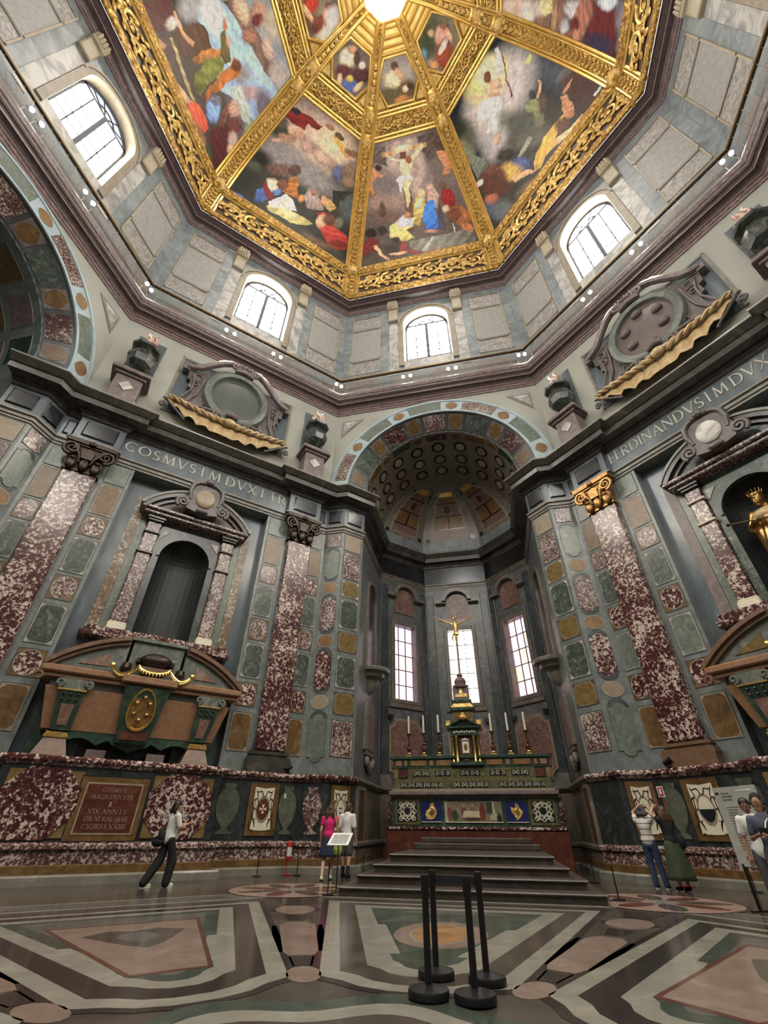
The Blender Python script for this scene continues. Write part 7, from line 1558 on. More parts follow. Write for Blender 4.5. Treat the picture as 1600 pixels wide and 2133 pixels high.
-90: [('p',[(-2.4,9.39),(-2.1,11.15),(-1.53,11.63),(-.51,12.02),(1.11,12.67),(2.17,13.39),(3.44,13.46),(4.15,10.61),(2.63,9.72),(1.42,8.06),(-.9,8.84),(-1.78,8.46)],(.473,.664,.946),0),('e',-1.68,9.9,.02,1.03,.86,.02,(.798,.895,.895),.4),('e',-.19,11.02,.49,1.11,.42,-.79,(.473,.69,.95),.5),('e',1.4,12.28,.72,1.1,.31,-.81,(.545,.752,.95),.4),('e',1.31,10.72,.21,.87,.49,-.37,(.346,.346,.376),.4),('e',2.36,11.0,.43,1.16,.3,-.37,(.583,.406,.439),.35),('e',3.23,11.9,.23,.81,.73,-.48,(.219,.189,.251),.35),('p',[(1.61,9.21),(1.72,10.42),(3.99,10.04),(3.31,9.18)],(.583,.664,.583),0),('p',[(-2.07,11.31),(-1.9,12.26),(-.99,13.08),(.08,13.51),(1.39,13.86),(2.57,14.95),(2.48,13.81),(1.65,12.91),(.02,12.41),(-1.24,11.79)],(.281,.166,.131),0),('e',-1.34,12.59,.01,.67,.57,.05,(.846,.545,.376),.25),('e',-.9,13.93,.15,.72,.55,-.34,(.583,.318,.219),.25),('e',-.67,13.78,.1,.48,.27,-.17,(.266,.041,.049),.25),('e',-.21,12.57,.14,.66,.32,-.21,(.473,.219,.141),.3),('e',.8,13.82,.02,.52,.56,.06,(.707,.473,.376),.3),('e',2.17,14.19,.05,.89,.6,.07,(.583,.508,.473),.4),('e',-.2,15.14,.21,.96,.74,-.41,(.623,.545,.406),.4),('p',[(-3.24,3.51),(-2.82,6.69),(-2.19,6.5),(-1.91,5.39),(-1.87,4.26),(-2.27,3.48)],(.151,.03,.03),0),('p',[(-2.86,6.44),(-2.64,7.93),(-2.55,7.07),(-2.66,6.8)],(.095,.041,.036),0),('e',-2.3,8.17,.16,.98,.47,-.44,(.473,.459,.473),.35),('p',[(-1.61,5.36),(-1.7,7.8),(-1.6,8.58),(-1.21,8.92),(-.39,8.81),(-.43,6.54),(-.75,4.9)],(.151,.066,.036),0),('p',[(-2.41,6.54),(-2.37,6.79),(-1.52,6.81),(-.92,7.45),(-.81,7.14),(-1.51,6.4)],(.798,.406,.219),0),('e',-1.96,6.05,.11,.69,.19,-.21,(.798,.664,.583),.3),('p',[(-2.41,3.01),(-1.59,5.01),(-.55,5.11),(.89,5.09),(.9,4.34),(-.44,3.57),(-1.62,3.49)],(.109,.059,.046),0),('p',[(-1.56,5.19),(-1.55,5.5),(1.46,5.19),(1.46,4.81)],(.473,.376,.177),0),('p',[(-2.13,3.51),(-1.83,4.0),(-1.27,4.63),(-1.27,4.18),(-1.77,3.47)],(.473,.242,.158),0),('p',[(-.43,6.54),(-.43,8.63),(-.21,9.66),(.2,9.53),(.08,8.18),(-.15,6.68)],(.545,.219,.053),0),('p',[(.27,6.24),(-.03,7.65),(.01,9.07),(.39,9.58),(.81,9.02),(.89,7.42),(1.26,5.89),(.82,5.54)],(.251,.266,.053),0),('p',[(-.88,10.2),(-.87,10.67),(-.3,10.52),(.43,10.16),(.47,9.51),(-.01,9.39)],(.219,.166,.059),0),('p',[(-1.33,10.7),(-1.35,10.9),(-.91,10.89),(-.83,10.64),(-.92,10.42)],(.623,.242,.141),0),('e',-.28,10.6,.04,.2,.23,-.17,(.798,.473,.318),.3),('p',[(1.33,6.18),(1.04,7.28),(.74,9.5),(.43,10.56),(.88,10.93),(1.27,10.54),(1.4,8.74),(1.46,7.1),(1.7,6.15)],(.583,.189,.046),0),('e',.78,10.5,.11,.48,.24,-.18,(.242,.075,.03),.25),('p',[(1.08,3.59),(1.06,4.65),(1.5,5.38),(2.42,5.63),(2.78,5.5),(2.73,3.92),(2.08,3.63),(1.58,3.46)],(.707,.109,.049),0),('p',[(-.27,3.59),(-.03,4.01),(.87,4.62),(1.21,4.72),(1.17,4.0),(.34,3.78)],(.707,.406,.266),0),('e',2.12,6.69,.22,.61,.46,-.78,(.291,.473,.946),.3),('e',1.81,7.35,.12,.47,.19,-.18,(.219,.198,.242),.25),('p',[(3.0,5.25),(2.84,6.46),(3.28,7.28),(4.08,6.78),(4.52,5.79),(4.73,4.09),(3.98,4.09)],(.141,.026,.036),0),('p',[(2.84,6.46),(2.21,8.14),(2.11,8.69),(2.33,8.61),(2.88,7.66),(3.09,6.97)],(.291,.109,.075),0),('e',2.68,8.77,.21,.55,.36,-.51,(.664,.406,.318),.25),('e',3.43,8.14,.25,.86,.38,-.33,(.242,.075,.07),.3),('e',3.95,7.42,.17,.55,.33,-.31,(.583,.406,.346),.3),('e',4.31,6.82,.13,.4,.25,-.24,(.798,.473,.318),.3),('e',3.0,3.86,.09,.69,1.0,-.16,(.346,.177,.109),.35),('e',3.69,4.15,.13,.43,.44,-.57,(.07,.095,.049),.3),('e',4.02,9.79,.25,.47,.25,-.52,(.346,.473,.291),.4)],
90: [('e',-2.55,14.37,-.11,-1.65,-.59,-.02,(.798,.583,.473),.4),('e',-2.79,15.05,-.06,-.83,-.3,-.0,(.895,.583,.406),.4),('e',-2.85,12.98,-.04,-.7,-.58,-.04,(.798,.707,.607),.3),('e',-2.69,12.02,-.03,-.7,-.49,-.05,(.623,.53,.473),.3),('e',-3.34,11.68,-.02,-.86,-.43,-.05,(.346,.198,.124),.3),('p',[(-2.28,12.0),(-2.35,10.68),(-2.88,10.89),(-3.0,11.43),(-2.7,11.89)],(.798,.664,.318),0),('p',[(-2.34,10.96),(-2.35,10.54),(-3.94,10.46),(-3.94,10.82)],(.508,.291,.141),0),('p',[(-2.35,10.54),(-2.38,9.69),(-3.73,9.76),(-3.94,10.31)],(.318,.177,.124),0),('e',-3.66,9.62,-.0,-.44,-.42,-.07,(.583,.583,.623),.3),('e',-2.79,8.91,-.01,-.87,-.4,-.08,(.583,.56,.583),.3),('e',-3.94,9.13,.01,-.6,-.21,-.04,(.346,.141,.1),.3),('p',[(-2.41,8.41),(-2.43,7.25),(-3.05,7.23),(-3.85,7.79),(-4.2,8.17),(-3.73,8.72),(-3.05,9.0)],(.473,.189,.131),0),('e',-3.39,8.72,.0,-.44,-.34,-.07,(.219,.036,.041),.3),('e',-3.93,8.38,.01,-.42,-.28,-.06,(.583,.291,.177),.3),('p',[(-2.43,7.25),(-2.61,6.6),(-2.72,5.96),(-2.7,5.19),(-2.98,4.69),(-3.88,4.25),(-4.72,4.26),(-4.52,6.03),(-4.26,7.69),(-3.71,7.52),(-3.05,7.08)],(.189,.018,.025),0),('e',-4.19,6.13,-.11,-1.44,-.39,.22,(.053,.046,.118),.4),('e',-2.53,5.72,.02,-.93,-.24,-.08,(.623,.707,.798),.3),('e',-3.25,4.0,.04,-.66,-.71,-.31,(.242,.219,.266),.4),('e',-4.22,3.76,.05,-.52,-.31,-.13,(.177,.166,.242),.4)]}
HEXPIC = {
-45: [('e',-.1,18.97,1.39,1.01,.56,-1.19,(.242,.189,.131),.5),('e',-.58,19.65,.55,.21,.02,-.7,(.95,.895,.583),.25),('e',-.46,20.35,.32,.23,.12,-.24,(.798,.439,.242),.25),('e',.05,20.1,.21,.15,.18,-.37,(.151,.075,.066),.25),('e',-.45,18.72,.52,.38,.2,-.44,(.177,.046,.046),.25),('e',.8,19.37,.59,.42,.26,-.54,(.141,.046,.053),.25),('e',.6,19.93,.25,.18,.1,-.21,(.895,.752,.583),.25),('e',.31,18.08,.47,.57,.42,-.33,(.1,.166,.473),.25),('e',.14,18.62,.23,.17,.09,-.2,(.895,.583,.109),.25),('e',.9,18.51,.17,.0,-.16,-.53,(.946,.583,.346),.25),('e',-.51,18.02,.17,.09,.1,-.46,(.895,.545,.318),.25)],
0: [('e',.39,20.43,1.45,-.35,-.1,-.64,(.406,.335,.318),.4),('e',-.27,19.81,1.47,-.36,-.11,-.66,(.473,.406,.346),.4),('e',-.34,19.37,.74,-.18,-.1,-.61,(.895,.752,.473),.25),('e',-.12,20.28,.29,-.07,-.04,-.26,(.219,.109,.066),.25),('e',.13,19.66,.2,.04,.21,-.45,(.798,.473,.266),.25),('e',-.5,18.36,1.09,-.1,.03,-.6,(.177,.141,.066),.3),('e',.66,18.55,.61,-.15,-.08,-.57,(.219,.118,.049),.25),('e',.52,18.58,.24,-.06,-.04,-.25,(.946,.798,.545),.25),('e',.13,17.84,.67,.04,.09,-.37,(.583,.266,.075),.3),('e',.88,18.67,.22,-.05,-.03,-.18,(.095,.053,.036),.25)],
45: [('e',.15,19.88,.73,-1.25,-.76,-.71,(.151,.151,.075),.5),('e',-.64,19.94,.34,-.57,-.5,-.45,(.1,.118,.066),.4),('e',-1.19,19.94,.19,-.32,-.29,-.26,(.177,.406,.664),.3),('e',.38,19.31,.24,-.54,-.48,-.25,(.798,.406,.318),.25),('e',.85,19.48,.19,-.32,-.15,-.14,(.291,.124,.075),.25),('e',-.23,18.33,.41,-.71,-.59,-.59,(.406,.075,.033),.25),('e',.04,18.79,.04,-.2,-.49,.03,(.95,.895,.707),.25),('e',.03,20.16,.13,-.23,-.14,-.13,(.752,.473,.242),.25),('e',.71,18.75,.13,-.12,-.13,-.51,(.895,.473,.291),.25),('e',-1.11,18.69,.23,-.39,-.14,-.14,(.664,.318,.109),.3)],
-90: [('e',1.15,19.72,.23,1.03,.76,-.29,(.946,.798,.664),.5),('e',-.4,18.54,.25,.55,.37,-.48,(.583,.053,.026),.25),('e',.43,18.09,.15,.66,.48,-.21,(.158,.1,.053),.3),('e',-.07,18.15,-.02,.23,.5,.26,(.946,.473,.266),.25),('e',.6,18.82,.17,.38,.39,-.49,(.291,.075,.041),.25),('e',.33,19.56,.03,.14,.56,-.22,(.583,.198,.095),.25),('e',.01,20.07,.07,.31,.2,-.08,(.266,.07,.036),.25),('e',.45,20.14,.13,.58,.4,-.15,(.798,.752,.752),.4)]}
BG = {-45: [(0, (.045, .05, .045)), (.25, (.05, .05, .045)), (.6, (.13, .11, .10)), (1, (.22, .18, .15))],
      0: [(0, (.10, .08, .06)), (.25, (.16, .12, .10)), (.6, (.22, .17, .16)), (1, (.20, .16, .15))],
      45: [(0, (.07, .06, .055)), (.4, (.07, .07, .065)), (.70, (.040, .055, .075)), (1, (.022, .030, .042))],
      -90: [(0, (.10, .07, .06)), (.35, (.13, .09, .075)), (.6, (.35, .36, .40)), (1, (.36, .38, .42))],
      90: [(0, (.10, .08, .10)), (.5, (.20, .16, .15)), (1, (.40, .33, .27))]}
def generic(seed):
    r = random.Random(seed); out = []
    for i in range(70):
        v = V1 + .3 + r.random() ** 1.6 * (V2 - V1 - .8); w = dhalf(v) - RIBW; u = (r.random() * 2 - 1) * w * .9; a = r.random() * 3.1; s = .35 + .8 * r.random()
        c = r.choice([(.34, .06, .05), (.10, .16, .34), (.45, .32, .12), (.50, .42, .34), (.12, .10, .08), (.38, .24, .16), (.20, .22, .12), (.45, .44, .46)])
        out.append(('e', u, v, s * math.cos(a), s * math.sin(a), -s * .5 * math.sin(a), s * .5 * math.cos(a), c, .25))
    return out
for az in ALLAZ:
    vis = az in FRESCO
    paint_grid('fresco', SEG[az], dome_map, 0, 0, V1 - .05, V2, 190 if vis else 60, 240 if vis else 70, FRESCO[az] if vis else generic(az), BG.get(az, BG[-90]), 'fresco', lambda v: dhalf(v) - RIBW * .45, seed=abs(az) + 1, warp=.055)
    hx = SEG[az].get('hex')
    if hx:
        P = [(hx[2 * i], hx[2 * i + 1]) for i in range(6)]; v0, v1 = P[0][1], P[3][1]; vm = P[2][1]
        def hw_(v, P=P, v0=v0, v1=v1, vm=vm):
            return P[1][0] + (P[2][0] - P[1][0]) * (v - v0) / (vm - v0) if v < vm else P[2][0] + (P[3][0] - P[2][0]) * (v - vm) / (v1 - vm)
        if az in HEXPIC: sh = HEXPIC[az]
        else: sh = [('e', .3, (v0 + v1) / 2 - .2, .6, .2, -.2, .9, (.40, .22, .12), .3), ('e', -.3, (v0 + v1) / 2, .4, 0, 0, .8, (.12, .16, .3), .3)]
        paint_grid('hexagon_picture', SEG[az], lambda u, v, h: dome_map(u, v, .03), 0, 0, v0, v1, 50, 60, sh, [(0, (.26, .20, .14)), (.5, (.30, .25, .20)), (1, (.24, .20, .17))], 'fresco', hw_, seed=7, warp=.03)
        del SEG[az]['hex']
# ================================================================== PEOPLE
plain('skin', (.46, .27, .185), .5, 0, .06); plain('skintan', (.27, .145, .09), .5, 0, .06); plain('skinpale', (.56, .36, .26), .5, 0, .06)
plain('hairdark', (.020, .013, .010), .45, 0, .3, 40); plain('hairbrown', (.075, .042, .024), .45, 0, .3, 40)
plain('clothwhite', (.70, .69, .66), .8); plain('clothblack', (.012, .012, .015), .8); plain('clothpink', (.62, .022, .16), .8); plain('clothnavy', (.022, .030, .062), .85, 0, .2)
plain('denim', (.032, .048, .105), .85, 0, .25, 14); plain('clothgrey', (.075, .075, .085), .85); plain('clothgreen', (.038, .055, .026), .85, 0, .2); plain('baggreen', (.26, .34, .06), .7, 0, .25); plain('clothblue', (.060, .072, .105), .85, 0, .2); plain('lip', (.30, .10, .08), .5); plain('eyewhite', (.6, .58, .55), .3); plain('shoewhite', (.72, .72, .55), .6); plain('khaki', (.16, .15, .12), .8)
def striped():
    m, nt, b = _nt('stripes'); tc = nt.nodes.new('ShaderNodeTexCoord'); sp = nt.nodes.new('ShaderNodeSeparateXYZ'); nt.links.new(tc.outputs['Object'], sp.inputs[0])
    mu = nt.nodes.new('ShaderNodeMath'); mu.operation = 'MULTIPLY'; mu.inputs[1].default_value = 8.0; nt.links.new(sp.outputs[2], mu.inputs[0])
    fr = nt.nodes.new('ShaderNodeMath'); fr.operation = 'FRACT'; nt.links.new(mu.outputs[0], fr.inputs[0])
    r = _ramp(nt, [(0, (.66, .64, .60)), (.62, (.66, .64, .60)), (.64, (.16, .16, .17)), (.80, (.16, .16, .17)), (.82, (.40, .33, .28)), (.9, (.66, .64, .60))]); nt.links.new(fr.outputs[0], r.inputs[0]); nt.links.new(r.outputs[0], b.inputs['Base Color']); b.inputs['Roughness'].default_value = .8
striped()
def remeshed(m, name, mat, parent, vox, smooth=4, local=None):
    o = m.build(name, mat, parent, True, local, True)
    md = o.modifiers.new('fuse', 'REMESH'); md.mode = 'VOXEL'; md.voxel_size = vox; md.use_smooth_shade = True
    sm = o.modifiers.new('soften', 'SMOOTH'); sm.factor = .5; sm.iterations = smooth
    return o
def limb(m, pts, rad, n=10):
    m.tube(pts, rad, n)
    for p, r in zip(pts, rad): m.ellipsoid(p, (r, r, r), 10, 8)
J0 = dict(pel=(0, 0, .94), wst=(0, 0, 1.10), chs=(0, .01, 1.29), nck=(0, -.01, 1.45), hd=(0, .02, 1.60),
          hipL=(-.095, 0, .90), kneL=(-.105, .02, .49), ankL=(-.11, -.03, .085), hipR=(.095, 0, .90), kneR=(.105, .02, .49), ankR=(.11, -.03, .085),
          shL=(-.185, -.01, 1.39), elL=(-.235, -.03, 1.12), wrL=(-.235, .06, .88), shR=(.185, -.01, 1.39), elR=(.235, -.03, 1.12), wrR=(.235, .06, .88))
def hand(parent, wr, el, mat, grip=None):
    W, E_ = Vector(wr), Vector(el); d = (W - E_).normalized(); up = Vector((0, 0, 1)) if abs(d.z) < .8 else Vector((0, 1, 0)); s = d.cross(up).normalized(); up = s.cross(d)
    m = MB(); P = lambda a, b, c: tuple(W + d * a + s * b + up * c)
    m.tube([P(-.03, 0, 0), P(.02, 0, 0), P(.06, 0, -.004), P(.09, 0, -.01)], [.026, .030, .040, .036], 10, False, .55)
    for k, (b, L) in enumerate(((-.030, .060), (-.010, .074), (.010, .078), (.029, .070))):
        m.tube([P(.075, b, -.008), P(.085 + L * .45, b * 1.1, -.022), P(.085 + L * .75, b * 1.1, -.045), P(.085 + L * .85, b * 1.1, -.065)], [.0095, .009, .008, .007], 6)
    m.tube([P(.02, .034, -.004), P(.045, .056, -.016), P(.075, .060, -.032)], [.012, .010, .009], 6)
    return m.build('hand', mat, parent, True)
def person(label, loc, az, hgt, skin, J, hair, hairlong, look, clothes):
    """standing figure facing azimuth az; J overrides joints (local x right, y forward)"""
    k = hgt / 1.72; M = Matrix.Translation((loc[0], loc[1], 0)) @ Matrix.Rotation(-R_(az), 4, 'Z') @ Matrix.Scale(k, 4)
    t = thing('person', label, 'person', M); j = dict(J0); j.update(J)
    b = MB()
    limb(b, [j['pel'], j['wst'], j['chs'], (0, j['chs'][1] - .01, 1.40)], [.135, .115, .135, .10]); b.ellipsoid(((j['chs'][0]), j['chs'][1], j['chs'][2] + .04), (.175, .105, .13), 14, 10); b.ellipsoid(j['pel'], (.165, .115, .12), 14, 10)
    limb(b, [(0, j['nck'][1], 1.38), j['nck'], tuple((Vector(j['nck']) + Vector(j['hd'])) / 2)], [.065, .055, .052])
    for sd in 'LR':
        limb(b, [j['hip' + sd], tuple((Vector(j['hip' + sd]) + Vector(j['kne' + sd])) / 2), j['kne' + sd], tuple(Vector(j['kne' + sd]) * .65 + Vector(j['ank' + sd]) * .35), j['ank' + sd]], [.088, .078, .056, .058, .038])
        limb(b, [(j['chs'][0] + (.08 if sd == 'R' else -.08), j['chs'][1], 1.38), j['sh' + sd], j['el' + sd], j['wr' + sd]], [.07, .056, .042, .028])
        A = Vector(j['ank' + sd]); b.ellipsoid((A.x, A.y + .07, .035), (.042, .115, .035), 10, 6)
    hd = Vector(j['hd']); b.ellipsoid((hd.x, hd.y, hd.z + .02), (.078, .095, .108), 14, 12); b.ellipsoid((hd.x, hd.y + .03, hd.z - .055), (.058, .062, .058), 12, 8)
    body = remeshed(b, 'body', skin, t, .016, 3)
    # face
    LM = Matrix.Translation(hd) @ Matrix.Rotation(R_(look[0]), 4, 'Z') @ Matrix.Rotation(R_(look[1]), 4, 'X')
    f = MB(); f.ellipsoid((0, .100, -.012), (.014, .024, .024), 8, 6); f.ellipsoid((0, .094, .012), (.009, .016, .03), 8, 6)
    for sx in (-1, 1): f.ellipsoid((sx * .080, .0, -.005), (.012, .022, .032), 8, 6)
    f.build('face', skin, t, True, LM)
    f = MB()
    for sx in (-1, 1): f.ellipsoid((sx * .032, .086, .022), (.014, .010, .008), 8, 6)
    e = f.build('eyes', 'eyewhite', t, True, LM)
    f = MB()
    for sx in (-1, 1): f.ellipsoid((sx * .032, .094, .022), (.006, .005, .006), 8, 6); f.tube([(sx * .016, .093, .045), (sx * .048, .086, .046)], .005, 5)
    f.build('brows', 'hairdark', t, True, LM)
    f = MB(); f.tube([(-.024, .088, -.056), (0, .096, -.052), (.024, .088, -.056)], [.005, .008, .005], 6); f.build('mouth', 'lip', t, True, LM)
    # hair
    h = MB(); h.ellipsoid((0, -.012, .048), (.090, .108, .096), 14, 10); h.ellipsoid((0, -.055, .0), (.080, .065, .10), 12, 8)
    if hairlong:
        for q in range(-4, 5): h.tube([(q * .019, -.06, .06), (q * .026, -.105, -.06), (q * .028, -.115, -.06 - hairlong * .5), (q * .026, -.10, -.06 - hairlong)], [.035, .040, .036, .018], 7)
    remeshed(h, 'hair', hair, t, .014, 3, LM)
    for sd in 'LR': hand(t, j['wr' + sd], j['el' + sd], skin)
    for c in clothes: c(t, j)
    return t
def lerp(a, b, s): return tuple(Vector(a) * (1 - s) + Vector(b) * s)
def tee(mat, sleeve=.75, low=.90):
    def fn(t, j):
        m = MB(); limb(m, [(0, j['pel'][1], low + .04), j['wst'], j['chs'], (0, j['chs'][1] - .01, 1.40)], [.165, .142, .158, .115])
        m.ellipsoid((j['chs'][0], j['chs'][1], j['chs'][2] + .04), (.198, .126, .145), 14, 10); m.ellipsoid((0, j['pel'][1], low + .06), (.182, .132, .11), 14, 10)
        for sd in 'LR': limb(m, [(j['chs'][0] + (.09 if sd == 'R' else -.09), j['chs'][1], 1.38), j['sh' + sd], lerp(j['sh' + sd], j['el' + sd], sleeve)], [.085, .076, .066])
        remeshed(m, 'shirt', mat, t, .02, 4)
    return fn
def trousers(mat, wide=1.0, end=1.0):
    def fn(t, j):
        m = MB(); m.ellipsoid((0, j['pel'][1], .96), (.178, .128, .10), 14, 10); m.ellipsoid((0, j['pel'][1], .88), (.176, .126, .12), 14, 10)
        for sd in 'LR':
            k, a = j['kne' + sd], lerp(j['kne' + sd], j['ank' + sd], end)
            pts = [j['hip' + sd], lerp(j['hip' + sd], k, .5), k, lerp(k, a, .5), a] if end > 0 else [j['hip' + sd], lerp(j['hip' + sd], k, .5), lerp(j['hip' + sd], k, 1 + end)]
            limb(m, pts, [.102, .096, .078 * wide, .072 * wide, .068 * wide][:len(pts)] if end > 0 else [.105, .105, .10])
        remeshed(m, 'trousers' if end > .5 else 'shorts', mat, t, .02, 4)
    return fn
def skirt(mat, z0, z1, r0, r1, n=28, name='skirt'):
    def fn(t, j):
        m = MB(); prof = [(r0 + (r1 - r0) * (i / 8) ** .9, z0 + (z1 - z0) * i / 8) for i in range(9)]; vs = []
        for r, z in prof:
            for i in range(n): a = 2 * math.pi * i / n; w = 1 + .05 * math.sin(5 * a) * (z0 - z) / max(.1, z0 - z1); vs.append((r * w * math.cos(a) * 1.12, j['pel'][1] + r * w * math.sin(a) * .86, z))
        m.add(vs, [(k * n + i, k * n + (i + 1) % n, (k + 1) * n + (i + 1) % n, (k + 1) * n + i) for k in range(8) for i in range(n)]); o = m.build(name, mat, t, True)
        sd = o.modifiers.new('thick', 'SOLIDIFY'); sd.thickness = .012
    return fn
def shoes(mat, sole='clothwhite'):
    def fn(t, j):
        for sd in 'LR':
            A = Vector(j['ank' + sd]); m = MB(); m.ellipsoid((A.x, A.y + .075, .045), (.052, .135, .045), 12, 8); m.ellipsoid((A.x, A.y, .07), (.048, .06, .055), 12, 8)
            s = remeshed(m, 'shoe', mat, t, .014, 3)
            m = MB(); m.lathe([(.055, 0), (.057, .02), (.05, .024)], (A.x, A.y + .07, 0), 16, sx=.95, sy=2.4); m.build('sole', sole, s, True)
    return fn
def item(name, mat, fn, smooth=True):
    def g(t, j): m = MB(); fn(m, j); m.build(name, mat, t, smooth)
    return g
P_ = {}
# woman with a phone, walking towards the tomb wall
w1 = dict(kneL=(-.10, -.08, .50), ankL=(-.11, -.34, .10), kneR=(.10, .14, .50), ankR=(.10, .10, .085), wrR=(.15, .33, 1.24), elR=(.24, .08, 1.14), wrL=(-.13, .32, 1.22), elL=(-.22, .06, 1.13))
person('woman in white tee and black trousers holding a phone near the tomb', (-7.0, 8.85), 30, 1.69, 'skin', w1, 'hairdark', .10, (0, 8),
       [tee('clothwhite', .8), trousers('clothblack', 1.45), shoes('shoewhite'), item('phone', 'blackplastic', lambda m, j: m.box(-.04, .04, .42, .43, 1.24, 1.38)),
        item('shoulder_bag', 'clothblack', lambda m, j: (m.ellipsoid((-.10, -.20, .98), (.17, .10, .16), 12, 8), m.ellipsoid((-.16, -.22, .86), (.22, .12, .10), 12, 8), m.tube([(-.08, -.14, 1.06), (-.02, -.13, 1.30), (.12, -.02, 1.46), (.10, .14, 1.30), (-.10, .14, 1.05)], .018, 6))),
        item('bag_tag', 'clothwhite', lambda m, j: m.box(-.20, -.08, -.32, -.29, .98, 1.08))])
# pink top, long hair, seen from behind
w2 = dict(kneR=(.10, .12, .50), ankR=(.09, .12, .085), kneL=(-.10, -.02, .49), ankL=(-.10, -.24, .11), wrR=(.20, .04, .92), elR=(.25, -.04, 1.13))
person('long haired woman in a bright pink top and navy skirt seen from behind', (-3.85, 11.7), -10, 1.70, 'skinpale', w2, 'hairbrown', .30, (0, 10),
       [tee('clothpink', .45, .98), skirt('clothnavy', 1.02, .52, .15, .235), shoes('shoewhite', 'clothblack')])
bagM = Matrix.Translation((-3.60, 11.66, 0)) @ Matrix.Rotation(R_(10), 4, 'Z')
hb = thing('shoulder_bag', 'lime green cloth bag hanging beside the pink top', 'bag', bagM)
m = MB(); m.lathe([(.02, .52), (.12, .56), (.155, .66), (.13, .80), (.07, .95), (.03, 1.05)], (.04, 0, 0), 14, sx=.9, sy=.55); remeshed(m, 'pouch', 'baggreen', hb, .02, 3)
m = MB(); m.tube([(.03, 0, 1.0), (.0, -.01, 1.2), (-.06, -.02, 1.38), (-.08, .0, 1.42)], [.03, .02, .015, .015], 6); m.build('strap', 'baggreen', hb, True)
# man in white tee and shorts
w3 = dict(kneL=(-.10, .06, .50), ankL=(-.10, .04, .085), kneR=(.10, -.02, .49), ankR=(.12, -.16, .10), hd=(.02, .05, 1.59))
person('man in a white tee and grey shorts seen from behind', (-3.62, 12.75), 5, 1.80, 'skin', w3, 'hairbrown', 0, (-10, -8), [tee('clothwhite', .9, .90), trousers('clothgrey', 1.1, -.12), shoes('clothblack', 'clothblack'),
       item('socks', 'clothblack', lambda m, j: [m.tube([lerp(j['kne' + s], j['ank' + s], .6), j['ank' + s]], [.052, .046], 10) for s in 'LR'])])
# couple with raised arms
w4 = dict(shL=(-.18, 0, 1.42), elL=(-.24, .12, 1.60), wrL=(-.08, .16, 1.72), shR=(.18, 0, 1.42), elR=(.26, .14, 1.58), wrR=(.14, .24, 1.70), hd=(.03, .04, 1.60), kneL=(-.10, .04, .49), ankL=(-.09, .0, .085), kneR=(.11, .03, .49), ankR=(.15, .02, .085))
person('man in a striped shirt and jeans with arms raised to his head', (4.62, 12.05), 32, 1.68, 'skin', w4, 'hairdark', .04, (0, 0), [tee('stripes', .45, .94), trousers('denim', 1.05), shoes('clothgrey')])
w5 = dict(shL=(-.17, 0, 1.42), elL=(-.28, .12, 1.56), wrL=(-.14, .16, 1.70), shR=(.17, 0, 1.40), elR=(.24, .10, 1.14), wrR=(.10, .22, 1.10), kneR=(.09, .02, .49), ankR=(.10, -.02, .085), ankL=(-.08, .04, .085))
person('woman in a long dark green skirt and black top, one arm raised', (5.02, 11.55), -20, 1.66, 'skinpale', w5, 'hairbrown', .22, (0, 0), [tee('clothblack', .30, .96), skirt('clothgreen', 1.02, .22, .15, .31), shoes('clothblack'),
       item('handbag', 'clothblack', lambda m, j: (m.ellipsoid((.20, -.06, .98), (.14, .12, .17), 12, 8), m.tube([(.18, -.06, 1.1), (.16, -.05, 1.42)], .014, 5)))])
# man looking up, holding a phone
w6 = dict(elR=(.26, .02, 1.13), wrR=(.08, .24, 1.20), elL=(-.26, .02, 1.13), wrL=(-.06, .25, 1.18), hd=(0, -.03, 1.60), nck=(0, -.01, 1.45))
CAPM = lambda t, j: None
p6 = person('man in a blue grey tee looking up, black cap, by the right edge', (5.06, 6.50), 212, 1.60, 'skintan', w6, 'hairdark', 0, (0, 38), [tee('clothblue', .7, .90), trousers('clothgrey', 1.0), shoes('clothblack'),
       item('phone', 'blackplastic', lambda m, j: m.box(-.07, .07, .33, .345, 1.20, 1.28)), item('camera_strap', 'clothwhite', lambda m, j: m.tube([(-.10, .04, 1.44), (-.04, .16, 1.36), (.0, .22, 1.24)], .012, 5)),
       item('cap', 'clothblack', lambda m, j: (m.ellipsoid((0, -.10, 1.68), (.105, .095, .12), 14, 10), m.tube([(-.10, -.02, 1.62), (-.06, -.10, 1.75), (.06, -.10, 1.75), (.10, -.02, 1.62)], .028, 6)))])
person('person in a white shirt half hidden behind the man in blue grey', (5.22, 7.30), 200, 1.62, 'skintan', dict(hd=(.02, .02, 1.60)), 'hairdark', 0, (0, 5), [tee('clothwhite', .7, .9), trousers('clothgrey'), shoes('clothblack')])

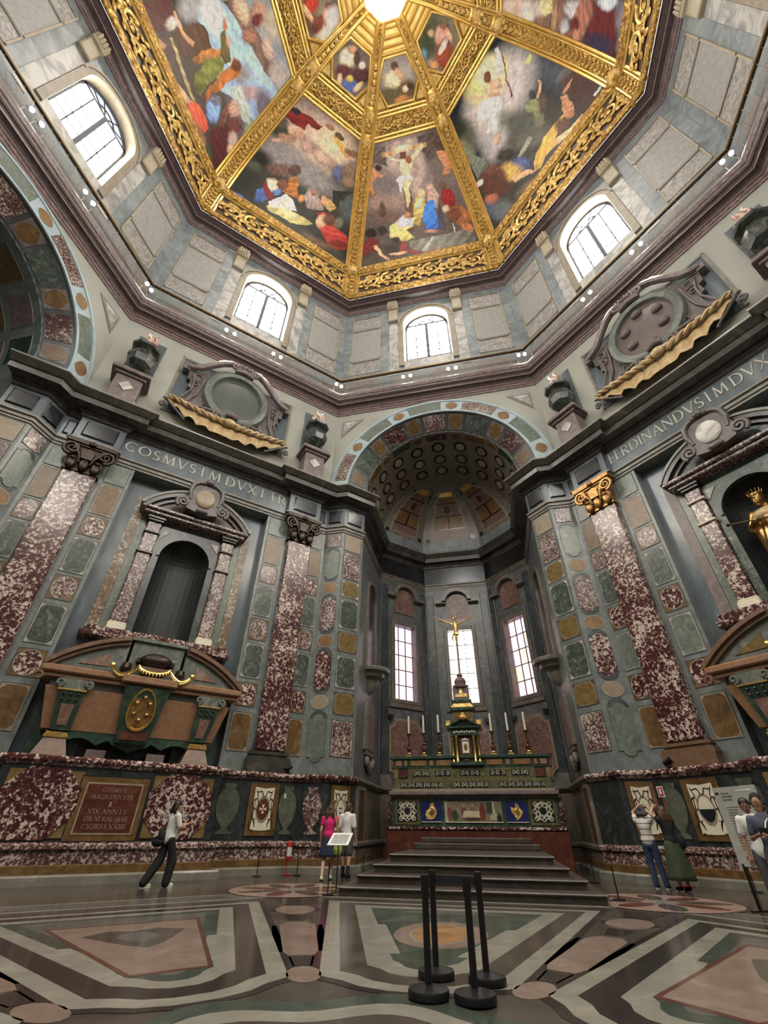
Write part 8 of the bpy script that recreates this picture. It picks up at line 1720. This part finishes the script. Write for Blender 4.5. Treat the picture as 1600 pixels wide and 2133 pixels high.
# ================================================================== STATUE
ST = thing('statue', 'gilded bronze statue of a crowned robed man in the niche', 'statue', faceM(45) @ Matrix.Translation((.08, .70, 6.7)))
m = MB(); k = 3.35 / 1.72
S = lambda *p: tuple(c * k for c in p)
limb(m, [S(-.02, 0, .02), S(-.03, 0, .45), S(0, 0, .95), S(0, -.02, 1.25), S(0, 0, 1.38)], [.30 * k, .24 * k, .19 * k, .19 * k, .12 * k])
limb(m, [S(.10, -.05, .02), S(.16, -.05, .5), S(.16, -.02, 1.0), S(.20, 0, 1.36)], [.16 * k, .15 * k, .13 * k, .09 * k])
limb(m, [S(-.14, 0, .05), S(-.18, .0, .6), S(-.20, .0, 1.1), S(-.19, 0, 1.38)], [.14 * k, .13 * k, .12 * k, .09 * k])
for i in range(7): m.tube([S(-.26 + .085 * i, -.20 + .04 * abs(i - 3) / 3, .03), S(-.22 + .07 * i, -.17 + .04 * abs(i - 3) / 3, .6), S(-.12 + .04 * i, -.13, 1.15)], [.05 * k, .045 * k, .02 * k], 7)
limb(m, [S(-.20, -.02, 1.38), S(-.30, -.06, 1.14), S(-.18, -.24, 1.20)], [.085 * k, .075 * k, .045 * k]); limb(m, [S(.20, -.02, 1.38), S(.28, -.06, 1.12), S(.16, -.22, 1.02)], [.085 * k, .075 * k, .045 * k])
m.ellipsoid(S(0, -.02, 1.36), S(.26, .13, .10), 14, 8)
limb(m, [S(0, -.02, 1.42), S(-.01, -.05, 1.52)], [.06 * k, .055 * k]); m.ellipsoid(S(-.03, -.08, 1.61), S(.092, .108, .125), 14, 10); m.ellipsoid(S(-.05, -.13, 1.54), S(.062, .062, .075), 10, 8)
remeshed(m, 'figure', 'bronzegilt', ST, .035, 3)
m = MB(); m.ellipsoid(S(-.05, -.19, 1.60), S(.016, .024, .034), 8, 6); m.tube([S(-.09, -.165, 1.635), S(-.05, -.185, 1.63), S(-.005, -.175, 1.635)], .012 * k, 5); m.tube([S(-.075, -.185, 1.545), S(-.05, -.192, 1.55), S(-.02, -.185, 1.545)], .009 * k, 5); m.build('face', 'bronzegilt', ST, True)
m = MB()
for i in range(12):
    a = 2 * math.pi * i / 12; m.tube([S(-.03 + .085 * math.cos(a), -.07 + .095 * math.sin(a), 1.69), S(-.03 + .115 * math.cos(a), -.07 + .12 * math.sin(a), 1.765)], [.012 * k, .003 * k], 5)
m.lathe([(.094 * k, 1.665 * k), (.098 * k, 1.68 * k), (.094 * k, 1.70 * k)], S(-.03, -.07, 0), 16); m.build('crown', 'bronzegilt', ST, True)
m = MB(); m.tube([S(-.52, -.24, 1.30), S(.15, -.28, 1.10)], .014 * k, 6); m.ellipsoid(S(-.54, -.24, 1.305), S(.03, .03, .03), 8, 6); m.build('sceptre', 'bronzedark', ST, True)
m = MB(); m.prism([(-.30 * k, 1.18 * k), (-.10 * k, 1.30 * k), (.22 * k, 1.22 * k), (.30 * k, 1.10 * k), (.0, 1.05 * k)], -.24 * k, -.16 * k) if False else m.ellipsoid(S(0, -.10, 1.30), S(.25, .12, .12), 14, 8); m.build('ermine_collar', 'drape', ST, True)
m = MB(); m.box(-.7, .7, -.35, .35, 0, .06); m.build('statue_base', 'bronzedark', ST)

# ================================================================== FITTINGS ON THE FLOOR
def stanchion():
    t = thing('barrier_post', '', 'barrier post', None, 'black belt barrier posts')
    m = MB(); m.lathe([(.0, 0), (.17, 0), (.172, .035), (.165, .05), (.03, .075), (.0, .075)], (0, 0, 0), 28); m.build('base', 'blackplastic', t, True)
    m = MB(); m.lathe([(.030, .06), (.030, .66)], (0, 0, 0), 16); m.build('pole', 'blackplastic', t, True)
    m = MB(); m.lathe([(.036, .64), (.038, .65), (.038, .76), (.034, .775), (0, .78)], (0, 0, 0), 16); m.build('belt_head', 'blackplastic', t, True)
    return t
sp = stanchion()
SPOT = [((.20, 2.10), 'nearest left black belt barrier post'), ((.19, 2.72), 'black barrier post behind the nearest left one'), ((.58, 2.08), 'nearest right black belt barrier post'), ((.66, 2.64), 'black barrier post behind the nearest right one')]
for i, (p, lab) in enumerate(SPOT):
    o = sp if i == 0 else copy_tree(sp); o.matrix_world = Matrix.Translation((p[0], p[1], .014)); o['label'] = lab
a, b = Vector((.19 + .04, 2.716, 0)), Vector((.66 - .04, 2.644, 0)); m = MB(); m.add([(a.x, a.y, .68), (b.x, b.y, .68), (b.x, b.y, .75), (a.x, a.y, .75), (a.x, a.y + .004, .68), (b.x, b.y + .004, .68), (b.x, b.y + .004, .75), (a.x, a.y + .004, .75)], [(0, 1, 2, 3), (7, 6, 5, 4), (0, 4, 5, 1), (3, 2, 6, 7)])
tag(m.build('retractable_belt', 'belt'), 'dark blue belt stretched between the two rear barrier posts', 'belt')
def lowpost():
    t = thing('rope_post', '', 'post', None, 'thin black rope posts by the walls')
    m = MB(); m.lathe([(.0, 0), (.13, 0), (.13, .012), (.02, .02), (0, .02)], (0, 0, 0), 20); m.build('base', 'blackplastic', t, True)
    m = MB(); m.lathe([(.013, .01), (.013, .50), (.016, .505), (.016, .53), (0, .535)], (0, 0, 0), 8); m.build('rod', 'blackplastic', t, True)
    return t
lp = lowpost()
for i, (x, y, lab) in enumerate(((-6.15, 12.25, 'thin rope post left of the red extinguisher'), (-5.15, 12.85, 'thin rope post between the extinguisher and the pink top'), (-2.78, 8.55, 'thin rope post at the left foot of the altar steps'), (-3.05, 12.6, 'thin rope post behind the slanted text board'),
        (3.28, 13.2, 'thin rope post beside the altar base, right of the steps'), (3.12, 9.4, 'thin rope post at the right foot of the altar steps'), (6.35, 13.0, 'thin rope post just right of the right extinguisher'), (6.62, 11.9, 'thin rope post under the information panel'))):
    o = lp if i == 0 else copy_tree(lp); o.matrix_world = Matrix.Translation((x, y, .012)); o['label'] = lab
def extinguisher(loc, az, label, pole=True):
    t = thing('fire_extinguisher', label, 'fire extinguisher', Matrix.Translation((loc[0], loc[1], .012)) @ Matrix.Rotation(-R_(az), 4, 'Z'))
    m = MB(); m.lathe([(.0, 0), (.16, 0), (.16, .015), (.02, .02), (0, .02)], (0, 0, 0), 20); m.tube([(0, .09, .01), (0, .09, 2.0 if pole else .8)], .014, 8); m.build('stand', 'redpaint', t, True)
    m = MB(); m.lathe([(.0, .32), (.075, .33), (.082, .36), (.082, .74), (.06, .80), (.03, .83), (0, .83)], (0, 0, 0), 18); c = m.build('cylinder', 'redpaint', t, True)
    m = MB(); m.lathe([(.0835, .44), (.0835, .66)], (0, 0, 0), 14, 200, 340); m.build('label_sheet', 'whiteplastic', c)
    m = MB(); m.lathe([(.02, .82), (.02, .88)], (0, 0, 0), 8); m.box(-.012, .012, -.10, .03, .88, .90); m.box(-.012, .012, -.09, .03, .92, .935); m.build('valve', 'blackplastic', c)
    m = MB(); m.tube([(.02, 0, .86), (.10, 0, .84), (.12, 0, .70), (.11, 0, .50)], .012, 6); m.build('hose', 'blackplastic', c, True)
    if not pole: return
    m = MB(); m.box(-.09, .09, .06, .07, 1.92, 2.18); s = m.build('sign_plate', 'whiteplastic', t)
    m = MB(); m.box(-.065, .065, .052, .06, 1.95, 2.15); q = m.build('sign_field', 'redpaint', s)
    m = MB(); m.box(-.03, .03, .045, .052, 1.98, 2.12); m.build('sign_symbol', 'whiteplastic', s)
p = fp(-45, 5.25, .98); extinguisher(p, -45, 'red fire extinguisher on the floor left of the pink top', False)
p = fp(45, -5.25, 1.0); extinguisher(p, 45, 'red fire extinguisher on a stand right of the couple')
# slanted text board
TBD = thing('text_lectern', 'slanted white text board on a thin black rod beside the steps', 'lectern', Matrix.Translation((-2.72, 8.95, 0)) @ Matrix.Rotation(R_(14), 4, 'Z'))
m = MB(); m.lathe([(.0, 0), (.13, 0), (.13, .012), (.02, .02), (0, .02)], (0, 0, 0), 20); m.tube([(0, 0, .01), (0, 0, .90)], .013, 8); m.build('stand', 'blackplastic', TBD, True)
m = MB(); m.add([(-.26, -.10, .84), (.22, -.10, .84), (.32, .16, 1.06), (-.14, .16, 1.06), (-.26, -.09, .825), (.22, -.09, .825), (.32, .17, 1.045), (-.14, .17, 1.045)], [(0, 1, 2, 3), (7, 6, 5, 4), (0, 4, 5, 1), (1, 5, 6, 2), (2, 6, 7, 3), (3, 7, 4, 0)]); bd = m.build('board', 'whiteplastic', TBD)
m = MB()
for i in range(9):
    s = .12 + .085 * i; y = -.10 + .26 * s; z = .84 + .22 * s + .004; x0 = -.20 + .11 * s
    m.add([(x0, y, z), (x0 + .36, y, z), (x0 + .36, y + .010, z + .0085), (x0, y + .010, z + .0085)], [(0, 1, 2, 3)])
m.build('text_lines', 'printgrey', bd)
# information panel
IP = thing('information_panel', 'tall pale information panel behind the man in blue grey', 'sign', Matrix.Translation((5.42, 8.05, 0)) @ Matrix.Rotation(math.atan2(-.73, .34), 4, 'Z') @ Matrix.Scale(.95, 4) )
m = MB(); m.box(-.5, .5, -.01, .01, .66, 1.95); bd = m.build('board', 'panelboard', IP)
for sx in (-1, 1): m = MB(); m.box(sx * .42 - .02, sx * .42 + .02, -.02, .02, 0, .70); m.build('leg', 'iron', IP); m = MB(); m.box(sx * .42 - .03, sx * .42 + .03, -.2, .2, 0, .02); m.build('foot', 'iron', IP)
for sd in (-1,):
    y = -.012
    for r, (x0, x1) in enumerate(((-.33, -.14), (-.33, -.08), (-.33, -.10))):
        m = MB(); m.box(x0, x1, y - .002, y, 1.83 - .055 * r, 1.855 - .055 * r); m.build('title_line', 'printgrey', bd)
    for x in (-.44, -.395):
        m = MB(); m.lathe([(.0, 0), (.022, 0)], (0, 0, 0), 8); m.v = [(vx + x, y - .002, vy + 1.845) for vx, vy, vz in m.v]; m.build('logo', 'black', bd)
        m = MB(); m.box(x - .016, x + .016, y - .003, y - .001, 1.822, 1.870); m.build('logo', 'black', bd)
    m = MB(); m.box(.05, .40, y - .002, y, 1.86, 1.89); m.build('heading_bar', 'whiteplastic', bd)
    for r in range(16): m = MB(); m.box(-.30, -.02 - .03 * (r % 3), y - .002, y, 1.60 - .045 * r, 1.612 - .045 * r); m.build('text_line', 'printgrey', bd)
# small label on the dado
m = MB(); m.box(-.035, .035, -.006, 0, -.07, .07); tag(m.build('wall_label', 'whiteplastic', None, False, faceM(-45) @ Matrix.Translation((5.15, -.385, 2.02))), 'small white label on the dado beside the cross panel', 'label')

# small dark spotlights resting on the dado ledge
for k, (az, s, lab) in enumerate(((-45, 5.15, 'small black spotlight on the ledge left of the altar arch'), (45, -5.05, 'small black spotlight on the ledge right of the altar arch'))):
    t = thing('ledge_spotlight', lab, 'spotlight', faceM(az) @ Matrix.Translation((s, -.40, 2.69)))
    m = MB(); m.lathe([(.0, 0), (.07, 0), (.07, .02), (.02, .03), (.02, .10)], (0, 0, 0), 12); m.build('foot', 'iron', t, True)
    m = MB(); m.tube([(-.14, 0, .10), (-.02, 0, .14), (.10, 0, .20)], [.05, .06, .075], 10); m.build('head', 'iron', t, True)
# low doors in the apse side walls
for k, sx in enumerate((-1, 1)):
    d = struct(link('door_%d' % (k + 1), None, None, Matrix.Translation((sx * (AX - .12), 15.45, 0)) @ Matrix.Rotation(R_(90 * sx), 4, 'Z')), 'brown wooden door low in the apse side wall')
    m = MB(); m.bbox(-.42, .42, .0, .08, .22, 2.30, .02); lf = m.build('door_leaf', 'woodbrown', d)
    for z0, z1 in ((.40, 1.15), (1.30, 2.15)): m = MB(); m.bbox(-.30, .30, -.03, .02, z0, z1, .02); m.build('door_panel', 'woodbrown', lf)
    for x0, x1, z0, z1 in ((-.54, -.42, .2, 2.42), (.42, .54, .2, 2.42), (-.42, .42, 2.30, 2.42)): m = MB(); m.bbox(x0, x1, -.04, .1, z0, z1, .02); m.build('door_frame', 'apsebrown', d)
